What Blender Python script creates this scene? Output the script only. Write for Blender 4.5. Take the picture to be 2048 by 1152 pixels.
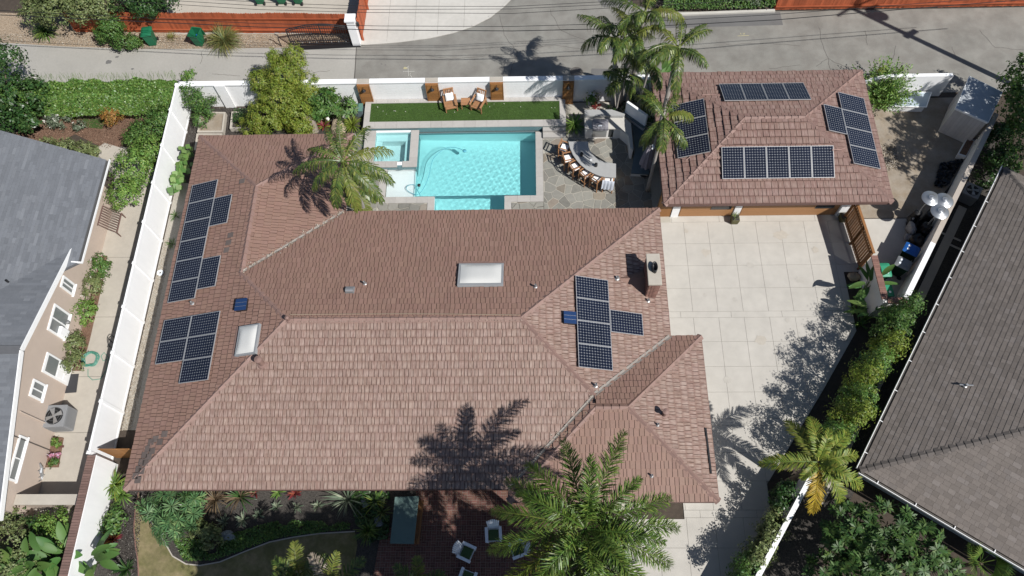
import bpy, bmesh, math, random, zlib
import numpy as np
from mathutils import Vector, Matrix
for o in list(bpy.data.objects): bpy.data.objects.remove(o)
S = bpy.context.scene
COL = S.collection
R = math.radians
rnd = random.Random(7)

# ------------------------------------------------------------------ camera
F_PX, TILT, ROLL, YAW, CAM_H = 1524.8, 0.4371, -0.0623, 0.0598, 34.323
_f = np.array([0, math.sin(TILT), -math.cos(TILT)]); _u = np.array([0, math.cos(TILT), math.sin(TILT)]); _r = np.array([1., 0, 0])
_c, _s = math.cos(ROLL), math.sin(ROLL)
_r, _u = _c*_r + _s*_u, -_s*_r + _c*_u
_R = np.array([[math.cos(YAW), -math.sin(YAW), 0], [math.sin(YAW), math.cos(YAW), 0], [0, 0, 1]])
_f, _u, _r = _R @ _f, _R @ _u, _R @ _r
cam = bpy.data.objects.new('camera', bpy.data.cameras.new('camera')); COL.objects.link(cam)
cam.data.sensor_fit = 'HORIZONTAL'; cam.data.sensor_width = 36.0; cam.data.lens = F_PX/2048*36.0
cam.data.clip_start = 0.5; cam.data.clip_end = 2000
cam.matrix_world = Matrix(((_r[0], _u[0], -_f[0], 0), (_r[1], _u[1], -_f[1], 0), (_r[2], _u[2], -_f[2], CAM_H), (0, 0, 0, 1)))
S.camera = cam
S.render.resolution_x, S.render.resolution_y = 1024, 576

# ------------------------------------------------------------------ sky, sun, exposure
SUN_EL, SUN_AZ = R(48.5), R(-37)          # direction towards the sun
w = bpy.data.worlds.new('World'); S.world = w; w.use_nodes = True
nt = w.node_tree; bg = nt.nodes['Background']
sky = nt.nodes.new('ShaderNodeTexSky'); sky.sky_type = 'NISHITA'; sky.sun_disc = False
sky.sun_elevation = SUN_EL; sky.sun_rotation = R(90) - SUN_AZ
nt.links.new(sky.outputs[0], bg.inputs[0]); bg.inputs[1].default_value = 0.062
sky.dust_density = 0.6; sky.ozone_density = 1.6
sd = bpy.data.lights.new('sun', 'SUN'); sd.energy = 5.0; sd.angle = R(0.53); sd.color = (1.0, 0.975, 0.935)
sun = bpy.data.objects.new('sun', sd); COL.objects.link(sun)
_d = Vector((math.cos(SUN_EL)*math.cos(SUN_AZ), math.cos(SUN_EL)*math.sin(SUN_AZ), math.sin(SUN_EL)))
sun.rotation_euler = (-_d).to_track_quat('-Z', 'Y').to_euler()
sun.location = _d*80
S.view_settings.view_transform = 'Standard'; S.view_settings.look = 'None'
S.view_settings.exposure = 0.2; S.view_settings.gamma = 1.0; S.view_settings.use_curve_mapping = False

# ------------------------------------------------------------------ measuring: survey marks of the site plan -> metres
def ray(px, py):
    return _f*F_PX + _r*(px-1024) - _u*(py-576)
def at(px, py, z=0.0):
    d = ray(px, py); t = (z-CAM_H)/d[2]
    return Vector((d[0]*t, d[1]*t, z))
def at2(px, py, z=0.0):
    p = at(px, py, z); return (p.x, p.y)
def at_x(px, py, x):
    d = ray(px, py); t = x/d[0]; return Vector((x, d[1]*t, CAM_H+d[2]*t))
def at_plane(px, py, p0, n):
    d = Vector(ray(px, py)); o = Vector((0, 0, CAM_H))
    t = (Vector(p0)-o).dot(n)/d.dot(n); return o+d*t

# ------------------------------------------------------------------ object helpers
ORI = {}
def link(o): COL.objects.link(o); return o
def tag(o, label=None, cat=None, group=None, kind=None):
    if label: o['label'] = label
    if cat: o['category'] = cat
    if group: o['group'] = group
    if kind: o['kind'] = kind
    return o
def thing(name, label, cat, loc=(0, 0, 0), rotz=0.0, group=None, local=False):
    o = bpy.data.objects.new(name, None); link(o); o.empty_display_size = 0.2
    o.location = loc; o.rotation_euler = (0, 0, rotz)
    ORI[o.name] = Vector((0, 0, 0)) if local else Vector(loc)
    return tag(o, label, cat, group)
def dup(root, loc, rotz=None, label=None, scale=None):
    def cp(o, par):
        c = o.copy(); link(c); c.parent = par
        for ch in [x for x in bpy.data.objects if x.parent == o]: cp(ch, c)
        return c
    c = cp(root, None); c.location = loc
    if rotz is not None: c.rotation_euler = (0, 0, rotz)
    if scale: c.scale = scale
    if label: c['label'] = label
    return c
def setpar(o, parent):
    if parent is not None:
        o.parent = parent; ORI[o.name] = ORI[parent.name]
def inst(name, me, parent, M):
    """piece that shares mesh data; M in world (or thing-local) space"""
    o = bpy.data.objects.new(name, me); link(o)
    if parent is not None:
        M = Matrix.Translation(-ORI[parent.name]) @ M
        o.parent = parent; ORI[o.name] = ORI[parent.name]
    o.matrix_local = M
    return o

class G:
    def __init__(s): s.v = []; s.f = []
    def add(s, v, f):
        k = len(s.v); s.v += [tuple(p) for p in v]; s.f += [tuple(i+k for i in q) for q in f]; return s
    def box(s, a, b):
        (x0, y0, z0), (x1, y1, z1) = a, b
        return s.add([(x0,y0,z0),(x1,y0,z0),(x1,y1,z0),(x0,y1,z0),(x0,y0,z1),(x1,y0,z1),(x1,y1,z1),(x0,y1,z1)],
                     [(3,2,1,0),(4,5,6,7),(0,1,5,4),(1,2,6,5),(2,3,7,6),(3,0,4,7)])
    def obox(s, c, size, M=None, taper=1.0):
        hx, hy, hz = [q/2 for q in size]; t = taper
        vs = [(-hx,-hy,-hz),(hx,-hy,-hz),(hx,hy,-hz),(-hx,hy,-hz),(-hx*t,-hy*t,hz),(hx*t,-hy*t,hz),(hx*t,hy*t,hz),(-hx*t,hy*t,hz)]
        M = M or Matrix.Identity(3)
        return s.add([Vector(c)+M @ Vector(v) for v in vs], [(3,2,1,0),(4,5,6,7),(0,1,5,4),(1,2,6,5),(2,3,7,6),(3,0,4,7)])
    def bar(s, p, q, wd, ht=None, up=(0, 0, 1)):
        p, q = Vector(p), Vector(q); d = q-p; L = d.length
        z = d.normalized(); x = Vector(up).cross(z)
        if x.length < 1e-4: x = Vector((1, 0, 0)).cross(z)
        if x.length < 1e-4: x = Vector((0, 1, 0)).cross(z)
        x.normalize(); y = z.cross(x)
        return s.obox((p+q)/2, (wd, ht or wd, L), Matrix((x, y, z)).transposed())
    def prism(s, pts, z0, z1):
        a = sum(pts[i][0]*pts[(i+1) % len(pts)][1]-pts[(i+1) % len(pts)][0]*pts[i][1] for i in range(len(pts)))
        if a < 0: pts = pts[::-1]
        n = len(pts)
        return s.add([(p[0], p[1], z0) for p in pts]+[(p[0], p[1], z1) for p in pts],
                     [tuple(range(n-1, -1, -1)), tuple(range(n, 2*n))]+[(i, (i+1) % n, n+(i+1) % n, n+i) for i in range(n)])
    def sheet(s, pts, z):
        a = sum(pts[i][0]*pts[(i+1) % len(pts)][1]-pts[(i+1) % len(pts)][0]*pts[i][1] for i in range(len(pts)))
        if a < 0: pts = pts[::-1]
        return s.add([(p[0], p[1], z) for p in pts], [tuple(range(len(pts)))])
    def slab(s, pts, off):
        """3-D polygon extruded by vector off"""
        n = len(pts); off = Vector(off); pts = [Vector(p) for p in pts]
        return s.add(pts+[p+off for p in pts], [tuple(range(n-1, -1, -1)), tuple(range(n, 2*n))]+[(i, (i+1) % n, n+(i+1) % n, n+i) for i in range(n)])
    def tube(s, pts, r, n=8, cap=True):
        pts = [Vector(p) for p in pts]; m = len(pts); rs = r if isinstance(r, (list, tuple)) else [r]*m
        vs = []; x = None
        for i, p in enumerate(pts):
            d = (pts[min(i+1, m-1)]-pts[max(i-1, 0)]).normalized()
            if x is None:
                x = d.orthogonal().normalized()
            else:
                x = (x-d*x.dot(d)).normalized()
            y = d.cross(x)
            for k in range(n):
                t = 2*math.pi*k/n; vs.append(p+(x*math.cos(t)+y*math.sin(t))*rs[i])
        fs = [(i*n+k, i*n+(k+1) % n, (i+1)*n+(k+1) % n, (i+1)*n+k) for i in range(m-1) for k in range(n)]
        if cap: fs += [tuple(range(n-1, -1, -1)), tuple(range((m-1)*n, m*n))]
        return s.add(vs, fs)
    def lathe(s, prof, c=(0, 0, 0), n=20, sx=1.0, sy=1.0):
        c = Vector(c); vs = []
        for (r, z) in prof:
            for k in range(n):
                t = 2*math.pi*k/n; vs.append(c+Vector((r*sx*math.cos(t), r*sy*math.sin(t), z)))
        m = len(prof)
        fs = [(i*n+k, i*n+(k+1) % n, (i+1)*n+(k+1) % n, (i+1)*n+k) for i in range(m-1) for k in range(n)]
        fs += [tuple(range(n-1, -1, -1)), tuple(range((m-1)*n, m*n))]
        return s.add(vs, fs)
    def blob(s, c, rad, seed=0, amp=0.15, nu=12, nv=8):
        rr = random.Random(seed); c = Vector(c)
        ph = [(rr.uniform(0, 6.28), rr.uniform(0, 6.28), rr.randint(1, 3), rr.randint(1, 3)) for _ in range(4)]
        vs = []
        for j in range(nv+1):
            th = math.pi*j/nv
            for i in range(nu):
                a = 2*math.pi*i/nu
                k = 1+amp*sum(math.sin(a*q[2]+q[0])*math.sin(th*q[3]+q[1]) for q in ph)/2
                vs.append(c+Vector((rad[0]*k*math.sin(th)*math.cos(a), rad[1]*k*math.sin(th)*math.sin(a), rad[2]*k*math.cos(th))))
        fs = [(j*nu+i, (j+1)*nu+i, (j+1)*nu+(i+1) % nu, j*nu+(i+1) % nu) for j in range(nv) for i in range(nu)]
        return s.add(vs, fs)
    def obj(s, name, mat, parent=None, smooth=False, kind=None, bevel=0.0):
        o_ = ORI[parent.name] if parent is not None else Vector((0, 0, 0))
        me = bpy.data.meshes.new(name)
        me.from_pydata([(p[0]-o_.x, p[1]-o_.y, p[2]-o_.z) for p in s.v], [], s.f)
        if bevel:
            bm = bmesh.new(); bm.from_mesh(me); bmesh.ops.recalc_face_normals(bm, faces=bm.faces)
            bmesh.ops.bevel(bm, geom=list(bm.edges), offset=bevel, segments=2, affect='EDGES', profile=0.5)
            bm.to_mesh(me); bm.free()
        if smooth: me.polygons.foreach_set('use_smooth', [True]*len(me.polygons))
        me.materials.append(mat); me.update()
        o = bpy.data.objects.new(name, me); link(o)
        ORI[o.name] = Vector((0, 0, 0))
        if parent is not None: setpar(o, parent)
        if kind: o['kind'] = kind
        return o
    def mesh(s, name, mat):
        me = bpy.data.meshes.new(name); me.from_pydata(s.v, [], s.f); me.materials.append(mat); me.update(); return me

def rot(z=0.0, x=0.0, y=0.0):
    return (Matrix.Rotation(z, 3, 'Z') @ Matrix.Rotation(y, 3, 'Y') @ Matrix.Rotation(x, 3, 'X'))

def clip(poly, a, b, c):
    """keep a*x+b*y<=c"""
    out = []
    for i in range(len(poly)):
        p, q = poly[i], poly[(i+1) % len(poly)]
        dp, dq = a*p[0]+b*p[1]-c, a*q[0]+b*q[1]-c
        if dp <= 0: out.append(p)
        if (dp < 0 < dq) or (dq < 0 < dp):
            t = dp/(dp-dq); out.append((p[0]+(q[0]-p[0])*t, p[1]+(q[1]-p[1])*t))
    return out
def area(p): return abs(sum(p[i][0]*p[(i+1) % len(p)][1]-p[(i+1) % len(p)][0]*p[i][1] for i in range(len(p))))/2 if len(p) > 2 else 0
def clip_rect(poly, u0, u1, v0, v1):
    for (a, b, c) in ((-1, 0, -u0), (1, 0, u1), (0, -1, -v0), (0, 1, v1)):
        poly = clip(poly, a, b, c)
        if len(poly) < 3: return []
    out = []
    for p in poly:
        if not out or abs(p[0]-out[-1][0])+abs(p[1]-out[-1][1]) > 1e-5: out.append(p)
    if len(out) > 1 and abs(out[0][0]-out[-1][0])+abs(out[0][1]-out[-1][1]) < 1e-5: out.pop()
    return out if len(out) > 2 else []
def clip_convex(poly, conv):
    a = sum(conv[i][0]*conv[(i+1) % len(conv)][1]-conv[(i+1) % len(conv)][0]*conv[i][1] for i in range(len(conv)))
    if a < 0: conv = conv[::-1]
    for i in range(len(conv)):
        p, q = conv[i], conv[(i+1) % len(conv)]
        nx, ny = q[1]-p[1], -(q[0]-p[0]); poly = clip(poly, nx, ny, nx*p[0]+ny*p[1])
        if len(poly) < 3: return []
    return poly
def offset_convex(poly, d):
    a = sum(poly[i][0]*poly[(i+1) % len(poly)][1]-poly[(i+1) % len(poly)][0]*poly[i][1] for i in range(len(poly)))
    if a < 0: poly = poly[::-1]
    out = poly[:]
    for i in range(len(poly)):
        p, q = poly[i], poly[(i+1) % len(poly)]
        nx, ny = q[1]-p[1], -(q[0]-p[0]); L = math.hypot(nx, ny)
        if L < 1e-6: continue
        out = clip(out, nx/L, ny/L, (nx*p[0]+ny*p[1])/L-d)
        if len(out) < 3: return []
    return out

# ------------------------------------------------------------------ materials
def lin(r, g, b): 
    f = lambda c: (c/255/12.92) if c/255 <= 0.04045 else ((c/255+0.055)/1.055)**2.4
    return (f(r), f(g), f(b))
MATS = {}
def mat(name, rgb, rough=0.75, var=0.12, scale=3.0, island=0.0, bump=0.0, bscale=60.0, metal=0.0, spec=0.35, big=0.0, bigscale=0.4,
        stretch=None, streak=None, hue=0.0, trans=0.0, col2=None, c2amt=0.5, c2scale=2.0, coat=0.0):
    if 'white' not in name and not trans: rgb = tuple(c*.80 for c in rgb); col2 = col2 and tuple(c*.80 for c in col2)
    m = bpy.data.materials.new(name); m.use_nodes = True; N = m.node_tree.nodes; L = m.node_tree.links
    b = N['Principled BSDF']; b.inputs['Roughness'].default_value = rough; b.inputs['Metallic'].default_value = metal
    b.inputs['Specular IOR Level'].default_value = spec
    if coat: b.inputs['Coat Weight'].default_value = coat
    geo = N.new('ShaderNodeNewGeometry'); src = geo.outputs['Position']
    if stretch:
        vm = N.new('ShaderNodeVectorMath'); vm.operation = 'MULTIPLY'; vm.inputs[1].default_value = stretch
        L.new(src, vm.inputs[0]); src = vm.outputs[0]
    def noise(sc, det=4, rgh=0.6):
        n = N.new('ShaderNodeTexNoise'); n.inputs['Scale'].default_value = sc; n.inputs['Detail'].default_value = det; n.inputs['Roughness'].default_value = rgh
        L.new(src, n.inputs['Vector']); return n.outputs['Fac']
    def mth(op, a, b_):
        n = N.new('ShaderNodeMath'); n.operation = op
        for i, q in enumerate((a, b_)):
            if isinstance(q, (int, float)): n.inputs[i].default_value = q
            else: L.new(q, n.inputs[i])
        return n.outputs[0]
    val = 1.0
    val = mth('ADD', mth('MULTIPLY', mth('SUBTRACT', noise(scale), 0.5), 2.4*var), 1.0)
    if big: val = mth('ADD', val, mth('MULTIPLY', mth('SUBTRACT', noise(bigscale, 3), 0.5), 2.4*big))
    hv = None
    if island or hue:
        oi = N.new('ShaderNodeObjectInfo')
        r1 = mth('FRACT', mth('ADD', geo.outputs['Random Per Island'], oi.outputs['Random']), 0)
        if island: val = mth('ADD', val, mth('MULTIPLY', mth('SUBTRACT', r1, 0.5), 2*island))
        if hue:
            r2 = mth('FRACT', mth('MULTIPLY', r1, 37.7), 0)
            hv = mth('ADD', mth('MULTIPLY', mth('SUBTRACT', r2, 0.5), 2*hue), 0.5)
    hs = N.new('ShaderNodeHueSaturation'); hs.inputs['Color'].default_value = (*rgb, 1)
    if col2:
        mx = N.new('ShaderNodeMix'); mx.data_type = 'RGBA'
        rp = N.new('ShaderNodeMapRange'); rp.inputs[1].default_value = 0.5-0.5*(1-c2amt)*0.35-0.02; rp.inputs[2].default_value = 0.62
        if island: L.new(mth('FRACT', mth('MULTIPLY', r1, 91.3), 0), rp.inputs[0]); rp.inputs[1].default_value = 1-c2amt; rp.inputs[2].default_value = 1.0
        else: L.new(noise(c2scale, 5), rp.inputs[0])
        L.new(rp.outputs[0], mx.inputs[0]); mx.inputs[6].default_value = (*rgb, 1); mx.inputs[7].default_value = (*col2, 1)
        L.new(mx.outputs[2], hs.inputs['Color'])
    if streak:
        sv_, sc_, sa_, wa_ = streak
        vm2 = N.new('ShaderNodeVectorMath'); vm2.operation = 'MULTIPLY'; vm2.inputs[1].default_value = sv_; L.new(geo.outputs['Position'], vm2.inputs[0])
        ns = N.new('ShaderNodeTexNoise'); ns.inputs['Scale'].default_value = 1.0; ns.inputs['Detail'].default_value = 3; L.new(vm2.outputs[0], ns.inputs['Vector'])
        rp2 = N.new('ShaderNodeMapRange'); rp2.inputs[1].default_value = 0.36; rp2.inputs[2].default_value = 0.66; rp2.inputs[4].default_value = sa_; L.new(ns.outputs['Fac'], rp2.inputs[0])
        at_ = N.new('ShaderNodeAttribute'); at_.attribute_name = wa_
        mx2 = N.new('ShaderNodeMix'); mx2.data_type = 'RGBA'; L.new(mth('MULTIPLY', rp2.outputs[0], at_.outputs['Fac']), mx2.inputs[0]); mx2.inputs[7].default_value = (*sc_, 1)
        if col2: L.new(mx.outputs[2], mx2.inputs[6])
        else: mx2.inputs[6].default_value = (*rgb, 1)
        L.new(mx2.outputs[2], hs.inputs['Color'])
    if not isinstance(val, float): L.new(val, hs.inputs['Value'])
    if hv is not None: L.new(hv, hs.inputs['Hue'])
    L.new(hs.outputs[0], b.inputs['Base Color'])
    if bump:
        bp = N.new('ShaderNodeBump'); bp.inputs['Strength'].default_value = bump; bp.inputs['Distance'].default_value = 0.02
        L.new(noise(bscale, 3), bp.inputs['Height']); L.new(bp.outputs[0], b.inputs['Normal'])
    if trans:
        tr = N.new('ShaderNodeBsdfTranslucent'); L.new(hs.outputs[0], tr.inputs[0])
        ms = N.new('ShaderNodeMixShader'); ms.inputs[0].default_value = trans
        L.new(b.outputs[0], ms.inputs[1]); L.new(tr.outputs[0], ms.inputs[2]); L.new(ms.outputs[0], N['Material Output'].inputs[0])
    MATS[name] = m; return m

M_soil = mat('soil', (0.075, 0.058, 0.045), 0.95, 0.35, 6, bump=0.5, bscale=40, big=0.2)
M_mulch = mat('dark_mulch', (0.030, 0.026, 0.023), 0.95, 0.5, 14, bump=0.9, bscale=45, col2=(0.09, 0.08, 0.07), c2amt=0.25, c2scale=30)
M_bark = mat('bark_mulch', (0.14, 0.07, 0.045), 0.95, 0.4, 12, bump=0.8, bscale=40, col2=(0.25, 0.16, 0.11), c2amt=0.3, c2scale=25)
M_dirt = mat('tan_dirt', (0.30, 0.24, 0.175), 0.95, 0.14, 9, bump=0.4, bscale=35, big=0.2, bigscale=0.9, col2=(0.36, 0.31, 0.25), c2amt=0.3, c2scale=1.5)
M_leaflitter = mat('leaf_litter', (0.30, 0.215, 0.14), 0.95, 0.5, 12, bump=0.8, bscale=30, col2=(0.44, 0.36, 0.27), c2amt=0.5, c2scale=16, big=0.2)
M_gravel = mat('gravel', (0.34, 0.30, 0.245), 0.9, 0.4, 22, bump=0.9, bscale=40, col2=(0.52, 0.49, 0.43), c2amt=0.4, c2scale=34)
M_concalley = mat('alley_concrete', (0.405, 0.388, 0.352), 0.85, 0.10, 8, bump=0.15, bscale=90, big=0.14, bigscale=0.5)
M_asphalt = mat('asphalt', (0.278, 0.268, 0.24), 0.88, 0.14, 18, bump=0.3, bscale=120, big=0.30, bigscale=0.5, col2=(0.235, 0.222, 0.198), c2amt=0.5, c2scale=1.1)
M_asphalt2 = mat('asphalt_patch', (0.17, 0.165, 0.16), 0.88, 0.14, 30, bump=0.3, bscale=120, big=0.2, bigscale=0.6)
M_crack = mat('crack', (0.11, 0.10, 0.09), 0.9, 0.2)
M_conc = mat('driveway_concrete', (0.545, 0.515, 0.465), 0.8, 0.11, 1.9, island=0.012, bump=0.12, bscale=100, big=0.11, bigscale=0.55)
M_joint = mat('joint', (0.27, 0.25, 0.22), 0.9, 0.2, 20)
M_concw = mat('pale_concrete', (0.60, 0.575, 0.525), 0.8, 0.08, 4, bump=0.15, bscale=90, big=0.12, bigscale=0.5)
M_concp = mat('path_concrete', (0.50, 0.455, 0.39), 0.85, 0.09, 4, bump=0.15, bscale=90, big=0.14, bigscale=0.7)
M_coping = mat('coping', (0.48, 0.455, 0.425), 0.75, 0.10, 6, island=0.05, bump=0.1, bscale=60)
M_flag = mat('flagstone', (0.265, 0.256, 0.225), 0.8, 0.18, 5, island=0.22, bump=0.35, bscale=25, col2=(0.29, 0.235, 0.18), c2amt=0.22, hue=0.008)
M_mortar = mat('mortar', (0.48, 0.45, 0.385), 0.9, 0.15, 10)
M_white = mat('white_paint', (0.80, 0.80, 0.80), 0.6, 0.05, 3, bump=0.05, bscale=30, big=0.05, bigscale=0.8, stretch=(1.6, 1.6, 0.35))
M_vinyl = mat('white_vinyl', (0.82, 0.82, 0.82), 0.45, 0.04, 3, big=0.03, stretch=(1.5, 1.5, 0.3))
M_trim = mat('white_trim', (0.78, 0.78, 0.77), 0.5, 0.03, 3)
def roofmat(n, c, c2, sv=None, sa=0.0): return mat(n, c, 0.6, 0.09, 7, island=0.06, bump=0.25, bscale=70, big=0.09, bigscale=0.45, col2=c2, c2amt=0.3, spec=0.35, hue=0.004, streak=(sv, (0.44, 0.345, 0.295), sa, 'wear') if sv else None)
M_roof = roofmat('roof_tile', (0.282, 0.172, 0.134), (0.295, 0.184, 0.146))
M_roofs = roofmat('roof_tile_bleached', (0.262, 0.168, 0.136), (0.286, 0.192, 0.160), (17, 3.0, 3.0), .52); M_roofe = roofmat('roof_tile_bleached_side', (0.252, 0.156, 0.124), (0.28, 0.182, 0.15), (3.0, 16, 3.0), .6)
M_roofg = roofmat('garage_roof_tile', (0.228, 0.136, 0.113), (0.25, 0.158, 0.134), (15, 2.4, 2.4), .35)
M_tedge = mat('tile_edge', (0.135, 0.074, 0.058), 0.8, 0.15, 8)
M_under = mat('roof_underlay', (0.085, 0.048, 0.038), 0.9, 0.2)
M_cap = mat('ridge_tile', (0.275, 0.175, 0.148), 0.65, 0.12, 6, island=0.08, bump=0.2)
M_valley = mat('valley_metal', (0.30, 0.27, 0.24), 0.7, 0.25, 6)
M_stucco = mat('stucco_white', (0.72, 0.70, 0.67), 0.85, 0.05, 3, bump=0.2, bscale=80)
M_beige = mat('stucco_beige', (0.56, 0.46, 0.385), 0.85, 0.05, 3, bump=0.25, bscale=90, big=0.05)
M_shin = mat('brown_shingle', (0.178, 0.153, 0.136), 0.9, 0.14, 20, island=0.13, bump=0.3, bscale=150, big=0.1, col2=(0.20, 0.175, 0.16), c2amt=0.3)
M_shing = mat('grey_shingle', (0.170, 0.180, 0.198), 0.9, 0.10, 9, island=0.10, bump=0.25, bscale=150, big=0.06, bigscale=0.8, col2=(0.198, 0.208, 0.226), c2amt=0.35)
M_shingc = mat('grey_shingle_cap', (0.13, 0.132, 0.14), 0.9, 0.14, 8)
M_wood = mat('cedar', (0.36, 0.165, 0.055), 0.6, 0.25, 4, island=0.18, stretch=(1, 6, 6), bump=0.1)
M_woodd = mat('gate_cedar', (0.27, 0.125, 0.045), 0.6, 0.25, 4, island=0.25, bump=0.1)
M_teak = mat('teak', (0.42, 0.215, 0.105), 0.55, 0.15, 6, island=0.10)
M_door = mat('garage_door_wood', (0.40, 0.205, 0.09), 0.6, 0.15, 3, stretch=(1, 1, 8), island=0.06)
M_redf = mat('red_fence', (0.44, 0.112, 0.046), 0.75, 0.25, 3, island=0.22, stretch=(1, 1, 0.2), bump=0.1)
M_black = mat('black_metal', (0.02, 0.02, 0.022), 0.45, 0.1, 5, spec=0.5)
M_dark = mat('dark_void', (0.012, 0.012, 0.013), 0.9, 0.1)
M_glass = mat('window_glass', (0.20, 0.215, 0.215), 0.08, 0.1, 1.5, spec=0.7)
M_dglass = mat('dark_glass', (0.035, 0.04, 0.045), 0.08, 0.1, 2, spec=0.7)
M_galv = mat('galvanised', (0.45, 0.45, 0.45), 0.4, 0.12, 6, metal=0.6)
M_steel = mat('stainless', (0.52, 0.54, 0.56), 0.35, 0.05, 6, metal=0.75)
M_counter = mat('counter', (0.42, 0.42, 0.41), 0.55, 0.07, 6, bump=0.05)
M_slate = mat('blue_stone', (0.13, 0.17, 0.19), 0.6, 0.15, 6)
M_plaster = mat('pool_plaster_white', (0.80, 0.84, 0.84), 0.7, 0.03, 2)
M_wtile = mat('waterline_tile', (0.11, 0.21, 0.24), 0.3, 0.4, 34, bump=0.1, col2=(0.22, 0.33, 0.34), c2amt=0.5, c2scale=40)
M_brick = mat('brick', (0.16, 0.075, 0.058), 0.85, 0.2, 8, island=0.25, bump=0.2, hue=0.01)
M_brickc = mat('wall_brick', (0.25, 0.135, 0.108), 0.85, 0.2, 8, island=0.18, bump=0.2)
M_turf = mat('turf', (0.055, 0.105, 0.022), 0.9, 0.3, 9, bump=0.8, bscale=160, big=0.25, bigscale=1.3)
M_lawn = mat('lawn', (0.16, 0.15, 0.06), 0.95, 0.3, 6, bump=0.6, bscale=150, big=0.3, bigscale=0.7, col2=(0.27, 0.22, 0.12), c2amt=0.5, c2scale=1.2)
M_binl = mat('bin_green', (0.015, 0.16, 0.075), 0.5, 0.08, 4)
M_bind = mat('bin_dark_green', (0.008, 0.04, 0.02), 0.5, 0.1, 4)
M_binblue = mat('bin_blue_lid', (0.02, 0.13, 0.46), 0.5, 0.08, 4)
M_bingrey = mat('bin_grey_lid', (0.24, 0.25, 0.26), 0.5, 0.08, 4)
M_binmint = mat('bin_mint_lid', (0.04, 0.30, 0.17), 0.5, 0.08, 4)
M_fabw = mat('white_fabric', (0.82, 0.82, 0.82), 0.9, 0.04, 8)
M_fabg = mat('grey_cover', (0.24, 0.235, 0.26), 0.85, 0.08, 6, bump=0.2, bscale=8)
M_fabl = mat('lavender_fabric', (0.33, 0.30, 0.34), 0.9, 0.12, 5)
M_cush = mat('green_cushion', (0.065, 0.12, 0.045), 0.9, 0.15, 6)
M_plw = mat('white_plastic', (0.72, 0.76, 0.80), 0.45, 0.04, 4)
M_bag = mat('black_bag', (0.012, 0.012, 0.014), 0.3, 0.2, 8, bump=0.6, bscale=9, spec=0.5)
M_bagg = mat('clear_bag', (0.28, 0.29, 0.31), 0.4, 0.3, 9, bump=0.6, bscale=9)
M_rock = mat('pale_rock', (0.42, 0.34, 0.24), 0.9, 0.2, 4, bump=0.5, bscale=10)
M_rockb = mat('blue_rock', (0.22, 0.26, 0.28), 0.9, 0.2, 4, bump=0.5, bscale=10)
M_hose = mat('green_hose', (0.10, 0.32, 0.24), 0.5, 0.1)
M_hosep = mat('pool_hose', (0.10, 0.40, 0.50), 0.5, 0.1)
M_wire = mat('wire', (0.02, 0.02, 0.022), 0.6, 0.1)
M_pole = mat('pole_wood', (0.11, 0.08, 0.06), 0.9, 0.2, 5)
M_pot = mat('olive_pot', (0.11, 0.10, 0.035), 0.5, 0.25, 8)
M_ac = mat('ac_grey', (0.27, 0.275, 0.285), 0.5, 0.05, 4)
M_mark = mat('faded_paint', (0.52, 0.51, 0.46), 0.85, 0.3, 12)
M_marky = mat('yellow_paint', (0.50, 0.45, 0.26), 0.85, 0.4, 12)
# foliage
def leafmat(n, c, c2=None, island=0.35, hue=0.02, trans=0.28, rough=0.5, amt=0.4):
    if max(c) < .3: c = tuple(min(.5, q*1.28) for q in c); c2 = c2 and tuple(min(.5, q*1.28) for q in c2)
    return mat(n, c, rough, 0.12, 2.0, island=island, hue=hue, trans=trans, col2=c2, c2amt=amt, spec=0.4, big=0.12, bigscale=0.9)
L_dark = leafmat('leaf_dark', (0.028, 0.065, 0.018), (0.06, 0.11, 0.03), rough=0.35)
L_mid = leafmat('leaf_mid', (0.055, 0.115, 0.025), (0.11, 0.17, 0.04))
L_hedge = leafmat('leaf_hedge', (0.075, 0.145, 0.028), (0.15, 0.22, 0.055), rough=0.4)
L_light = leafmat('leaf_light', (0.10, 0.18, 0.035), (0.18, 0.25, 0.06))
L_yel = leafmat('leaf_golden', (0.135, 0.185, 0.026), (0.20, 0.22, 0.04), trans=0.35)
L_olive = leafmat('leaf_olive', (0.11, 0.14, 0.05), (0.19, 0.21, 0.09))
L_grey = leafmat('leaf_grey', (0.10, 0.13, 0.085), (0.20, 0.22, 0.15))
L_red = leafmat('leaf_red', (0.16, 0.025, 0.03), (0.26, 0.07, 0.04), hue=0.015)
L_bronze = leafmat('leaf_bronze', (0.12, 0.085, 0.05), (0.26, 0.20, 0.13), hue=0.012)
L_rust = leafmat('leaf_rust', (0.24, 0.115, 0.03), (0.16, 0.14, 0.035), hue=0.02)
L_bop = leafmat('leaf_paradise', (0.06, 0.13, 0.03), (0.12, 0.20, 0.05), rough=0.55, island=0.2)
L_king = leafmat('frond_king', (0.050, 0.080, 0.018), (0.135, 0.150, 0.034), island=0.42, trans=0.18, rough=0.36)
L_queen = leafmat('frond_queen', (0.056, 0.100, 0.018), (0.135, 0.175, 0.036), island=0.42, trans=0.16, rough=0.4)
L_kdry = leafmat('frond_yellowing', (0.11, 0.135, 0.025), (0.18, 0.17, 0.04), island=0.25, hue=0.012)
L_gold = leafmat('frond_gold', (0.36, 0.25, 0.025), (0.42, 0.31, 0.05), island=0.25, hue=0.012)
L_ylg = leafmat('frond_yellow_green', (0.12, 0.165, 0.025), (0.24, 0.23, 0.04), island=0.3)
L_grass = leafmat('grass_tan', (0.14, 0.14, 0.04), (0.30, 0.24, 0.09), island=0.3)
L_flow = leafmat('petal_white', (0.78, 0.76, 0.70), None, island=0.05, hue=0.0)
L_pink = leafmat('petal_pink', (0.50, 0.22, 0.30), (0.62, 0.55, 0.70), island=0.1)
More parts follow.
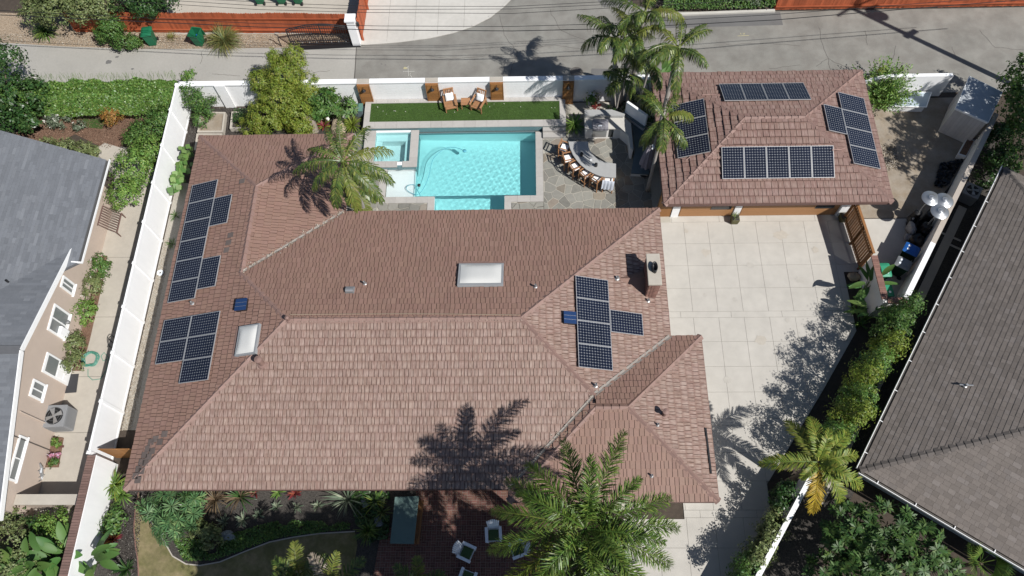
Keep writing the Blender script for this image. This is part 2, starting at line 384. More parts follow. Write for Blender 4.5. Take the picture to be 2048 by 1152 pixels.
L_dry = leafmat('leaf_dry', (0.30, 0.25, 0.19), (0.40, 0.34, 0.27), hue=0.01)
M_trunkk = mat('king_trunk', (0.36, 0.33, 0.30), 0.8, 0.2, 3, stretch=(1, 1, 5), bump=0.2)
M_shaft = mat('crownshaft', (0.14, 0.17, 0.055), 0.5, 0.15, 3)
M_trunk = mat('tree_bark', (0.16, 0.12, 0.09), 0.9, 0.3, 8, bump=0.5, bscale=20)
M_trunkw = mat('pale_bark', (0.45, 0.42, 0.37), 0.9, 0.25, 6, bump=0.4, bscale=20)
M_wlog = mat('weathered_log', (0.26, 0.22, 0.18), 0.9, 0.25, 6, bump=0.5, bscale=14)
# ================================================================== the setting: ground, alley, drives, pool
def struct(g, name, m, parent=None, **k):
    return tag(g.obj(name, m, parent, **k), kind='structure')
HX0, HX1, HY0, HY1 = -8.47, 0.32, 19.9, 25.52          # pool pit
g = G()
for (x0, y0, x1, y1) in ((-150, -150, 150, HY0), (-150, HY1, 150, 200), (-150, HY0, HX0, HY1), (HX1, HY0, 150, HY1)):
    g.sheet([(x0, y0), (x1, y0), (x1, y1), (x0, y1)], -0.03)
ground = struct(g, 'ground', M_soil)

# alley: concrete west part, asphalt east part
ax = at(711, 130).x
al_top = [at2(p, q) for p, q in ((-260, 72), (0, 85), (130, 93), (300, 98), (450, 97), (570, 95), (714, 90))]
struct(G().sheet([(-60, 27.75), (ax, 27.75)]+al_top[::-1], 0.0), 'alley_concrete', M_concalley)
cur = [at2(p, q) for p, q in ((714, 90), (735, 90), (800, 85), (860, 77), (905, 67), (945, 54), (980, 36), (1008, 14), (1022, 0), (1040, -30))]
struct(G().sheet([(ax, 27.75), (60, 27.75), (60, 33.9), (14.6, 33.9), at2(1545, 22), at2(1420, 24), at2(1310, 22), at2(1255, 5), at2(1235, -30)]+cur[::-1], 0.0), 'alley_asphalt', M_asphalt)
struct(G().sheet([at2(1318, 26), at2(1560, 24), at2(1566, 50), at2(1420, 54), at2(1316, 57)], 0.004), 'asphalt_repair_patch', M_asphalt2)
struct(G().sheet([at2(1195, 0), at2(1262, 0), at2(1262, 12), at2(1206, 14)], 0.004), 'asphalt_repair_patch', M_asphalt2)
struct(G().sheet([at2(1183, 137), at2(1236, 138), at2(1236, 156), at2(1181, 156)], 0.004), 'asphalt_repair_patch', M_asphalt2)
# expansion joint and cracks
def strip(pts, wd, z=0.005, jit=0.0):
    g = G(); pts = [Vector((*p, z)) if len(p) == 2 else Vector(p) for p in pts]
    for a, b in zip(pts, pts[1:]):
        d = (b-a).normalized(); n = Vector((-d.y, d.x, 0))*wd/2
        g.add([a-n, b-n, b+n, a+n], [(0, 1, 2, 3)])
    return g
struct(strip([at2(713, 91), at2(709, 160)], 0.05), 'expansion_joint', M_crack)
def crack(pts, wd=0.02):
    out = []
    for (a, b) in zip(pts, pts[1:]):
        for k in range(5):
            t = k/5; out.append(at2(a[0]+(b[0]-a[0])*t+rnd.uniform(-2, 2), a[1]+(b[1]-a[1])*t+rnd.uniform(-1.2, 1.2)))
    out.append(at2(*pts[-1])); struct(strip(out, wd, 0.005), 'pavement_crack', M_crack)
for pts in (((1638, 55), (1645, 85), (1655, 118), (1662, 140)), ((1655, 118), (1632, 133)), ((1658, 118), (1680, 130), (1715, 136)), ((1790, 92), (1786, 118)),
            ((1540, 137), (1600, 130)), ((1905, 95), (1912, 112)), ((424, 147), (450, 150), (480, 152)), ((625, 145), (660, 141)), ((1000, 30), (1010, 70), (1035, 105)),
            ((1035, 105), (1020, 150)), ((1100, 20), (1120, 60), (1180, 84)), ((380, 130), (376, 150)), ((405, 105), (400, 128)), ((1060, 95), (1110, 90), (1160, 97)),
            ((1450, 90), (1530, 86), (1600, 92)), ((1730, 60), (1735, 90)), ((1960, 60), (1990, 95), (2048, 100)), ((850, 110), (900, 118), (970, 112))): crack(pts)
g = G(); c = at(1153, 144); g.lathe([(0.36, 0.0), (0.36, 0.006), (0.33, 0.006), (0.33, 0.004)], (c.x, c.y, 0.003), 28)
mh = struct(g, 'manhole_cover', M_crack)
gm = G()
for i in range(-3, 4): gm.box((c.x-0.28, c.y+i*0.085-0.012, 0.007), (c.x+0.28, c.y+i*0.085+0.012, 0.011))
gm.obj('manhole_rib', M_asphalt2, mh)
def spot(px, py, r, m, nm):
    c = at(px, py); g = G(); n = 14
    g.sheet([(c.x+r*rnd.uniform(.7, 1.1)*math.cos(2*math.pi*k/n), c.y+0.7*r*rnd.uniform(.7, 1.1)*math.sin(2*math.pi*k/n)) for k in range(n)], 0.0045+rnd.uniform(0, .002)); struct(g, nm, m)
for px, py, r in ((217, 124, 0.22), (234, 114, 0.12), (265, 138, 0.1), (763, 128, 0.06), (771, 130, 0.05)): spot(px, py, r, M_asphalt2, 'oil_stain')
g = strip([at2(806, 143), at2(829, 143)], 0.03, 0.006)
for seg in (((816, 133), (817, 152)), ((812, 136), (818, 132)), ((819, 148), (824, 155)), ((819, 149), (822, 146))):
    g.add(*(lambda q: (q.v, q.f))(strip([at2(*seg[0]), at2(*seg[1])], 0.03, 0.0065)))
struct(g, 'survey_paint_mark', M_mark)
g = strip([at2(1475, 72), at2(1498, 71)], 0.035, 0.006)
for seg in (((1481, 66), (1482, 69.5)), ((1485, 66), (1490, 69)), ((1490, 66), (1486, 69))):
    g.add(*(lambda q: (q.v, q.f))(strip([at2(*seg[0]), at2(*seg[1])], 0.03, 0.0065)))
struct(g, 'survey_paint_mark', M_marky)
spot(811, 136, 0.13, M_marky, 'paint_splash')

# verge, opposite drive, yard beyond the red fence
struct(G().sheet(al_top+[(ax, 33.2), (-60, 37)], -0.008), 'dirt_verge', M_leaflitter)
struct(G().sheet([(-21.6, 32.9), (-9.9, 32.75), (-9.7, 44), (-24, 44)], -0.004), 'back_yard_slab', M_concp)
od = struct(G().sheet([at2(722, 90)]+cur[1:]+[(1.2, 44), at2(738, -120)], 0.006), 'opposite_driveway', M_joint)
# slabs of the opposite drive
def slabs(name, parent, polys, z0, z1, m, gap=0.006):
    for p in polys:
        q = offset_convex(p, gap)
        if len(q) > 2 and area(q) > 0.02: G().prism(q, z0, z1).obj(name, m, parent)
xs = [-11, at(777, 45).x, at(830, 45).x, at(876, 45).x, at(928, 45).x, 3]
cx = [at2(722, 90)]+cur[1:]+[(1.2, 44), at2(738, -120)]
for a, b in zip(xs, xs[1:]):
    p = clip_rect(cx, a+0.007, b-0.007, 31, 44)
    if len(p) > 2: G().prism(p, 0.007, 0.02).obj('concrete_slab', M_concw, od)
g = G()
for a, b in zip(cur[1:], cur[2:]):
    d = (Vector(b)-Vector(a)).normalized(); n = Vector((-d.y, d.x))*0.14
    g.add([(a[0], a[1], 0.03), (b[0], b[1], 0.03), (b[0]+n.x, b[1]+n.y, 0.03), (a[0]+n.x, a[1]+n.y, 0.03), (a[0], a[1], 0), (b[0], b[1], 0)], [(0, 1, 2, 3), (4, 5, 1, 0)])
struct(g, 'drive_kerb', M_concw)

# ---- our drive: concrete slabs on a grid with bands
DX, DY, SX, SY, BD = 7.8434, 19.6562, 1.2203, 1.249, 0.3185
drive_poly = [(6.55, 20.2), (15.55, 20.2), (16.45, 20.0), (16.45, 16.75), (15.48, 16.74), (15.52, 13.6), (13.4, 10.6), (10.31, 6.4), (10.29, 5.24), (8.5, 2.55), (7.0, 0.0), (5.0, -0.9), (3.92, -0.9), (3.92, 4.9), (6.55, 4.9)]
drive = struct(G().sheet(drive_poly, -0.012), 'driveway', M_joint)
ys = [20.2, DY]; y = DY; kinds = ['band']
for sec in (4, 4, 3, 4):
    for k in range(sec): y -= SY; ys.append(y); kinds.append('row')
    y -= BD; ys.append(y); kinds.append('band')
cols = [DX+i*SX for i in range(-5, 8)]
bordx = 15.0
for (ya, yb, kd) in zip(ys, ys[1:], kinds):
    cc = cols if kd == 'row' else [c+0.62 for c in cols[::2]]
    cc = [2.0]+[c for c in cc if 3 < c]+[17]
    for xa, xb in zip(cc, cc[1:]):
        p = clip_rect(drive_poly, xa+0.006, xb-0.006, yb+0.006, ya-0.006)
        if len(p) > 2 and area(p) > 0.02: G().prism(p, -0.012, 0.006+rnd.uniform(-.001, .001)).obj('concrete_slab', M_conc, drive)
M_stain = mat('concrete_stain', (0.515, 0.485, 0.435), 0.8, 0.15, 6); M_stain2 = mat('concrete_rust_stain', (0.52, 0.475, 0.41), 0.8, 0.15, 6)
for k, (px, py, r, sx) in enumerate(((1412, 505, .26, 1), (1500, 530, .2, 1), (1437, 508, .07, 1), (1562, 470, .3, 1.4), (1470, 600, .16, 1), (1600, 560, .22, 1.3), (1520, 680, .3, 1), (1455, 760, .2, 1), (1410, 590, .12, 1), (1630, 500, .2, 1), (1490, 840, .25, 1.2), (1575, 640, .14, 1), (1372, 462, .14, 1))):
    c = at(px, py); n_ = 18; G().sheet([(c.x+sx*r*rnd.uniform(.6, 1.1)*math.cos(2*math.pi*q/n_), c.y+r*rnd.uniform(.6, 1.1)*math.sin(2*math.pi*q/n_)) for q in range(n_)], 0.0105+.0006*k).obj('stain', M_stain if k % 3 else M_stain2, drive)
# pad beside the gate where the bins stand
struct(G().sheet([(16.3, 19.75), (19.2, 19.75), (19.3, 18.2), (17.8, 14.4), (16.3, 14.4)], -0.004), 'bin_pad', M_conc)
# dirt yard east of the garage
struct(G().sheet([(16.4, 19.8), (20.0, 19.8), (24.3, 24.2), (24.6, 27.4), (16.4, 27.4)], -0.01), 'dirt_yard', M_dirt)
# lane in the shade between wall and neighbour
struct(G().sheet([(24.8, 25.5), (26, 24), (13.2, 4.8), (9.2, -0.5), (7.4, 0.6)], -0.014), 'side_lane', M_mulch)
struct(strip([(22.2, 20.4), (18.7, 15.0), (12.4, 5.6)], 0.42, 0.0), 'lane_kerb', M_concp)
for (a, b) in (((21.0, 18.2), (22.0, 17.6)), ((20.0, 19.3), (21.6, 18.4))): struct(strip([a, b], 0.12, 0.03), 'lane_kerb', M_concp)

# ---- left side: gravel strip, neighbour's path, beds
struct(G().sheet([(-19.05, 8.9), (-18.1, 8.9), (-18.0, 22.4), (-19.05, 22.4)], -0.006), 'gravel_strip', M_gravel)
struct(G().sheet([(-19.05, 22.4), (-18.0, 22.4), (-16.2, 8.5), (-17.0, 8.9), (-18.1, 8.9), (-18.0, 23.5), (-9.2, 23.8), (-9.2, 27.4), (-19.05, 27.4)], -0.016), 'mulch_bed', M_mulch)
path = struct(G().sheet([(-22.2, 4.6), (-19.3, 4.6), (-19.35, 21.2), (-20.2, 23.2), (-21.9, 24.6), (-23.6, 25.2), (-24.2, 24.6), (-22.2, 22.5)], -0.012), 'neighbour_path', M_joint)
pj = [4.6]+[at(px, py).y for px, py in ((200, 865), (210, 753), (215, 634), (232, 515))]+[21.0]
for a, b in zip(pj, pj[1:]): G().prism([(-22.19, a+.012), (-19.32, a+.012), (-19.32, b-.012), (-22.19, b-.012)], -0.011, 0.008).obj('concrete_slab', M_concp, path)
G().prism([(-22.2, 21.01), (-19.4, 21.01), (-20.2, 23.2), (-21.9, 24.5), (-23.6, 25.1), (-24.1, 24.6), (-22.6, 23.2)], -0.011, 0.006).obj('concrete_slab', M_concp, path)
struct(G().sheet([at2(215, 512), at2(207, 560), at2(180, 680), at2(163, 742), at2(133, 742), at2(140, 690), at2(175, 590), at2(190, 512)], 0.012), 'rose_bed', M_bark)
struct(G().sheet([at2(15, 290), at2(70, 215), at2(130, 205), at2(300, 230), at2(330, 270), at2(215, 300), at2(150, 268), at2(100, 295)], -0.004), 'bark_bed', M_bark)
struct(G().sheet([at2(166, 225), at2(200, 218), at2(212, 240), at2(205, 258), at2(175, 255), at2(163, 240)], 0.01), 'small_lawn', M_turf)

# ---- front garden: lawn with edging, mulch, brick terrace
edge = [at2(p, q) for p, q in ((277, 985), (271, 1020), (268, 1055), (271, 1090), (276, 1120), (278, 1160))]
arc = [at2(p, q) for p, q in ((283, 992), (300, 1040), (330, 1085), (345, 1112), (372, 1128), (400, 1131), (440, 1124), (490, 1103), (540, 1084), (590, 1074), (640, 1067), (710, 1063), (715, 1090), (700, 1170))]
struct(G().sheet(edge+[(-9, -1)]+arc[::-1][:1]+arc[::-1][1:], 0.0), 'lawn', M_lawn)
struct(G().sheet([(-19.0, -2), (-3.5, -2), (-3.5, 6.8), (-19, 6.8), ], -0.016), 'front_bed', M_mulch)
struct(strip(edge, 0.05, 0.02), 'lawn_edging', M_brickc); struct(strip(arc[:12], 0.05, 0.02), 'lawn_edging', M_concp)
terr_poly = [at2(832, 960), at2(832, 1010), at2(760, 1075), at2(745, 1160), (3.9, -1.5), (3.9, 4.8), (-0.2, 4.8), (-0.2, 6.3)]
terrace = struct(G().sheet(terr_poly, -0.006), 'brick_terrace', M_mortar)
b = 0.215; bricks = []
x0, y0, x1, y1 = -7.2, -1.6, 4.7, 6.4
from itertools import product
for i, j in product(range(int((x1-x0)/b)), range(int((y1-y0)/b))):
    cx_, cy_ = x0+i*b, y0+j*b
    for k in (0, 1):
        if (i+j) % 2: r = (cx_+k*b/2, cy_, cx_+(k+1)*b/2, cy_+b)
        else: r = (cx_, cy_+k*b/2, cx_+b, cy_+(k+1)*b/2)
        e = 0.006; p = clip_rect(terr_poly, r[0]+e, r[2]-e, r[1]+e, r[3]-e)
        if len(p) > 2: bricks.append((p, r, (i+j) % 2, len(p) == 4 and area(p) > 0.0195))
full = [q for q in bricks if q[3] and -6 < q[1][0] < 0.5 and 1.2 < q[1][1] < 5.5]
full.sort(key=lambda q: q[1][1]); sel = full[:300]; ids = {id(q) for q in sel}
gb = G(); gb.box((-(b-.012)/2, -(b/2-.012)/2, 0), ((b-.012)/2, (b/2-.012)/2, 0.012)); bme = gb.mesh('brick', M_brick)
for q in sel:
    r = q[1]; inst('brick', bme, terrace, Matrix.Translation(((r[0]+r[2])/2, (r[1]+r[3])/2, -0.005+rnd.uniform(-.002, .002))) @ Matrix.Rotation(math.pi/2*q[2], 4, 'Z'))
g = G()
for q in bricks:
    if id(q) not in ids: g.prism(q[0], -0.005, 0.007+rnd.uniform(-.002, .002))
g.obj('brick_field', M_brick, terrace, kind='stuff')
struct(G().sheet([at2(1225, 1004), at2(1290, 1003), at2(1290, 1018), at2(1228, 1020)], 0.03), 'step_slab', M_concp)

# ---- pool
PX0, PX1, PY0, PY1 = -6.15, 0.30, 21.36, 25.50
NX0, NX1, NY0 = -5.06, -1.37, 19.92
LX0, LY1 = -7.70, 23.15
pool = struct(G().box((HX0, HY0, -1.75), (HX1, HY1, -1.65)), 'swimming_pool', M_conc)
g = G()
g.box((HX0-.02, HY0-.02, -1.64), (NX0-.012, PY0-.012, -0.02)); g.box((NX1+.012, HY0-.02, -1.64), (HX1+.02, PY0-.012, -0.02))
g.box((HX0-.02, PY0-.006, -1.64), (LX0-.012, LY1-.06, -0.02))
g.obj('deck_block', M_mortar, pool)
def quadv(g, a, b, z0, z1): g.add([(*a, z0), (*b, z0), (*b, z1), (*a, z1)], [(0, 1, 2, 3)])
g = G(); fl = lambda x: -1.0-0.35*(x-PX0)/(PX1-PX0)
ring = [(PX0, PY0), (NX0, PY0), (NX0, NY0), (NX1, NY0), (NX1, PY0), (PX1, PY0), (PX1, PY1), (PX0, PY1)]
g.add([(x, y, fl(x)) for x, y in ring], [(0, 1, 4, 5, 6, 7), (1, 2, 3, 4)])
for a, b_ in zip(ring, ring[1:]+ring[:1]):
    if a == (PX0, PY1): 
        g.add([(PX0, PY1, fl(PX0)), (PX0, LY1, fl(PX0)), (PX0, LY1, -.02), (PX0, PY1, -.02)], [(0, 1, 2, 3)])
        g.add([(PX0, LY1, fl(PX0)), (PX0, PY0, fl(PX0)), (PX0, PY0, -.26), (PX0, LY1, -.26)], [(0, 1, 2, 3)]); continue
    g.add([(*a, fl(a[0])), (*b_, fl(b_[0])), (*b_, -.02), (*a, -.02)], [(0, 1, 2, 3)])
g.obj('basin', M_plaster, pool).cycles.is_caustics_receiver = True
g = G(); g.box((LX0, PY0, -1.6), (PX0-.004, LY1, -0.26)); g.obj('sun_shelf', M_plaster, pool).cycles.is_caustics_receiver = True
g = G(); g.box((NX0+.01, NY0+.01, -1.6), (NX1-.01, NY0+.40, -0.28)); g.obj('entry_step', M_plaster, pool).cycles.is_caustics_receiver = True
g = G(); g.box((NX0+.01, NY0+.41, -1.6), (NX1-.01, NY0+.80, -0.55)); g.obj('entry_step', M_plaster, pool).cycles.is_caustics_receiver = True
# coping stones
def coping(x0, y0, x1, y1, z1, z0=-0.02, L=0.62, nm='coping_stone', par=pool):
    n = max(1, round(max(x1-x0, y1-y0)/L))
    for k in range(n):
        if x1-x0 > y1-y0: a, b_ = (x0+(x1-x0)*k/n+.003, y0, z0), (x0+(x1-x0)*(k+1)/n-.003, y1, z1)
        else: a, b_ = (x0, y0+(y1-y0)*k/n+.003, z0), (x1, y0+(y1-y0)*(k+1)/n-.003, z1)
        G().box(a, b_).obj(nm, M_coping, par)
coping(LX0-.36, PY0-.38, LX0, LY1-.02, 0.03); coping(LX0, PY0-.38, NX0-.36, PY0, 0.03); coping(NX0-.36, NY0, NX0, PY0, 0.03)
coping(NX1, NY0, NX1+.36, PY0-.38, 0.03); coping(NX1, PY0-.38, PX1+.38, PY0, 0.03); coping(PX1, PY0, PX1+.38, PY1-.05, 0.03)
# waterline tiles
g = G()
for a, b_ in (((PX0+.006, LY1), (PX0+.006, PY1)), ((PX1-.006, PY0), (PX1-.006, PY1)), ((PX0, PY1-.006), (PX1, PY1-.006)), ((NX1, PY0+.006), (PX1, PY0+.006)), ((PX0, PY0+.006), (NX0, PY0+.006))):
    quadv(g, a, b_, -0.25, -0.021)
g.obj('waterline_tile', M_wtile, pool).cycles.is_caustics_receiver = True
# raised spa
SZ = 0.30
g = G()
g.box((-9.0, 23.10, -0.02), (-6.16, 23.20, SZ-.04)); g.obj('spa_tile_face', M_wtile, pool)
g = G(); g.box((-6.16, 23.10, -1.6), (-6.13, 25.5, SZ-.04)); g.obj('spa_tile_face', M_wtile, pool)
g = G(); g.box((-9.0, 23.2, -1.6), (-8.45, 25.48, SZ-.04)); g.box((-6.47, 23.2, -1.6), (-6.17, 25.48, SZ-.04)); g.box((-8.45, 23.2, -1.6), (-6.47, 23.42, SZ-.04)); g.box((-8.45, 25.38, -1.6), (-6.47, 25.48, SZ-.04))
g.obj('spa_wall', M_plaster, pool).cycles.is_caustics_receiver = True
g = G(); g.box((-8.44, 23.43, -1.6), (-6.48, 25.37, -0.75)); g.obj('spa_floor', M_plaster, pool).cycles.is_caustics_receiver = True
g = G(); g.box((-8.44, 24.95, -.74), (-6.48, 25.37, -0.12)); g.box((-6.82, 23.43, -.74), (-6.48, 24.94, -0.12)); g.box((-8.44, 23.43, -.74), (-8.1, 24.94, -0.12)); g.obj('spa_bench', M_plaster, pool).cycles.is_caustics_receiver = True
coping(-6.50, 23.06, -6.06, 25.46, SZ, SZ-.04); coping(-9.02, 23.06, -7.12, 23.44, SZ, SZ-.04); coping(-6.85, 23.06, -6.50, 23.44, SZ, SZ-.04); coping(-9.02, 23.44, -8.42, 25.46, SZ, SZ-.04)
g = G(); g.box((-7.12, 23.07, -.02), (-6.86, 23.42, SZ-.10)); g.obj('spillway', M_wtile, pool)
# raised bond beam / planter with artificial turf
planter = struct(G().box((-9.10, 25.57, -0.03), (1.92, 27.44, 0.40)), 'turf_planter', M_stucco)
g = G(); quadv(g, (-9.1, 25.545), (1.92, 25.545), -0.6, 0.40); g.obj('mosaic_band', M_wtile, planter)
coping(-9.14, 25.50, 1.96, 25.93, 0.455, 0.401, 0.62, 'coping_stone', planter); coping(-9.14, 27.20, 1.96, 27.46, 0.455, 0.401, 0.62, 'coping_stone', planter)
coping(-9.14, 25.93, -8.82, 27.20, 0.455, 0.401, 0.62, 'coping_stone', planter); coping(1.64, 25.93, 1.96, 27.20, 0.455, 0.401, 0.62, 'coping_stone', planter)
G().sheet([(-8.82, 25.93), (1.64, 25.93), (1.64, 27.2), (-8.82, 27.2)], 0.42).obj('turf_mat', M_turf, planter)
rs = np.random.RandomState(3); n = 26000
cxs = rs.uniform(-8.81, 1.63, n); cys = rs.uniform(25.94, 27.19, n); an = rs.uniform(0, 6.28, n); hh = rs.uniform(.025, .05, n); ln = rs.uniform(-.03, .03, (n, 2))
V = np.zeros((n, 3, 3)); dx = np.cos(an)*.006; dy = np.sin(an)*.006
V[:, 0] = np.stack([cxs-dx, cys-dy, np.full(n, .42)], 1); V[:, 1] = np.stack([cxs+dx, cys+dy, np.full(n, .42)], 1); V[:, 2] = np.stack([cxs+ln[:, 0], cys+ln[:, 1], .42+hh], 1)
L_turf = leafmat('turf_blade', (0.07, 0.14, 0.025), (0.11, 0.19, 0.04), island=0.25)
def arr_mesh(name, V, m, parent=None, kind=None):
    n, k = V.shape[:2]; me = bpy.data.meshes.new(name)
    o_ = ORI[parent.name] if parent is not None else Vector((0, 0, 0))
    V = (V-np.array(o_)).astype(np.float32)
    me.vertices.add(n*k); me.vertices.foreach_set('co', V.reshape(-1))
    me.loops.add(n*k); me.loops.foreach_set('vertex_index', np.arange(n*k, dtype=np.int32))
    me.polygons.add(n); me.polygons.foreach_set('loop_start', np.arange(0, n*k, k, dtype=np.int32))
    try: me.polygons.foreach_set('loop_total', np.full(n, k, dtype=np.int32))
    except Exception: pass
    me.materials.append(m); me.update(calc_edges=True); me.validate()
    o = bpy.data.objects.new(name, me); link(o); ORI[o.name] = Vector((0, 0, 0))
    if parent is not None: setpar(o, parent)
    if kind: o['kind'] = kind
    return o
arr_mesh('turf_blades', V, L_turf, planter, 'stuff')
g = G(); g.box((0.70, 25.30, -0.02), (1.95, 25.54, 0.30)); g.obj('step', M_coping, planter)
g = G(); g.box((0.70, 24.98, -0.02), (1.95, 25.298, 0.15)); g.obj('step', M_coping, planter)
# water
def water_mat(name, col):
    m = bpy.data.materials.new(name); m.use_nodes = True; N = m.node_tree.nodes; Lk = m.node_tree.links; N.remove(N['Principled BSDF'])
    gl = N.new('ShaderNodeBsdfGlass'); gl.inputs['Roughness'].default_value = 0.0; gl.inputs['IOR'].default_value = 1.33; gl.inputs['Color'].default_value = (*col, 1)
    Lk.new(gl.outputs[0], N['Material Output'].inputs[0]); return m
M_water = water_mat('pool_water', (0.61, 0.955, 0.965)); M_waters = water_mat('shelf_water', (0.97, 1.0, 1.0)); M_waterp = water_mat('spa_water', (0.74, 0.97, 0.975))
sd.cycles.is_caustics_light = True
def wave_h(x, y):
    h = 0
    for (kx, ky, a, p) in ((11, 5, .5, .3), (-7, 14, .45, 1.7), (17, -9, .35, 2.1), (4, 22, .3, .9), (-21, -8, .25, 4.), (27, 17, .18, 5.1), (-14, 29, .16, 2.6), (33, -23, .1, .4)):
        h += a*math.sin(kx*x+ky*y+p+0.8*math.sin(1.3*x+p)+0.7*math.sin(1.7*y-p))
    k = 0.25+0.75*min(1, max(0, (x-PX0)/3.5))*min(1, max(.25, (25.3-y)/2.5))
    return 0.0019*h*k
def water(name, rects, z, wm):
    xs_ = sorted({round(v, 4) for r in rects for v in np.arange(r[0], r[2], .06).tolist()+[r[2]]}); 
    vs = {}; g = G(); 
    for r in rects:
        X = np.linspace(r[0], r[2], max(2, int((r[2]-r[0])/.045))); Y = np.linspace(r[1], r[3], max(2, int((r[3]-r[1])/.045)))
        base = len(g.v); nx, ny = len(X), len(Y)
        top = [(x, y, z+wave_h(x, y)) for y in Y for x in X]
        g.v += top; g.f += [(base+j*nx+i, base+j*nx+i+1, base+(j+1)*nx+i+1, base+(j+1)*nx+i) for j in range(ny-1) for i in range(nx-1)]
    o = g.obj(name, wm, None, smooth=True); o.cycles.is_caustics_caster = True; return tag(o, kind='structure')
e = .012
water('pool_water', [(PX0+e, PY0+e, PX1-e, PY1-e)], -0.10, M_water)
water('pool_water', [(NX0+e, NY0+e, NX1-e, PY0+e-.004)], -0.10, M_water)
water('pool_water', [(LX0+e, PY0+e, PX0+e-.004, LY1-.06)], -0.10, M_waters)
water('spa_water', [(-8.43, 23.44, -6.49, 25.36)], 0.20, M_waterp)
g = G()   # pit corner under the spa that nothing else covers
# flagstone deck (Voronoi stones)
def voronoi(rect, size, seed):
    rr = random.Random(seed); x0, y0, x1, y1 = rect; pts = []
    nx, ny = max(1, round((x1-x0)/size)), max(1, round((y1-y0)/size))
    for i in range(-1, nx+1):
        for j in range(-1, ny+1):
            pts.append((x0+(i+.5+rr.uniform(-.42, .42)+.25*(j % 2))*(x1-x0)/nx, y0+(j+.5+rr.uniform(-.42, .42))*(y1-y0)/ny))
    out = []
    for p in pts:
        c = [(x0, y0), (x1, y0), (x1, y1), (x0, y1)]
        for q in sorted(pts, key=lambda t: (t[0]-p[0])**2+(t[1]-p[1])**2)[1:22]:
            a, b_ = q[0]-p[0], q[1]-p[1]; c = clip(c, a, b_, (a*(p[0]+q[0])+b_*(p[1]+q[1]))/2)
            if len(c) < 3: break
        if len(c) > 2 and area(c) > .02: out.append(c)
    return out
patio = struct(G().add([], []).sheet([(0.69, 18.6), (7.2, 18.6), (7.2, 27.4), (1.97, 27.4), (1.97, 24.97), (0.69, 24.97)], 0.006), 'flagstone_patio', M_mortar)
G().sheet([(-10.3, 18.6), (-8.07, 18.6), (-8.07, 23.05), (-9.05, 23.05), (-9.05, 25.5), (-10.3, 25.5)], 0.006).obj('mortar_bed', M_mortar, patio)
G().sheet([(-8.07, 18.6), (0.69, 18.6), (0.69, 19.9), (-8.07, 19.9)], 0.006).obj('mortar_bed', M_mortar, patio)
g = G()
for rect, sz, sd_ in (((0.70, 18.6, 6.35, 24.96), .5, 1), ((-8.05, 18.6, NX0-.37, PY0-.39), .5, 2), ((NX1+.37, 18.6, 0.69, PY0-.39), .5, 3), ((NX0-.36, 18.6, NX1+.36, NY0-.01), .6, 4), ((-10.2, 18.6, -8.07, 23.04), .6, 5), ((-10.2, 23.06, -9.06, 25.48), .55, 6), ((1.98, 24.97, 6.35, 26.2), .5, 7)):
    for c in voronoi(rect, sz, sd_):
        q = offset_convex(c, .017)
        if len(q) > 2 and area(q) > .015: G().prism(q, 0.0, 0.02+rnd.uniform(-.004, .004)).obj('flagstone', M_flag, patio)

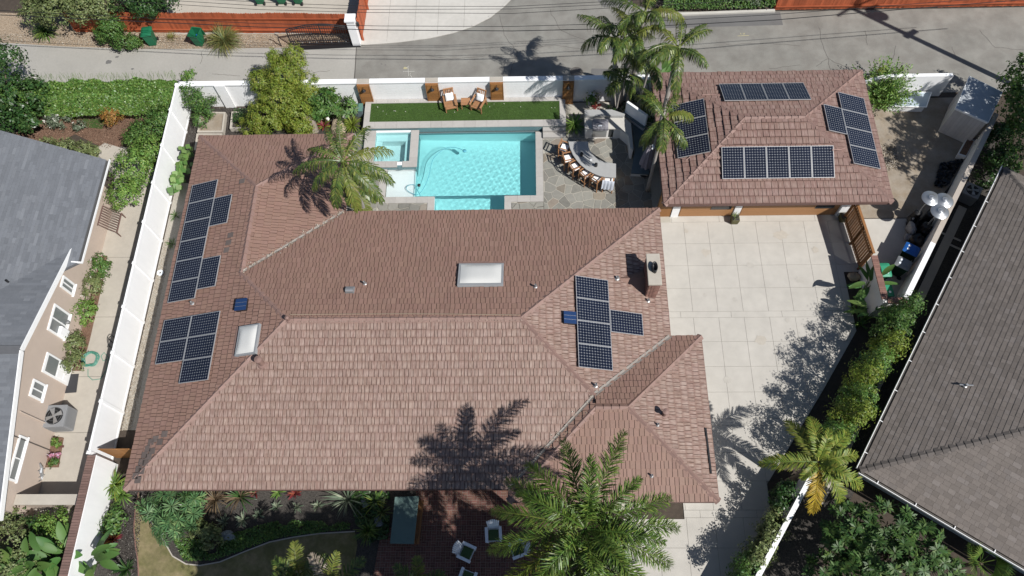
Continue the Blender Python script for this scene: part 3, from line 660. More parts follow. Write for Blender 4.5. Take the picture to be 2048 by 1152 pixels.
# ================================================================== buildings
def frame_of(poly, eave_a, eave_b):
    """u along the eave, v up the slope, n out of the roof"""
    a, b_ = Vector(eave_a), Vector(eave_b); u = (b_-a).normalized()
    n = None
    for i in range(len(poly)):
        q = Vector(poly[i])-a
        c = u.cross(q)
        if c.length > 0.5: n = c.normalized(); break
    if n.z < 0: n = -n
    v = n.cross(u)
    if v.z < 0: v = -v
    return a, u, v, n
def tile_face(bulk, singles, poly, ea, eb, expo, wmin, wmax, hlo, hhi, gap, seed, single_rows=None, joff=0.0):
    rr = random.Random(seed); a, u, v, n = frame_of(poly, ea, eb)
    P2 = [((Vector(p)-a).dot(u), (Vector(p)-a).dot(v)) for p in poly]
    u0, u1 = min(p[0] for p in P2), max(p[0] for p in P2); v0, v1 = min(p[1] for p in P2), max(p[1] for p in P2)
    rows = int((v1-v0)/expo)+1
    for i in range(rows):
        va = v0+i*expo; x = u0-rr.uniform(0, wmax)
        while x < u1:
            wd = rr.uniform(wmin, wmax); j = rr.uniform(-.012, .012)*joff
            p = clip_rect(P2, x+gap/2, x+wd-gap/2, va+j, va+expo+.0)
            lo = hlo*rr.uniform(.75, 1.2)
            if len(p) > 2 and area(p) > 0.004:
                fullt = len(p) == 4 and abs(area(p)-(wd-gap)*(expo-j)) < 1e-3
                if fullt and single_rows is not None and i in single_rows and len(singles) < 300:
                    singles.append((a+u*(x+gap/2)+v*va, u, v, n, wd-gap, lo))
                else:
                    wr_ = bulk.__dict__.setdefault('wear', []); sd_ = bulk.__dict__.setdefault('side', [])
                    k = len(bulk.v)
                    if fullt:
                        flip = u.cross(v).dot(n) < 0; ua, ub = x+gap/2, x+wd-gap/2
                        for q, ww in ((0.0, .05), (.22, 1.0), (.66, .9), (1.0, .1)):
                            vv = va+j+(expo-j)*q; h = lo+(hhi-lo)*q
                            bulk.v += [tuple(a+u*ua+v*vv+n*h), tuple(a+u*ub+v*vv+n*h)]; wr_ += [ww, ww]
                        bulk.v += [tuple(a+u*uu_+v*vv-n*.004) for uu_, vv in ((ua, va+j), (ub, va+j), (ub, va+expo), (ua, va+expo))]; wr_ += [0]*4
                        fs = [(0, 1, 3, 2), (2, 3, 5, 4), (4, 5, 7, 6), (0, 8, 9, 1), (1, 9, 10, 7, 5, 3), (7, 10, 11, 6), (6, 11, 8, 0, 2, 4)]
                        if flip: fs = [f_[::-1] for f_ in fs]
                        bulk.f += [tuple(k+q for q in f_) for f_ in fs]; sd_ += [0, 0, 0, 1, 1, 1, 1]
                    else:
                        m = len(p)
                        A = sum(p[q][0]*p[(q+1) % m][1]-p[(q+1) % m][0]*p[q][1] for q in range(m))
                        if (A < 0) != (u.cross(v).dot(n) < 0): p = p[::-1]
                        hs = [lo+(hhi-lo)*(q[1]-va)/expo for q in p]
                        bulk.v += [tuple(a+u*q[0]+v*q[1]+n*h) for q, h in zip(p, hs)]+[tuple(a+u*q[0]+v*q[1]-n*.004) for q in p]; wr_ += [.5]*m+[0]*m
                        bulk.f.append(tuple(range(k, k+m))); sd_ += [0]+[1]*m; bulk.f += [(k+q, k+m+q, k+m+(q+1) % m, k+(q+1) % m) for q in range(m)]
            x += wd
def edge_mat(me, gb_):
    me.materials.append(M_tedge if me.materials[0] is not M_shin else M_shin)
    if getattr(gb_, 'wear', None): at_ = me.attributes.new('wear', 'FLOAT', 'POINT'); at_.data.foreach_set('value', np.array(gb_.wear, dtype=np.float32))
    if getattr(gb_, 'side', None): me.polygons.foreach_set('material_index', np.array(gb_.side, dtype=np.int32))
def roof(parent, faces, m, expo=.33, w=(.13, .24), hlo=.055, hhi=.006, gap=.02, thick=.16, under=M_under, joff=1.0, m2=None):
    """faces: (polygon, eave point, eave point, rows given singly)"""
    g = G()
    for f in faces:
        p = f[0]
        g.add(p, [tuple(range(len(p)))])
        g.add([(q[0], q[1], q[2]-thick) for q in p], [tuple(range(len(p)-1, -1, -1))])
    r = g.obj('roof', under, parent)
    bulks = {}; singles = []
    for k, f in enumerate(faces):
        fm_ = f[4] if len(f) > 4 else m
        if fm_.name not in bulks: bulks[fm_.name] = (G(), fm_)
        tile_face(bulks[fm_.name][0], singles, f[0], f[1], f[2], expo, w[0], w[1], hlo, hhi, gap, 100+k, f[3] if len(f) > 3 else None, joff)
    for gb_, fm_ in bulks.values():
        ob = gb_.obj('tile_field', fm_, r, kind='stuff'); edge_mat(ob.data, gb_)
    gt = G(); gt.wear = []
    for q, ww in ((0.0, .05), (.22, 1.0), (.66, .9), (1.0, .1)):
        h = hlo+(hhi-hlo)*q; gt.v += [(0, expo*q, h), (1, expo*q, h)]; gt.wear += [ww, ww]
    gt.v += [(0, 0, 0), (1, 0, 0), (1, expo, 0), (0, expo, 0)]; gt.wear += [0]*4
    gt.f = [(0, 1, 3, 2), (2, 3, 5, 4), (4, 5, 7, 6), (0, 8, 9, 1), (1, 9, 10, 7, 5, 3), (7, 10, 11, 6), (6, 11, 8, 0, 2, 4)]; gt.side = [0, 0, 0, 1, 1, 1, 1]
    tm = gt.mesh('tile', faces[0][4] if len(faces[0]) > 4 else m); edge_mat(tm, gt)
    for (p, u, v, n, wd, lo) in singles:
        if u.cross(v).dot(n) < 0: p = p+u*wd; u = -u
        M = Matrix(((u.x*wd, v.x, n.x*lo/hlo, p.x), (u.y*wd, v.y, n.y*lo/hlo, p.y), (u.z*wd, v.z, n.z*lo/hlo, p.z), (0, 0, 0, 1)))
        inst('tile', tm, r, M)
    return r
def caps(parent, a, b_, m, L=.34, wd=.17, h=.085, slope=.3):
    a, b_ = Vector(a), Vector(b_); d = b_-a; n = max(1, round(d.length/L)); t = d.normalized()
    s = t.cross(Vector((0, 0, 1))).normalized(); up = s.cross(t)
    l = d.length/n
    g = G(); g.add([(-wd, 0, -slope*wd+.02), (0, 0, h), (wd, 0, -slope*wd+.02), (-wd*.92, l*1.04, -slope*wd), (0, l*1.04, h-.035), (wd*.92, l*1.04, -slope*wd), (-wd, 0, -slope*wd-.03), (wd, 0, -slope*wd-.03)],
                  [(0, 1, 4, 3), (1, 2, 5, 4), (0, 6, 7, 2, 1)])
    key = ('cap', m.name, round(l, 3), wd); me = MATS.get(key) or g.mesh('ridge_cap', m); MATS[key] = me
    for k in range(n):
        p = a+t*(l*k)
        inst('ridge_cap', me, parent, Matrix(((s.x, t.x, up.x, p.x), (s.y, t.y, up.y, p.y), (s.z, t.z, up.z, p.z), (0, 0, 0, 1))))
def valley(parent, a, b_, wd=.07, z=.045):
    a, b_ = Vector(a), Vector(b_); t = (b_-a).normalized(); s = t.cross(Vector((0, 0, 1))).normalized()*wd
    g = G(); o = Vector((0, 0, z)); g.add([a-s+o+Vector((0, 0, .03)), a+o, a+s+o+Vector((0, 0, .03)), b_-s+o+Vector((0, 0, .03)), b_+o, b_+s+o+Vector((0, 0, .03))], [(0, 1, 4, 3), (1, 2, 5, 4)])
    g.obj('valley_flashing', M_valley, parent)

# ---------------------------------------------------------------- main house
HS, HN, HE, HW, HNW, PM, ZE = 5.776, 19.107, 6.204, -17.083, 23.738, 0.3546, 2.319
hd = (HN-HS)/2; ym = (HN+HS)/2; zr = ZE+PM*hd
WE, WN, WS = 7.561, 12.488, 5.259
hw = (-9.1-HW)/2; zw = ZE+PM*hw; xw = HW+hw; yw1 = HNW-hw; yw0 = ym+(hd-hw)
hs = (WN-WS)/2; zs = ZE+PM*hs; ys_ = (WN+WS)/2; xs1 = WE-hs
k0 = (zr-zs)/PM                                  # hip run down to the small wing's ridge
RL, RR_ = (HW+hd, ym, zr), (HE-hd, ym, zr)
SW, NE, NWc, NE2 = (HW, HS, ZE), (HE, HN, ZE), (HW, HNW, ZE), (-9.1, HNW, ZE)
WRN, WRS = (xw, yw1, zw), (xw, yw0, zw)
VN = (-9.1, HN, ZE)                              # valley foot, north side
J = (HE-hd+k0, ym-k0, zs)                        # where the small ridge meets the hip
SRR = (xs1, ys_, zs); SRL = (J[0]+.02, ys_, zs)
SEc, NEc = (WE, WS, ZE), (WE, WN, ZE)
xsw = SRL[0]-hs; SWc = (xsw, WS, ZE)
VE = (HE, WN, ZE); VS = (xsw+0.0, HS, ZE)
VSt = (SRL[0]-0.0, HS+(SRL[0]-xsw), ZE+PM*(SRL[0]-xsw))
house = thing('main_house', 'long single storey house with brown tiled hip roof beside the pool', 'house', (-5, 12, 0))
g = G(); ins = .55
foot = [(HW+ins, HS+ins), (xsw+ins, HS+ins), (xsw+ins, WS+ins), (WE-ins, WS+ins), (WE-ins, WN-ins), (HE-ins, WN-ins), (HE-ins, HN-ins), (-9.1-ins, HN-ins), (-9.1-ins, HNW-ins), (HW+ins, HNW-ins)]
g.prism(foot, -0.02, ZE+.05); g.obj('wall', M_stucco, house)
hr = roof(house, [
    ([SW, VS, VSt, J, RR_, RL], SW, VS, (1, 2, 3, 4), M_roofs),
    ([NE, VN, WRS, RL, RR_], NE, VN),
    ([NWc, SW, RL, WRS, WRN], NWc, SW),
    ([VN, NE2, WRN, WRS], VN, NE2),
    ([NE2, NWc, WRN], NE2, NWc),
    ([VE, NE, RR_, J, ], VE, NE, None, M_roofe),
    ([SWc, SEc, SRR, SRL], SWc, SEc),
    ([SEc, NEc, SRR], SEc, NEc, None, M_roofe),
    ([NEc, VE, J, SRL, SRR], NEc, VE),
    ([SWc, SRL, VSt, VS], SWc, VS)], M_roof)
for a, b_ in ((SW, RL), (NE, RR_), (NWc, WRN), (NE2, WRN), (SEc, SRR), (NEc, SRR), (SWc, SRL), (WRS, RL)): caps(hr, a, b_, M_cap)
caps(hr, RL, RR_, M_cap); caps(hr, WRS, WRN, M_cap); caps(hr, SRL, SRR, M_cap); caps(hr, J, RR_, M_cap)
valley(hr, VN, WRS); valley(hr, VE, J, .09); valley(hr, VS, VSt, .06)
# fascia / gutters
def fascia(parent, pts, m, z0=-.17, z1=.0, wd=.06, name='fascia', close=False):
    g = G()
    for a, b_ in zip(pts, pts[1:]): g.bar(Vector(a)+Vector((0, 0, (z0+z1)/2)), Vector(b_)+Vector((0, 0, (z0+z1)/2)), wd, abs(z1-z0))
    return g.obj(name, m, parent)
M_gut = mat('brown_fascia', (0.17, 0.10, 0.085), 0.6, 0.1)
fascia(hr, [SW, VS], M_gut); fascia(hr, [NE, VN], M_gut); fascia(hr, [VN, NE2, NWc, SW], M_gut); fascia(hr, [VE, NE], M_gut); fascia(hr, [SWc, SEc, NEc, VE], M_gut); fascia(hr, [VS, SWc], M_gut)
# roof planes for placing things
def plane(p, q, r): 
    p, q, r = Vector(p), Vector(q), Vector(r); n = (q-p).cross(r-p).normalized(); return p, (n if n.z > 0 else -n)
PLN = dict(S=plane(SW, VS, RL), N=plane(NE, VN, RL), W=plane(NWc, SW, RL), E=plane(VE, NE, RR_), WE=plane(VN, NE2, WRN), SS=plane(SWc, SEc, SRR), SE=plane(SEc, NEc, SRR))
UPV = dict(S=(0, 1), N=(0, -1), W=(1, 0), E=(-1, 0), WE=(-1, 0), SS=(0, 1), SE=(-1, 0))
# replaced greyish tiles near the south-west corner
_pw = plane(NWc, SW, RL); M_tgrey = mat('replaced_tile', (0.165, 0.132, 0.118), 0.7, 0.15, 6, island=0.12)
for px, py in ((302, 884), (296, 897), (289, 910), (283, 924), (277, 938), (271, 952), (304, 902), (311, 878), (319, 884), (291, 926), (283, 942), (276, 960), (329, 868), (297, 914), (461, 470), (457, 485), (453, 500), (484, 362)):
    q = at_plane(px, py, _pw[0]+_pw[1]*.05, _pw[1]); v = (Vector((1, 0, 0))-_pw[1]*_pw[1].x).normalized(); u = v.cross(_pw[1])
    G().obox(q, (.26, .31, .02), Matrix((u, v, _pw[1])).transposed()).obj('replaced_tile', M_tgrey, hr)
def pframe(pn, up):
    p, n = pn; v = (Vector((up[0], up[1], 0))-n*n.dot(Vector((up[0], up[1], 0)))).normalized(); u = v.cross(n); return p, u, v, n
def on_roof(key, px, py, off=.05, P_=None, U_=None):
    p, n = (P_ or PLN)[key]; return at_plane(px, py, p+n*off, n)
def pipe(parent, key, px, py, r=.05, h=.3, m=M_galv, nm='vent_pipe', P_=None, cap_=False):
    p = on_roof(key, px, py, .03, P_); g = G(); g.lathe([(r*2.1, -.02), (r*1.9, .03), (r*1.1, .05), (r, .06), (r, h), (r*.7, h), (r*.7, h-.05)] if not cap_ else [(r*2, -.02), (r*1.8, .03), (r, .05), (r, h), (r*1.5, h), (r*1.5, h+.1), (r*.3, h+.14)], p, 12)
    return g.obj(nm, m, parent, smooth=False)
for key, px, py, r, h, c_ in (('N', 730, 568, .045, .25, 0), ('N', 1071, 574, .045, .25, 0), ('SE', 1315, 850, .04, .22, 0), ('SS', 1303, 952, .04, .22, 0), ('SE', 1328, 830, .09, .45, 1), ('S', 525, 728, .11, .5, 1), ('E', 1191, 772, .05, .3, 0), ('W', 385, 607, .05, .2, 0), ('E', 1234, 557, .06, .2, 0), ('E', 1296, 602, .05, .2, 0), ('S', 578, 641, .06, .25, 1)):
    pipe(hr, key, px, py, r, h, M_galv if c_ == 0 else M_cap, 'vent_pipe', None, c_)
# low half-round roof vent
p = on_roof('N', 700, 582, .03); g = G(); g.tube([p+Vector((-.17, 0, .08)), p+Vector((.17, 0, .08))], .12, 12); g.box(tuple(p+Vector((-.2, -.2, -.05))), tuple(p+Vector((.2, .2, .03)))); g.obj('roof_vent', M_galv, hr)
p = at(500, 300, 0); 
# skylights
M_dome = mat('skylight_dome', (0.74, 0.735, 0.70), 0.25, 0.05, 2, spec=0.6); M_curb = mat('skylight_kerb', (0.33, 0.34, 0.35), 0.5, 0.1)
def skylight(key, corners, par, h=.16):
    pn = PLN[key]; p0, u, v, n = pframe(pn, UPV[key])
    q = [at_plane(px, py, pn[0]+n*(h+.03), n) for px, py in corners]; c = sum(q, Vector())/4
    lu = max(abs((a-c).dot(u)) for a in q); lv = max(abs((a-c).dot(v)) for a in q)
    base = c-n*(h+.03)
    s = thing if False else None
    g = G(); Mx = Matrix((u, v, n)).transposed()
    g.obox(base+n*(h/2), (2*lu, 2*lv, h), Mx); fr = g.obj('skylight', M_curb, par)
    g = G(); N_ = 10
    for j in range(N_+1):
        for i in range(N_+1):
            a, b_ = 2*i/N_-1, 2*j/N_-1
            g.v.append(tuple(base+u*(a*lu*.9)+v*(b_*lv*.86)+n*(h+.012+.10*(1-a**4)*(1-b_**4))))
    g.f = [(j*(N_+1)+i, j*(N_+1)+i+1, (j+1)*(N_+1)+i+1, (j+1)*(N_+1)+i) for j in range(N_) for i in range(N_)]
    g.obj('dome', M_dome, fr, smooth=True)
    g = G(); g.obox(base-v*(lv+.13)+n*.045, (2*lu+.1, .2, .012), Mx); g.obj('flashing', M_cap, fr)
skylight('N', ((918, 526), (1006, 526), (1005, 568), (917, 568)), hr)
skylight('W', ((480, 652), (516, 648), (508, 706), (468, 710)), hr)
# solar attic fans
M_pv2 = mat('fan_panel', (0.02, 0.05, 0.14), 0.25, 0.1, 4, spec=0.6)
def fan(key, px, py, par):
    pn = PLN[key]; p0, u, v, n = pframe(pn, UPV[key]); c = on_roof(key, px, py, .2); Mx = Matrix((u, v, n)).transposed(); b_ = c-n*.2
    g = G(); g.obox(b_+n*.09, (.52, .52, .16), Mx); f = g.obj('attic_fan', M_black, par)
    g = G(); T = Mx @ rot(0, R(-6), 0)
    g.obox(b_+n*.215, (.56, .56, .02), T); g.obj('fan_panel', M_pv2, f)
    g = G()
    for k in (-1, 1): g.obox(b_+n*.228+u*(k*.09), (.012, .54, .004), T)
    g.obj('panel_rib', M_galv, f)
fan('W', 482, 609, hr); fan('E', 1140, 635, hr)
# ridge rope, ridge vent bar on the east slope
g = G(); pts = [on_roof('N', px, py, .10) for px, py in ((580, 629), (700, 628), (815, 627.5), (910, 628), (1040, 630))]; g.tube(pts, .012, 5); g.obj('ridge_cable', mat('cable', (0.42, 0.33, 0.24), .8, .1), hr)
pn = PLN['SE']; a, b_ = on_roof('SE', 1411, 856, .06), on_roof('SE', 1422, 947, .06); g = G(); g.bar(a, b_, .07, .1); g.obj('rain_diverter', M_black, hr)
# chimney
ct, cb_ = 4.10, 2.3
cc = [at(px, py, ct) for px, py in ((1297, 507), (1320, 505), (1326, 567), (1302, 567))]
cx0, cx1 = 5.16, 5.66; cy0, cy1 = cc[3].y, cc[0].y-.05
ch = G().box((cx0+.03, cy0+.03, cb_), (cx1-.03, cy1-.03, ct-.13)).obj('chimney', M_mortar, hr)
bl, bh = .21, .072
bmeH = G().box((-bl/2+.004, -.03, -bh/2+.004), (bl/2-.004, .03, bh/2-.004)).mesh('brick', M_brickc)
nz = int((ct-.13-cb_)/bh)
for i in range(nz):
    z = cb_+bh*(i+.5)
    if z > 3.45-.35*0:
        pass
    for (fx, fy, ln, ax_) in ((cx0, cy0, cx1-cx0, 0), (cx0, cy0, cy1-cy0, 1), (cx1, cy0, cy1-cy0, 2)):
        zroof = ZE+PM*(HE-(fx if ax_ != 0 else cx0))
        if z < zroof-.1 and ax_ != 2: continue
        if ax_ == 2 and i % 1 == 0 and z < 2.9: continue
        nb = int(ln/bl); l = ln/nb
        for k in range(nb):
            t = (k+.5+(.5 if i % 2 else 0)) % nb * l
            if t < l*.3 or t > ln-l*.3: continue
            if ax_ == 0: M = Matrix.Translation((fx+t, fy+.01, z))
            elif ax_ == 1: M = Matrix.Translation((fx+.01, fy+t, z)) @ Matrix.Rotation(math.pi/2, 4, 'Z')
            else: M = Matrix.Translation((fx-.01, fy+t, z)) @ Matrix.Rotation(math.pi/2, 4, 'Z')
            inst('brick', bmeH, ch, M)
G().box((cx0-.05, cy0-.05, ct-.13), (cx1+.05, cy1+.05, ct)).obj('chimney_cap', M_concp, ch, bevel=.02)
fc = at(1310, 533, ct+.2); g = G(); g.lathe([(.125, -.2), (.125, .02), (.10, .02), (.10, -.15)], (fc.x, fc.y, ct+.2), 18, 1.0, 2.0); g.obj('flue', M_black, ch, smooth=True)
# cricket behind the chimney
g = G(); q = on_roof('E', 1234, 557, .04); a, b_ = Vector((cx0-.02, cy0+.1, ZE+PM*(HE-cx0)+.03)), Vector((cx0-.02, cy1-.1, ZE+PM*(HE-cx0)+.03)); t = Vector((cx0-.02, (cy0+cy1)/2, a.z+.45))
q = Vector((cx0-1.25, (cy0+cy1)/2, ZE+PM*(HE-cx0+1.25)+.03)); g.add([q, a, t, b_], [(0, 1, 2), (0, 2, 3)]); g.obj('chimney_cricket', M_roof, hr)

# ---------------------------------------------------------------- garage
GE, GN, GS, GW, GZ = 17.245, 27.056, 19.10, 6.396, 2.70
hg = (GN-GS)/2; gy = (GN+GS)/2; gz = GZ+PM*hg
gSW, gSE, gNE, gNW = (GW, GS, GZ), (GE, GS, GZ), (GE, GN, GZ), (GW, GN, GZ); gL, gR = (GW+hg, gy, gz), (GE-hg, gy, gz)
garage = thing('garage', 'detached two door garage with brown tiled hip roof and timber doors', 'garage', (11.8, 23, 0))
g = G(); g.prism([(6.95, 20.2), (16.3, 20.2), (16.3, 26.55), (6.95, 26.55)], -.02, GZ); g.obj('wall', M_stucco, garage)
gr = roof(garage, [([gSW, gSE, gR, gL], gSW, gSE, (0, 1, 2, 3, 4, 5)), ([gNE, gNW, gL, gR], gNE, gNW), ([gNW, gSW, gL], gNW, gSW), ([gSE, gNE, gR], gSE, gNE)], M_roofg, expo=.36, w=(.19, .33), hlo=.075)
for a, b_ in ((gSW, gL), (gNW, gL), (gSE, gR), (gNE, gR), (gL, gR)): caps(gr, a, b_, M_cap)
fascia(gr, [gSW, gSE, gNE, gNW, gSW], M_gut)
PLG = dict(S=plane(gSW, gSE, gR), N=plane(gNE, gNW, gR), W=plane(gNW, gSW, gL), E=plane(gSE, gNE, gR))
M_cond = mat('pink_conduit', (0.42, 0.27, 0.23), 0.6, 0.1)
for key, pts in (('N', ((1404, 190), (1420, 189), (1440, 191))), ('W', ((1360, 316), (1372, 320), (1380, 314))), ('S', ((1412, 312), (1426, 315), (1442, 314))), ('E', ((1664, 300), (1680, 299), (1690, 296)))):
    pl, n_ = PLG[key]; G().tube([at_plane(px, py, pl+n_*.09, n_) for px, py in pts], .018, 6).obj('conduit', M_cond, gr)
# front: piers, doors
for (px0, px1) in ((1340.5, 1355), (1463, 1476)):
    x0 = at(px0, 434).x; x1 = at(px1, 434).x; G().box((x0, 19.96, 0), (x1, 20.19, GZ)).obj('pier', M_white, garage)
G().box((15.62, 19.96, 0), (16.32, 20.19, GZ)).obj('pier', M_white, garage)
G().box((6.45, 20.0, 0), (7.16, 20.19, GZ-.02)).obj('side_panel', M_wood, garage)
def garage_door(x0, x1, wins):
    d = G().box((x0, 20.02, 0.02), (x1, 20.185, 2.2)).obj('garage_door', M_door, garage)
    n = 4
    for k in range(n):
        z0 = .03+k*.54; G().box((x0+.02, 19.995, z0+.008), (x1-.02, 20.018, z0+.532)).obj('door_panel', M_door, d)
    for (a, b_) in wins:
        for (z0, z1) in ((.7, 1.0), (1.25, 1.5)): G().box((a, 19.975, z0), (b_, 19.993, z1)).obj('door_glass', M_dglass, d)
    return d
xa, xb, xc_, xd = at(1356, 434).x, at(1462, 434).x, at(1477, 434).x, 15.6
garage_door(xa+.02, xb-.02, [(at(1415, 430).x, at(1455, 430).x)]); garage_door(xc_+.02, xd-.02, [(at(1620, 428).x, at(1656, 428).x)])

# ---------------------------------------------------------------- solar panels
M_cell = mat('solar_cell', (0.009, 0.013, 0.030), 0.2, 0.25, 0.8, spec=0.4, big=.3, bigscale=.5); M_back = mat('solar_backsheet', (0.33, 0.35, 0.37), 0.5, 0.03)
M_fr = mat('panel_frame', (0.62, 0.62, 0.62), 0.35, 0.03, metal=0.5)
PWd, PLn, th = 1.046, 1.559, .045
gf = G()
for (a, b_) in (((-PWd/2, -PLn/2), (-PWd/2+.022, PLn/2)), ((PWd/2-.022, -PLn/2), (PWd/2, PLn/2)), ((-PWd/2+.022, -PLn/2), (PWd/2-.022, -PLn/2+.022)), ((-PWd/2+.022, PLn/2-.022), (PWd/2-.022, PLn/2))): gf.box((*a, 0), (*b_, th))
me_fr = gf.mesh('frame', M_fr); me_bk = G().box((-PWd/2+.02, -PLn/2+.02, .005), (PWd/2-.02, PLn/2-.02, th-.012)).mesh('backsheet', M_back)
gc = G(); cp = .1262; hh_ = cp/2-.0022; ck = .02
for i in range(8):
    for j in range(12):
        x, y = (i-3.5)*cp, (j-5.5)*cp
        gc.add([(x+a, y+b_, th-.010) for a, b_ in ((-hh_+ck, -hh_), (hh_-ck, -hh_), (hh_, -hh_+ck), (hh_, hh_-ck), (hh_-ck, hh_), (-hh_+ck, hh_), (-hh_, hh_-ck), (-hh_, -hh_+ck))], [tuple(range(8))])
me_cl = gc.mesh('solar_cells', M_cell)
me_rl = G().box((-PWd/2+.02, -.5, -.10), (PWd/2-.02, -.46, -.002)).box((-PWd/2+.02, .46, -.10), (PWd/2-.02, .5, -.002)).mesh('mounting_rail', M_galv)
def panel(c, ux, uy, n, label, group):
    t = bpy.data.objects.new('solar_panel', None); link(t); t.empty_display_size = .2
    t.matrix_world = Matrix(((ux.x, uy.x, n.x, c.x), (ux.y, uy.y, n.y, c.y), (ux.z, uy.z, n.z, c.z), (0, 0, 0, 1))); tag(t, label, 'solar panel', group)
    for nm, me in (('frame', me_fr), ('backsheet', me_bk), ('solar_cells', me_cl), ('mounting_rail', me_rl)):
        o = bpy.data.objects.new(nm, me); link(o); o.parent = t
        if nm == 'solar_cells': o['kind'] = 'stuff'
    return t
def array(PL, key, up, anchor, cells, group):
    """anchor: survey mark of the array's reference corner; cells: (du, dv, turned, label), u to the right seen from downslope, v up-slope"""
    pn = PL[key]; _, u, v, n = pframe(pn, up); o = at_plane(*anchor, pn[0]+n*.16, n)
    if u.cross(v).dot(n) < 0: u = -u
    for (du, dv, turned, label) in cells:
        w_, l_ = (PLn, PWd) if turned else (PWd, PLn)
        c = o+u*(du+w_/2)+v*(dv+l_/2)-n*.03
        panel(c, v if turned else u, -u if turned else v, n, label, group)
gp = .02; s1, s2 = PWd+gp, PLn+gp
ordw = ['topmost', 'second from top', 'third from top', 'fourth from top', 'fifth from top', 'bottom']
# west slope, long array: u runs north->south is -u ; reference corner = north-west corner of column (down-slope)
pnW = PLN['W']; _, uW, vW, nW = pframe(pnW, (1, 0))
sgn = 1 if uW.y > 0 else -1          # +u points north or south
def west(anchor, cells, group):
    o = at_plane(*anchor, pnW[0]+nW*.16, nW); us = uW*(-sgn)       # us points south
    for (ds, dv, turned, label) in cells:
        w_, l_ = (PLn, PWd) if turned else (PWd, PLn); c = o+us*(ds+w_/2)+vW*(dv+l_/2)-nW*.03
        if turned: ux, uy = vW, -us*sgn*0+us
        else: ux, uy = us, vW
        if ux.cross(uy).dot(nW) < 0: ux = -ux
        panel(c, ux, uy, nW, label, group)
west((385, 371), [(k*s1, 0, False, 'black solar panel, %s in the six-panel column along the fence' % ordw[k]) for k in range(6)]
     + [(1*s1+.02, s2, True, 'black solar panel turned sideways beside the upper half of the six-panel column'), (4*s1+.12, s2, True, 'black solar panel turned sideways beside the lower end of the six-panel column')], 'solar panels on the left roof slope')
west((329, 641), [(0, 0, False, 'black solar panel, upper left of the five-panel block by the small skylight'), (s1, 0, False, 'black solar panel, lower left of the five-panel block by the small skylight'),
     (0, s2, False, 'black solar panel, upper right of the five-panel block by the small skylight'), (s1, s2, False, 'black solar panel, middle right of the five-panel block by the small skylight'), (2*s1, s2, False, 'black solar panel, lowest of the five-panel block by the small skylight')], 'solar panels on the left roof slope')
def face_array(PL, key, up, anchor, south, upv, cells, group):
    pn = PL[key]; _, u, v, n = pframe(pn, up); o = at_plane(*anchor, pn[0]+n*.16, n)
    uu = u if (u.x*south[0]+u.y*south[1]) > 0 else -u; vv = v*upv
    for (da, db, turned, label) in cells:
        w_, l_ = (PLn, PWd) if turned else (PWd, PLn); c = o+uu*(da+w_/2)+vv*(db+l_/2)-n*.03
        ux, uy = (vv, uu) if turned else (uu, vv)
        if ux.cross(uy).dot(n) < 0: ux = -ux
        panel(c, ux, uy, n, label, group)
o4 = ['topmost', 'second', 'third', 'lowest']
face_array(PLN, 'E', (-1, 0), (1151, 551), (0, -1), -1, [(k*s1, 0, False, 'black solar panel, %s of the four stacked left of the chimney' % o4[k]) for k in range(4)]
     + [(1.42, s2, False, 'single black solar panel below the chimney, right of the stack of four')], 'solar panels on the right roof slope')
o4l = ['leftmost', 'second from left', 'third from left', 'rightmost']
face_array(PLG, 'N', (0, -1), (1438, 168), (1, 0), 1, [(k*s1, 0, False, 'black solar panel, %s of the row on the garage roof towards the alley' % o4l[k]) for k in range(4)], 'solar panels on the garage roof')
o5l = ['leftmost', 'second from left', 'middle', 'second from right', 'rightmost']
face_array(PLG, 'S', (0, 1), (1443, 294), (1, 0), -1, [(k*s1, 0, False, 'black solar panel, %s of the row of five above the garage doors' % o5l[k]) for k in range(5)], 'solar panels on the garage roof')
face_array(PLG, 'W', (1, 0), (1421, 303), (0, 1), -1, [(k*s1, 0, False, 'black solar panel, %s of the three on the garage slope under the palms' % ('lowest', 'middle', 'topmost')[k]) for k in range(3)], 'solar panels on the garage roof')
face_array(PLG, 'E', (-1, 0), (1676, 184), (0, -1), -1, [(k*s1, 0, False, 'black solar panel, %s of the four stacked on the garage slope over the dirt yard' % o4[k]) for k in range(4)]
     + [(1.02, -PWd-gp, True, 'black solar panel turned upright beside the stack on the garage right slope')], 'solar panels on the garage roof')

# ---------------------------------------------------------------- neighbour house, left: grey shingles, beige gable wall
nb = thing('neighbour_house', 'beige stucco house with grey shingle roof and white windows', 'house', (-24, 12, 0))
EX = -21.2; ze = 3.0; pit = .25; ay = 11.2; az = 4.5; GX = -21.66
A0, B0 = Vector((EX, 21.85, ze)), Vector((EX, 16.1, ze)); C0 = Vector((EX-6.0, 11.2, az)); D0 = Vector((EX-5.3, 22.9, ze+pit*5.3))
AP = Vector((GX, ay, az)); RB, RT = Vector((GX, 4.45, ze-.15)), Vector((GX, 16.8, ze+.08))
g = G()
def face(g, pts, th_=.14): g.slab(pts, (0, 0, -th_))
face(g, [B0, A0, D0, C0]); face(g, [D0, Vector((-38, 25.0, ze)), Vector((-38, 12, ze)), C0]); 
g.add([AP+Vector((0, 0, .03)), RT+Vector((0, 0, .03)), Vector((EX-.75, 16.45, ze+.2)), C0+Vector((0, 0, .03))], [(0, 1, 2, 3)])
face(g, [RB, AP, Vector((-38, ay, az)), Vector((-38, 4.4, ze-.1))]); face(g, [AP, RT, C0, ]); face(g, [C0, Vector((-38, ay, az)), Vector((-38, ay+3, az-.4))])
nr = g.obj('roof', M_shingc, nb)
bk_ = G(); sg_ = []
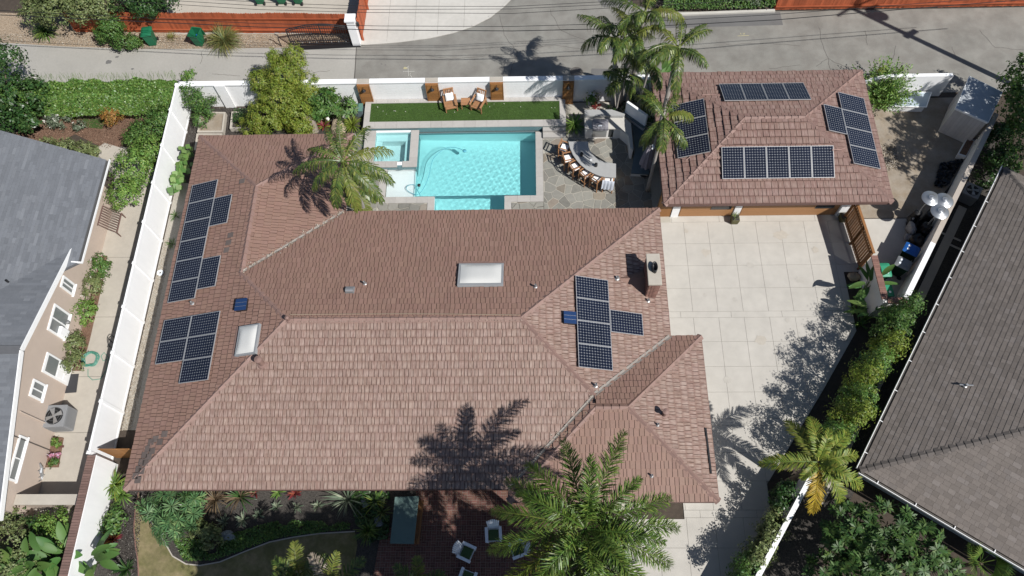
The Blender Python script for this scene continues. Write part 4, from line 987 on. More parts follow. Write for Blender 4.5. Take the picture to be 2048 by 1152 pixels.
for kk, (pl, e0, e1) in enumerate((([B0, A0, D0, C0], B0, A0), ([AP, RT, Vector((EX-.75, 16.45, ze+.2)), C0], RT, RT+Vector((-1, 0, 0))), ([RB, AP, Vector((-34, ay, az)), Vector((-34, 4.45, ze-.15))], RB, RB+Vector((-1, 0, 0))))):
    tile_face(bk_, sg_, [tuple(q+Vector((0, 0, .035))) for q in pl], tuple(e0+Vector((0, 0, .035))), tuple(e1+Vector((0, 0, .035))), .15, .25, .7, .012, .002, .003, 900+kk)
tf_ = bk_.obj('shingle_field', M_shing, nr, kind='stuff')
g = G(); g.bar(AP+Vector((0, 0, .05)), Vector((-38, ay, az+.05)), .36, .03); g.bar(D0+Vector((0, 0, .05)), C0+Vector((0, 3.5, .05)), .36, .03); g.obj('ridge_cap', M_shingc, nr)
g = G(); g.bar(AP+Vector((.02, 0, -.06)), RT+Vector((.02, 0, -.06)), .05, .24); g.obj('rake_board', M_trim, nr)
g = G(); g.bar(AP+Vector((.02, 0, -.06)), RB+Vector((.02, 0, -.06)), .05, .24); g.obj('rake_board', M_trim, nr)
g = G(); g.bar(A0+Vector((.11, 0, -.05)), B0+Vector((.11, 0, -.05)), .10, .07); g.obj('gutter', mat('gutter_inside', (.10, .095, .09), .8, .2), nr)
g = G(); g.bar(A0+Vector((.17, .02, -.01)), B0+Vector((.17, -.02, -.01)), .03, .12); g.bar(B0+Vector((.18, 0, -.02)), B0+Vector((-.5, 0, .10)), .06, .1); g.obj('gutter_lip', M_trim, nr)
pipe(nr, 'X', 18, 565, .05, .25, M_black, 'vent_pipe', dict(X=plane(AP, RT, C0)))
wx = -22.15
yS = 5.0
g = G(); g.slab([(wx, yS, -.02), (wx, 21.5, -.02), (wx, 21.5, ze-.1), (wx, 16.75, ze-.1), (wx, 16.5, ze+.0), (wx, ay, az-.16), (wx, yS, ze-.05)], (-.25, 0, 0)); g.box((-37, yS, 0), (wx-.26, yS+.2, ze-.2)); g.box((-30, 21.3, 0), (wx-.26, 21.5, ze-.1)); g.obj('wall', M_beige, nb)
def wall_rect(pxs):
    q = [at_x(px, py, wx) for px, py in pxs]; ys2 = [p.y for p in q]; zs2 = [p.z for p in q]
    return sum(sorted(ys2)[:2])/2, sum(sorted(ys2)[2:])/2, sum(sorted(zs2)[:2])/2, sum(sorted(zs2)[2:])/2
def window(pxs, par, split='v'):
    y0, y1, z0, z1 = wall_rect(pxs)
    if y1-y0 < .5: y0, y1 = y0-.2, y1+.2
    z0 = max(z0, .55); z1 = max(z0+.55, z1); t = .09
    w_ = G()
    for a, b_ in (((y0, z0), (y1, z0+t)), ((y0, z1-t), (y1, z1)), ((y0, z0+t), (y0+t, z1-t)), ((y1-t, z0+t), (y1, z1-t)), (((y0+y1)/2-.025, z0+t), ((y0+y1)/2+.025, z1-t))): w_.box((wx, a[0], a[1]), (wx+.06, b_[0], b_[1]))
    w = w_.obj('window', M_trim, par)
    for a, b_ in ((y0+t, (y0+y1)/2-.025), ((y0+y1)/2+.025, y1-t)): G().box((wx+.003, a, z0+t), (wx+.02, b_, z1-t)).obj('pane', M_glass, w)
    G().box((wx, y0-.04, z0-.05), (wx+.09, y1+.04, z0-.002)).obj('sill', M_trim, w)
    return (y0, y1, z0, z1)
W_ = []
for pxs in (((117, 565), (130, 550), (149, 573), (142, 597)), ((92, 658), (110, 606), (140, 632), (125, 680)), ((56, 788), (68, 757), (92, 772), (80, 806)), ((22, 962), (28, 870), (55, 872), (30, 965))): W_.append(window(pxs, nb))
# door
yd = at_x(100, 745, wx).y
g = G(); g.box((wx, 11.05, 0.02), (wx+.05, 12.0, 2.1)); dr = g.obj('door', M_trim, nb)
G().box((wx+.05, 11.15, 1.15), (wx+.06, 11.9, 1.95)).obj('door_glass', M_glass, dr)
for z0, z1 in ((.2, .55), (.62, 1.05)):
    for a in (11.17, 11.57): G().box((wx+.05, a, z0), (wx+.062, a+.32, z1)).obj('door_panel', M_white, dr)
# electric box, downspout, lamp
G().box((wx, 13.0, 1.1), (wx+.16, 13.42, 1.75)).obj('meter_box', M_white, nb, bevel=.02)
G().lathe([(.07, 0), (.09, .05), (.09, .14), (.02, .17)], (wx+.14, 13.75, 1.3), 14).obj('meter', M_galv, nb)
g = G(); g.tube([(wx+.05, 9.0, 2.8), (wx+.05, 9.0, .3), (wx+.3, 9.0, .1)], .035, 8); g.obj('conduit', M_beige, nb)
g = G(); g.tube([(wx+.04, 7.95, .1), (wx+.04, 7.95, 3.2)], .02, 6); g.obj('pipe', M_crack, nb)

# ---------------------------------------------------------------- neighbour house, right: brown shingles
rb = thing('neighbour_house', 'large house with dark brown shingle roof and white eaves gutter', 'house', (19, 11, 0))
RC = Vector((13.40, 6.49, 2.5)); d1 = Vector((23.13-13.40, 21.11-6.49, 0)); L1 = d1.length; d1.normalize(); d2 = Vector((d1.y, -d1.x, 0)); L2 = 13.0
hp = .352; hwid = L2/2
Rc = [RC, RC+d1*L1, RC+d1*L1+d2*L2, RC+d2*L2]
r0 = RC+d1*hwid+d2*hwid+Vector((0, 0, hp*hwid)); r1 = RC+d1*(L1-hwid)+d2*hwid+Vector((0, 0, hp*hwid))
rr_ = roof(rb, [([Rc[0], Rc[1], r1, r0], Rc[0], Rc[1], (1, 2, 3, 4)), ([Rc[3], Rc[0], r0], Rc[3], Rc[0]), ([Rc[1], Rc[2], r1], Rc[1], Rc[2]), ([Rc[2], Rc[3], r0, r1], Rc[2], Rc[3])], M_shin, expo=.2, w=(.14, .36), hlo=.016, hhi=.002, gap=.005, joff=0.0)
M_shcap = mat('brown_shingle_cap', (0.12, 0.105, 0.096), 0.9, 0.16, 20, island=0.2)
caps(rr_, Rc[0], r0, M_shcap, .3, .16, .05, .25); caps(rr_, Rc[1], r1, M_shcap, .3, .16, .05, .25); caps(rr_, r0, r1, M_shcap, .3, .16, .05, .25)
def gut(a, b_, par):
    a, b_ = Vector(a), Vector(b_); t = (b_-a).normalized(); o = Vector((t.y, -t.x, 0)) if True else None
    if (o.dot(RC+d1*L1/2+d2*L2/2-a)) > 0: o = -o
    g = G(); g.bar(a+o*.15+Vector((0, 0, -.02)), b_+o*.15+Vector((0, 0, -.02)), .025, .12); gu = g.obj('gutter', M_trim, par)
    g = G(); g.bar(a+o*.08+Vector((0, 0, -.06)), b_+o*.08+Vector((0, 0, -.06)), .12, .02); g.obj('gutter_trough', M_crack, gu)
    n = int((b_-a).length/1.6)
    for k in range(n): 
        p = a+t*(1.6*k+.8); g = G(); g.bar(p, p+o*.16, .03, .02); g.obj('gutter_hanger', M_trim, gu)
gut(Rc[0]-d2*.1*0, Rc[1], rr_); gut(Rc[0], Rc[3], rr_)
g = G(); q = [RC+d1*.7+d2*.7, RC+d1*(L1-.7)+d2*.7, RC+d1*(L1-.7)+d2*(L2-.7), RC+d1*.7+d2*(L2-.7)]; g.prism([(p.x, p.y) for p in q], -.02, 2.45); g.obj('wall', mat('grey_siding', (.33, .37, .39), .8, .08, 3), rb)
# siding boards on the south-west wall, white corner and window trim
a0 = RC+d1*.69+d2*.7
for k in range(11):
    g = G(); z = .1+k*.2; p, q2 = a0+d2*.1, a0+d2*6.0; g.slab([(p.x, p.y, z), (q2.x, q2.y, z), (q2.x-d1.x*.012, q2.y-d1.y*.012, z+.195), (p.x-d1.x*.012, p.y-d1.y*.012, z+.195)], -d1*.022); g.obj('siding_board', MATS['grey_siding'], rb)
p = a0-d1*.03; g = G(); g.bar((p.x, p.y, 0), (p.x, p.y, 2.4), .12); g.obj('corner_board', M_trim, rb)
p = on_roof('X', 1930, 772, .03, dict(X=plane(Rc[0], Rc[1], r0))); g = G(); g.lathe([(.1, -.02), (.09, .04), (.05, .06), (.05, .2)], p, 10); g.tube([p+Vector((-.25, .05, .06)), p+Vector((.3, .0, .08))], .035, 6); g.obj('vent_pipe', M_galv, rr_)
# ================================================================== walls, fences, gates
def seg_frame(a, b_):
    a, b_ = Vector((a[0], a[1], 0)), Vector((b_[0], b_[1], 0)); d = (b_-a); L = d.length; d.normalize(); return a, d, Vector((-d.y, d.x, 0)), L
def wall_box(g, a, b_, th_, z0, z1, e0=0.0):
    a, d, n, L = seg_frame(a, b_); h = n*th_/2
    g.prism([tuple((a-d*e0-h)[:2]), tuple((a+d*(L+e0)-h)[:2]), tuple((a+d*(L+e0)+h)[:2]), tuple((a-d*e0+h)[:2])], z0, z1); return g
# white vinyl fence on the left boundary
FX = -19.15
vf = thing('vinyl_fence', 'tall white vinyl panel fence along the left side of the house', 'fence', (FX, 18, 0))
pys = [7.42+2.29*k for k in range(9)]+[27.4]
for y in pys:
    p = G().box((FX-.065, y-.065, -.02), (FX+.065, y+.065, 2.04)).obj('post', M_vinyl, vf)
    G().obox((FX, y, 2.075), (.17, .17, .07), None, .3).obj('post_cap', M_vinyl, p)
for a, b_ in zip(pys, pys[1:]):
    pa = G().box((FX-.02, a+.066, .12), (FX+.02, b_-.066, 1.90)).obj('panel', M_vinyl, vf)
    G().box((FX-.045, a+.066, 1.90), (FX+.045, b_-.066, 2.02)).obj('rail', M_vinyl, pa); G().box((FX-.045, a+.066, .02), (FX+.045, b_-.066, .119)).obj('rail', M_vinyl, pa)
# brick capped white wall further down
bw = thing('garden_wall', 'white block wall with brown brick coping at lower left', 'wall', (FX, 4, 0))
G().box((FX-.02, -1.5, -.02), (FX+.30, 7.32, 1.86)).obj('wall_face', M_white, bw)
bm_ = G().box((-.17, -.05, 0), (.17, .05, .07)).mesh('coping_brick', mat('brown_coping_brick', (.20, .125, .105), .85, .2, 8, island=.15))
for k in range(72): inst('coping_brick', bm_, bw, Matrix.Translation((FX+.1, 7.25-k*.112, 1.861)) @ Matrix.Rotation(rnd.uniform(-.02, .02), 4, 'Z'))
# cedar side gate
sg = thing('side_gate', 'low cedar board gate between the white fence and the house', 'gate', (-18, 7.6, 0))
for k in range(12): G().box((-18.95+k*.15, 7.6, .05), (-18.95+k*.15+.142, 7.63, 1.75+rnd.uniform(-.004, .004))).obj('board', M_wood, sg)
for z in (.3, 1.5): G().box((-18.95, 7.632, z), (-17.1, 7.67, z+.09)).obj('rail', M_wood, sg)
# alley wall
aw = thing('alley_wall', 'long white painted wall between the pool garden and the alley', 'wall', (-6, 27.6, 0))
G().box((-19.1, 27.50, -.02), (6.9, 27.68, 1.78)).obj('wall_face', M_white, aw)
G().box((-19.14, 27.44, 1.781), (6.92, 27.74, 1.86)).obj('coping', M_white, aw)
for i in range(8):
    z = .2*(i+1); G().box((-9.05, 27.494, z+.002), (6.6, 27.499, z+.197)).obj('block_course', M_white, aw)
for px in (440, 515): 
    x = at(px, 165, 1.8).x; G().box((x-.28, 27.40, -.02), (x+.28, 27.49, 1.84)).obj('pilaster', M_white, aw)
for k, (pa, pb) in enumerate(((716, 738), (852, 875), (981, 1005), (1127, 1147))):
    x0, x1 = at(pa, 163, 1.75).x, at(pb, 163, 1.75).x; zb = .02 if k in (0, 3) else .46
    po = G().box((x0, 27.32, zb), (x1, 27.43, 1.80)).obj('timber_pilaster', M_woodd, aw)
    n = 8; h = (1.78-zb)/n
    for i in range(n): G().box((x0+.02, 27.29, zb+i*h+.008), (x1-.02, 27.318, zb+(i+1)*h-.008)).obj('slat', M_wood, po)
    for xx in (x0-.03, x1): G().box((xx, 27.28, zb), (xx+.03, 27.43, 1.81)).obj('edge_trim', M_wood, po)
    g = G(); c = Vector(((x0+x1)/2, 27.2, 1.5)); g.lathe([(.02, .12), (.05, .1), (.12, .0), (.115, 0), (.04, .085)], c, 14); g.tube([c+Vector((0, 0, .11)), c+Vector((0, .02, .2)), c+Vector((0, .09, .2))], .014, 6); g.obj('wall_lamp', M_black, po)
    G().box((x0-.04, 27.43, 1.861), (x1+.04, 27.72, 1.88)).obj('cap_tile', M_concp, po)
# white wall and boundary wall round the dirt yard
w2 = thing('yard_wall', 'white wall between the dirt yard and the alley beside the bush', 'wall', (20, 27.5, 0))
g = G(); pts = [(17.3, 0), (22.6, 0), (22.6, 1.65), (19.6, 1.65), (18.9, 1.55), (18.3, 1.3), (17.8, 1.0), (17.3, .9)]; g.slab([(x, 27.5, z) for x, z in pts], (0, .2, 0)); g.obj('wall_face', M_white, w2)
w3 = thing('boundary_wall', 'pale stucco wall with beige coping running past the bins', 'wall', (20.5, 19.5, 0))
BA, BB = (24.1, 24.9), (17.25, 14.45)
wall_box(G(), BA, BB, .16, -.02, 1.72).obj('wall_face', M_stucco, w3); M_bcop = mat('beige_coping', (.50, .44, .38), .85, .1, 4)
mid = (BA[0]+(BB[0]-BA[0])*.72, BA[1]+(BB[1]-BA[1])*.72)
wall_box(G(), BA, mid, .24, 1.721, 1.80).obj('coping', M_bcop, w3); wall_box(G(), mid, BB, .24, 1.721, 1.80).obj('coping', M_white, w3)
w4 = thing('boundary_wall', 'white fence wall at lower right beyond the driveway shrubs', 'wall', (9.5, 3.4, 0))
wall_box(G(), (11.75, 6.55), (6.6, -.9), .10, -.02, 1.7).obj('wall_face', M_white, w4); wall_box(G(), (11.8, 6.6), (6.6, -.9), .20, 1.701, 1.78).obj('coping', M_white, w4)
w5 = thing('planter_wall', 'short white wall with red brick coping beside the green bins', 'wall', (16.3, 15.6, 0))
wall_box(G(), (16.27, 16.72), (16.33, 14.4), .16, -.02, 1.72).obj('wall_face', M_stucco, w5); wall_box(G(), (16.25, 14.4), (17.3, 14.4), .14, -.02, 1.68).obj('wall_face', M_stucco, w5)
bm2 = G().box((-.15, -.05, 0), (.15, .05, .06)).mesh('coping_brick', M_brickc)
for k in range(21): inst('coping_brick', bm2, w5, Matrix.Translation((16.27+k*.003, 16.68-k*.108, 1.722)))
for k in range(9): inst('coping_brick', bm2, w5, Matrix.Translation((16.5+k*.1, 14.4, 1.683)) @ Matrix.Rotation(math.pi/2, 4, 'Z'))
wg = thing('timber_gate', 'slatted brown timber gate between garage and bin area', 'gate', (16.1, 18.2, 0))
ga, gd, gn, gL_ = seg_frame((15.97, 19.75), (16.25, 16.82))
for k in range(20):
    p = ga+gd*(gL_*(k+.5)/20); g = G(); g.obox((p.x, p.y, .93), (gL_/20-.03, .025, 1.75), Matrix((gd, gn, Vector((0, 0, 1)))).transposed()); g.obj('slat', M_woodd, wg)
for z in (.35, 1.55):
    g = G(); p, q = ga-gn*.04, ga+gd*gL_-gn*.04; g.bar((p.x, p.y, z), (q.x, q.y, z), .05, .09); g.obj('rail', M_woodd, wg)
g = G(); g.bar(tuple(ga[:2])+(1.83,), tuple((ga+gd*gL_)[:2])+(1.83,), .12, .05); g.obj('top_rail', M_woodd, wg)
for t in (0.02, .5, .98):
    p = ga+gd*(gL_*t)-gn*.05; g = G(); g.bar((p.x, p.y, 0), (p.x, p.y, 1.8), .09); g.obj('post', M_woodd, wg)
# red board fences across the alley
def board_fence(a, b_, z1, label, face=1, wd=.142, step=None, loc=None):
    a_, d, n, L = seg_frame(a, b_); t = thing('board_fence', label, 'fence', tuple((a_+d*L/2)))
    N_ = int(L/wd); Mx = Matrix((d, n, Vector((0, 0, 1)))).transposed()
    g = G(); h = z1; w_ = wd-.006
    g.add([(-w_/2, -.011, 0), (w_/2, -.011, 0), (w_/2, -.011, h-.04), (w_/2-.035, -.011, h), (-w_/2+.035, -.011, h), (-w_/2, -.011, h-.04),
           (-w_/2, .011, 0), (w_/2, .011, 0), (w_/2, .011, h-.04), (w_/2-.035, .011, h), (-w_/2+.035, .011, h), (-w_/2, .011, h-.04)],
          [(0, 1, 2, 3, 4, 5), (11, 10, 9, 8, 7, 6), (3, 9, 10, 4), (2, 8, 9, 3), (4, 10, 11, 5), (0, 6, 7, 1), (1, 7, 8, 2), (5, 11, 6, 0)])
    me = g.mesh('board', M_redf)
    for k in range(N_):
        p = a_+d*(wd*(k+.5))+n*rnd.uniform(-.006, .006); z = .04+rnd.uniform(-.02, .02)
        if step: z += step*((k*wd) // 2.4 % 2)
        inst('board', me, t, Matrix.Translation((p.x, p.y, z)) @ Mx.to_4x4())
    for z in (.3, z1-.35):
        g = G(); p, q = a_-n*.05*face, a_+d*L-n*.05*face; g.bar((p.x, p.y, z), (q.x, q.y, z), .05, .09); g.obj('rail', M_redf, t)
    k = 0
    while k*2.4 < L:
        p = a_+d*(k*2.4)+n*.08*face; g = G(); g.bar((p.x, p.y, 0), (p.x, p.y, z1-.05), .09); g.obj('post', M_redf, t); k += 1
    return t
board_fence((-27.2, 33.2), (-10.55, 32.72), 1.55, 'weathered red board fence behind the two green bins in the alley', 1, step=.05)
board_fence((-9.85, 32.2), (-9.55, 41), 1.6, 'red board fence edging the pale driveway across the alley', -1)
board_fence((14.5, 34.0), (36.0, 33.98), 1.8, 'red stained board fence along the upper right of the alley', 1)
# white gate pillar
gp_ = thing('gate_pillar', 'square white pillar at the end of the red fence', 'pillar', (-10.12, 32.0, 0))
G().box((-10.35, 31.78, -.02), (-9.9, 32.22, 1.92)).obj('shaft', M_white, gp_); G().box((-10.42, 31.71, 1.921), (-9.83, 32.29, 2.02)).obj('cap', M_white, gp_)
g = G(); g.lathe([(.06, 0), (.09, .08), (.07, .28), (.02, .34)], (-9.78, 32.0, 1.35), 12); g.obj('lantern', M_black, gp_)
# wrought iron gate lying open along the alley
ig = thing('iron_gate', 'ornate black wrought iron gate with arched top in the alley', 'gate', (-12.2, 31.95, 0))
gx0, gx1 = at(584, 93).x, at(716, 89).x; gy0, gy1 = at(584, 93).y+.05, at(716, 89).y+.05
def gpt(t, z): return (gx0+(gx1-gx0)*t, gy0+(gy1-gy0)*t, z)
top = lambda t: 1.3+.36*math.sin(math.pi*min(1, max(0, t)))
g = G(); g.tube([gpt(i/24, top(i/24)) for i in range(25)], .032, 6); g.tube([gpt(i/24, top(i/24)-.12) for i in range(25)], .024, 6); g.obj('arched_rail', M_black, ig)
for z in (.12, .34): G().tube([gpt(0, z), gpt(1, z)], .032, 6).obj('rail', M_black, ig)
for k in range(31): t = k/30; G().tube([gpt(t, .06), gpt(t, top(t)-.02)], .018 if k not in (0, 15, 30) else .04, 5).obj('bar', M_black, ig)
for k in range(5):
    for s_ in (-1, 1):
        g = G()
        cx_ = .5+s_*(.08+.085*k)*.9; pts = []
        for i in range(14):
            a = i*.5; r_ = .15-.0095*i; pts.append((gx0+(gx1-gx0)*cx_+s_*r_*math.cos(a), gy0+(gy1-gy0)*cx_-.01, .72+r_*math.sin(a)))
        g.tube(pts, .02, 5); g.obj('scroll', M_black, ig)
g = G(); g.prism([at2(590, 92), at2(717, 87), at2(722, 94), at2(588, 101)], 0, .03); g.obj('gate_track', M_black, ig)
for k in range(9):
    q = gpt(.06+k*.11, .22); G().blob(q, (.045, .02, .045), k, 0, 8, 6).obj('rosette', M_galv, ig)
G().tube([gpt(-.16, 0), gpt(-.17, .5), gpt(-.15, .85), gpt(-.19, 1.0)], .03, 6).obj('gate_stop', M_black, ig)

# ================================================================== utility pole and wires
up_ = thing('utility_pole', 'wooden utility pole with crossarm and transformer casting its shadow on the alley', 'pole', (27.83, 27.44, 0), local=True)
g = G(); g.tube([(0, 0, 0), (0, 0, 13)], [.19, .13], 14); g.obj('shaft', M_pole, up_, smooth=True)
g = G(); g.obox((0, 0, 12.5), (2.2, .1, .12), rot(R(35))); g.obj('crossarm', M_pole, up_)
g = G(); g.lathe([(.30, 0), (.32, .05), (.32, .95), (.26, 1.02)], (.42, .25, 10.6), 16); g.obj('transformer', M_galv, up_, smooth=False)
g = G(); g.obox((0, .2, 8.2), (.9, .12, .3), rot(R(35))); g.obj('splice_box', M_black, up_)
def wire(label, pts, z, r=.012):
    q = [at(px, py, z) for px, py in pts]
    a, b_ = q[0]-(q[1]-q[0])*.6, q[-1]+(q[-1]-q[-2])*.4
    o = G().tube([a]+q+[b_], r, 5).obj('overhead_wire', M_wire); tag(o, label, 'wire', 'overhead wires along the alley')
wire('overhead wire that dips lowest over the iron gate', ((0, 30), (200, 39), (512, 54), (760, 60), (1024, 62), (1200, 58), (1550, 40), (1740, 24), (2040, 0)), 5.0, .02)
wire('overhead wire just above the lowest one, crossing the red fence', ((40, 23), (220, 32), (512, 47), (760, 52), (1024, 53), (1200, 48), (1536, 30), (1930, 0)), 5.0, .014)
wire('overhead wire, lower of the three thin ones near the top edge', ((340, 8), (512, 19), (730, 25), (1024, 27), (1257, 14), (1500, 0)), 6.0)
wire('overhead wire, middle of the three thin ones near the top edge', ((360, 2), (520, 12), (730, 19), (1024, 18), (1257, 7)), 6.1)
wire('overhead wire, topmost of the three thin ones near the top edge', ((400, -2), (600, 8), (730, 12), (1024, 13), (1257, 1)), 6.2)

# ================================================================== bins
def bin_(label, px, py, ztop, rz, body, lid, open_=False, scale=1.0, marks=True, nm='wheelie_bin'):
    c = at(px, py, ztop); t = thing(nm, label, 'bin', (c.x, c.y, 0.01), rz, 'wheelie bins', local=True)
    g = G(); 
    prof = ((.20, .24, .05), (.235, .28, .45), (.27, .325, .98)); vs = []
    for (a, b_, z) in prof: vs += [(-a, -b_+.04*(1-z), z), (a, -b_+.04*(1-z), z), (a, b_, z), (-a, b_, z)]
    g.add(vs, [(3, 2, 1, 0)]+[(i*4+k, i*4+(k+1) % 4, i*4+4+(k+1) % 4, i*4+4+k) for i in range(2) for k in range(4)]+([(8, 9, 10, 11)] if not open_ else []))
    if open_: g.add([(-.24, -.29, .97), (.24, -.29, .97), (.24, .29, .97), (-.24, .29, .97), (-.2, -.24, .25), (.2, -.24, .25), (.2, .24, .25), (-.2, .24, .25)], [(4, 5, 6, 7), (0, 4, 7, 3), (1, 2, 6, 5), (0, 1, 5, 4), (2, 3, 7, 6)])
    g.obj('body', body, t, bevel=.0)
    g = G()
    for s_, q in (((.6, .03, .05), (0, -.345, .965)), ((.6, .03, .05), (0, .335, .965)), ((.03, .66, .05), (-.29, 0, .965)), ((.03, .66, .05), (.29, 0, .965))): g.obox(q, s_)
    g.obj('rim', body, t)
    g = G(); N_ = 8
    if not open_:
        for j in range(N_+1):
            for i in range(N_+1):
                a, b_ = 2*i/N_-1, 2*j/N_-1; rx = .305*(1-.12*abs(b_)**6); g.v.append((a*rx, b_*.36, .995+.075*(1-a*a*a*a)*(1-b_**4)))
        g.f = [(j*(N_+1)+i, j*(N_+1)+i+1, (j+1)*(N_+1)+i+1, (j+1)*(N_+1)+i) for j in range(N_) for i in range(N_)]
        l = g.obj('lid', lid, t, smooth=True)
        G().obox((0, .05, 1.068), (.36, .26, .012)).obj('lid_recess', lid, l)
        if marks:
            for dx in (-.1, .1): G().lathe([(.06, 0), (.06, .003)], (dx, -.16, 1.066), 14).obj('lid_emblem', M_plw, l)
    else:
        g.obox((0, .42, .62), (.56, .05, .7), rot(0, R(8))); g.obj('lid', lid, t)
        G().obox((.08, .02, .55), (.18, .3, .25), rot(.4)).obj('waste', M_binblue, t)
    for s_ in (-1, 1):
        g = G(); g.tube([(s_*.235, .27, .11), (s_*.285, .27, .11)], .11, 14); g.obj('wheel', M_black, t)
    G().tube([(-.22, .37, .98), (.22, .37, .98)], .018, 6).obj('handle', body, t)
    t.scale = (scale, scale, scale); return t
bin_('green wheelie bin with closed lid in the alley, left of the open one', 292, 63, 1.0, R(8), M_binl, M_binl, marks=False)
bin_('green wheelie bin standing open in the alley beside the grass clump', 388, 64, 1.0, R(-10), M_binl, M_binl, True)
for k, (px, rz, nm) in enumerate(((512, 3, 'leftmost'), (556, 0, 'middle'), (590, -6, 'rightmost'))): bin_('green wheelie bin behind the red fence at the top edge, %s of three' % nm, px, -22, 1.0, R(180+rz), M_binl, M_binl, marks=False)
ga_ = math.atan2(BA[1]-BB[1], BA[0]-BB[0])
bin_('dark green wheelie bin with blue lid against the boundary wall', 1824, 498, 1.05, ga_-math.pi/2+R(-90), M_bind, M_binblue)
bin_('dark green wheelie bin with grey lid against the boundary wall', 1808, 526, 1.05, ga_-math.pi/2+R(-90), M_bind, M_bingrey)
bin_('bright green wheelie bin behind the brick capped wall, nearer the gate', 1769, 540, 1.0, R(0), M_binl, M_binmint)
bin_('bright green wheelie bin behind the brick capped wall, nearer the hedge', 1773, 579, 1.0, R(2), M_binl, M_binmint)
# bags and patio heaters
for lb, px, py, s_, m in (('black rubbish bag leaning on the boundary wall, upper one', 1850, 458, (.34, .3, .3), M_bag), ('black rubbish bag next to the blue lidded bin', 1835, 478, (.34, .34, .28), M_bag),
                          ('pale translucent rubbish bag in front of the black bags', 1823, 458, (.24, .3, .3), M_bagg), ('small pale rubbish bag below the translucent one', 1816, 474, (.2, .18, .18), M_bagg)):
    p = at(px, py, s_[2]); o = G().blob((p.x, p.y, s_[2]*.95), s_, zlib.crc32(lb.encode()) % 97, .35, 14, 10).obj('rubbish_bag', m, None, smooth=True); tag(o, lb, 'rubbish bag')
def heater(label, px, py, zh=2.2):
    p = at(px, py, zh); t = thing('patio_heater', label, 'patio heater', (p.x, p.y, 0), 0, 'patio heaters', local=True)
    G().lathe([(.23, 0), (.25, .03), (.25, .12), (.22, .16), (.2, .8), (.12, .86)], (0, 0, 0), 20).obj('base', M_black, t)
    G().tube([(0, 0, .8), (0, 0, 1.9)], .035, 10).obj('pole', M_steel, t)
    G().lathe([(.1, 1.75), (.13, 1.8), (.13, 2.05), (.08, 2.1)], (0, 0, 0), 16).obj('burner', M_steel, t)
    pr = [(.44, 2.10), (.42, 2.115), (.28, 2.16), (.15, 2.20), (.145, 2.215), (.12, 2.23), (.10, 2.215), (.08, 2.225), (.03, 2.24), (.0, 2.24)]
    G().lathe(pr, (0, 0, 0), 28).obj('reflector', M_steel, t, smooth=True)
heater('mushroom patio heater, leftmost of the three silver discs', 1863.6, 394.6); heater('mushroom patio heater, rightmost of the three silver discs over the wall', 1891.7, 397.5, 2.26); heater('mushroom patio heater, lowest of the three silver discs', 1880, 422.7, 2.12)
for lb, px, py, h, r_ in (('black gas cylinder below the patio heaters', 1826, 438, .5, .16), ('steel canister behind the black gas cylinder', 1836, 428, .6, .15), ('small steel canister under the lowest heater disc', 1859, 430, .55, .15)):
    p = at(px, py, h); t = thing('gas_cylinder', lb, 'gas cylinder', (p.x, p.y, 0), 0, None, local=True)
    m = M_black if 'black' in lb else M_steel
    G().lathe([(r_*.9, 0), (r_, .04), (r_, h-.12), (r_*.7, h-.03), (r_*.3, h)], (0, 0, 0), 16).obj('tank', m, t, smooth=True); G().lathe([(.05, h), (.05, h+.08), (.03, h+.1)], (0, 0, 0), 10).obj('valve', M_steel, t)
# shed
def quadpts(pxs, z): return [at(px, py, z) for px, py in pxs]
sh = thing('garden_shed', 'small grey white wooden shed with flat roof in the dirt yard corner', 'shed', (23.2, 25.5, 0))
q = [Vector((22.03, 25.12, 0)), Vector((23.35, 24.25, 0)), Vector((24.4, 25.95, 0)), Vector((23.08, 26.95, 0))]
M_shed = mat('shed_siding', (.66, .63, .60), .85, .12, 4, island=.1); M_shedr = mat('shed_roof', (.44, .47, .50), .7, .2, 3)
g = G(); g.prism([(p.x, p.y) for p in q], 0, 1.95); g.obj('wall', M_shed, sh)
for i in range(4):
    a_, b_ = q[i], q[(i+1) % 4]; d = (b_-a_).normalized(); n = Vector((d.y, -d.x, 0)); L = (b_-a_).length; N_ = int(L/.16)
    if i > 1 and i != 3: continue
    for k in range(N_):
        p = a_+d*(L*(k+.5)/N_)+n*.012; g = G(); g.obox((p.x, p.y, .98), (L/N_-.01, .02, 1.9), Matrix((d, n, Vector((0, 0, 1)))).transposed()); g.obj('siding_board', M_shed, sh)
g = G(); cx_ = sum(q, Vector())/4; qq = [cx_+(p-cx_)*1.07 for p in q]; g.slab([(p.x, p.y, 1.97+.04*k) for p, k in zip(qq, (0, 0, 3, 3))], (0, 0, .06)); sr = g.obj('roof', M_shedr, sh)
fascia(sh, [(p.x, p.y, 2.02+.04*k) for p, k in zip(qq+qq[:1], (0, 0, 3, 3, 0))], M_trim, -.1, .02, .03, 'roof_trim')
tb = thing('cold_frame', 'low white box with pale blue sheet lid near the alley wall', 'box', (19.5, 26, 0))
qb = [at(px, py, .42) for px, py in ((1775, 213), (1795, 187), (1861, 187), (1852, 215))]
M_sheet = mat('blue_sheet', (.50, .58, .64), .4, .1, 3)
g = G(); c = sum(qb, Vector())/4; g.prism([(c.x+(p.x-c.x)*.93, c.y+(p.y-c.y)*.93) for p in qb], 0, .4); g.obj('box', M_trim, tb); g = G(); g.slab([(p.x, p.y, .402+(.08 if k in (1, 2) else 0)) for k, p in enumerate(qb)], (0, 0, .03)); g.obj('lid', M_sheet, tb); fascia(tb, [(p.x, p.y, .45+(.08 if k in (1, 2) else 0)) for k, p in zip((0, 1, 2, 3, 0), qb+qb[:1])], M_trim, -.03, .02, .05, 'edge')
pb = thing('planter_box', 'narrow wooden planter box against the boundary wall by the shed', 'planter', (22.6, 22.8, 0))
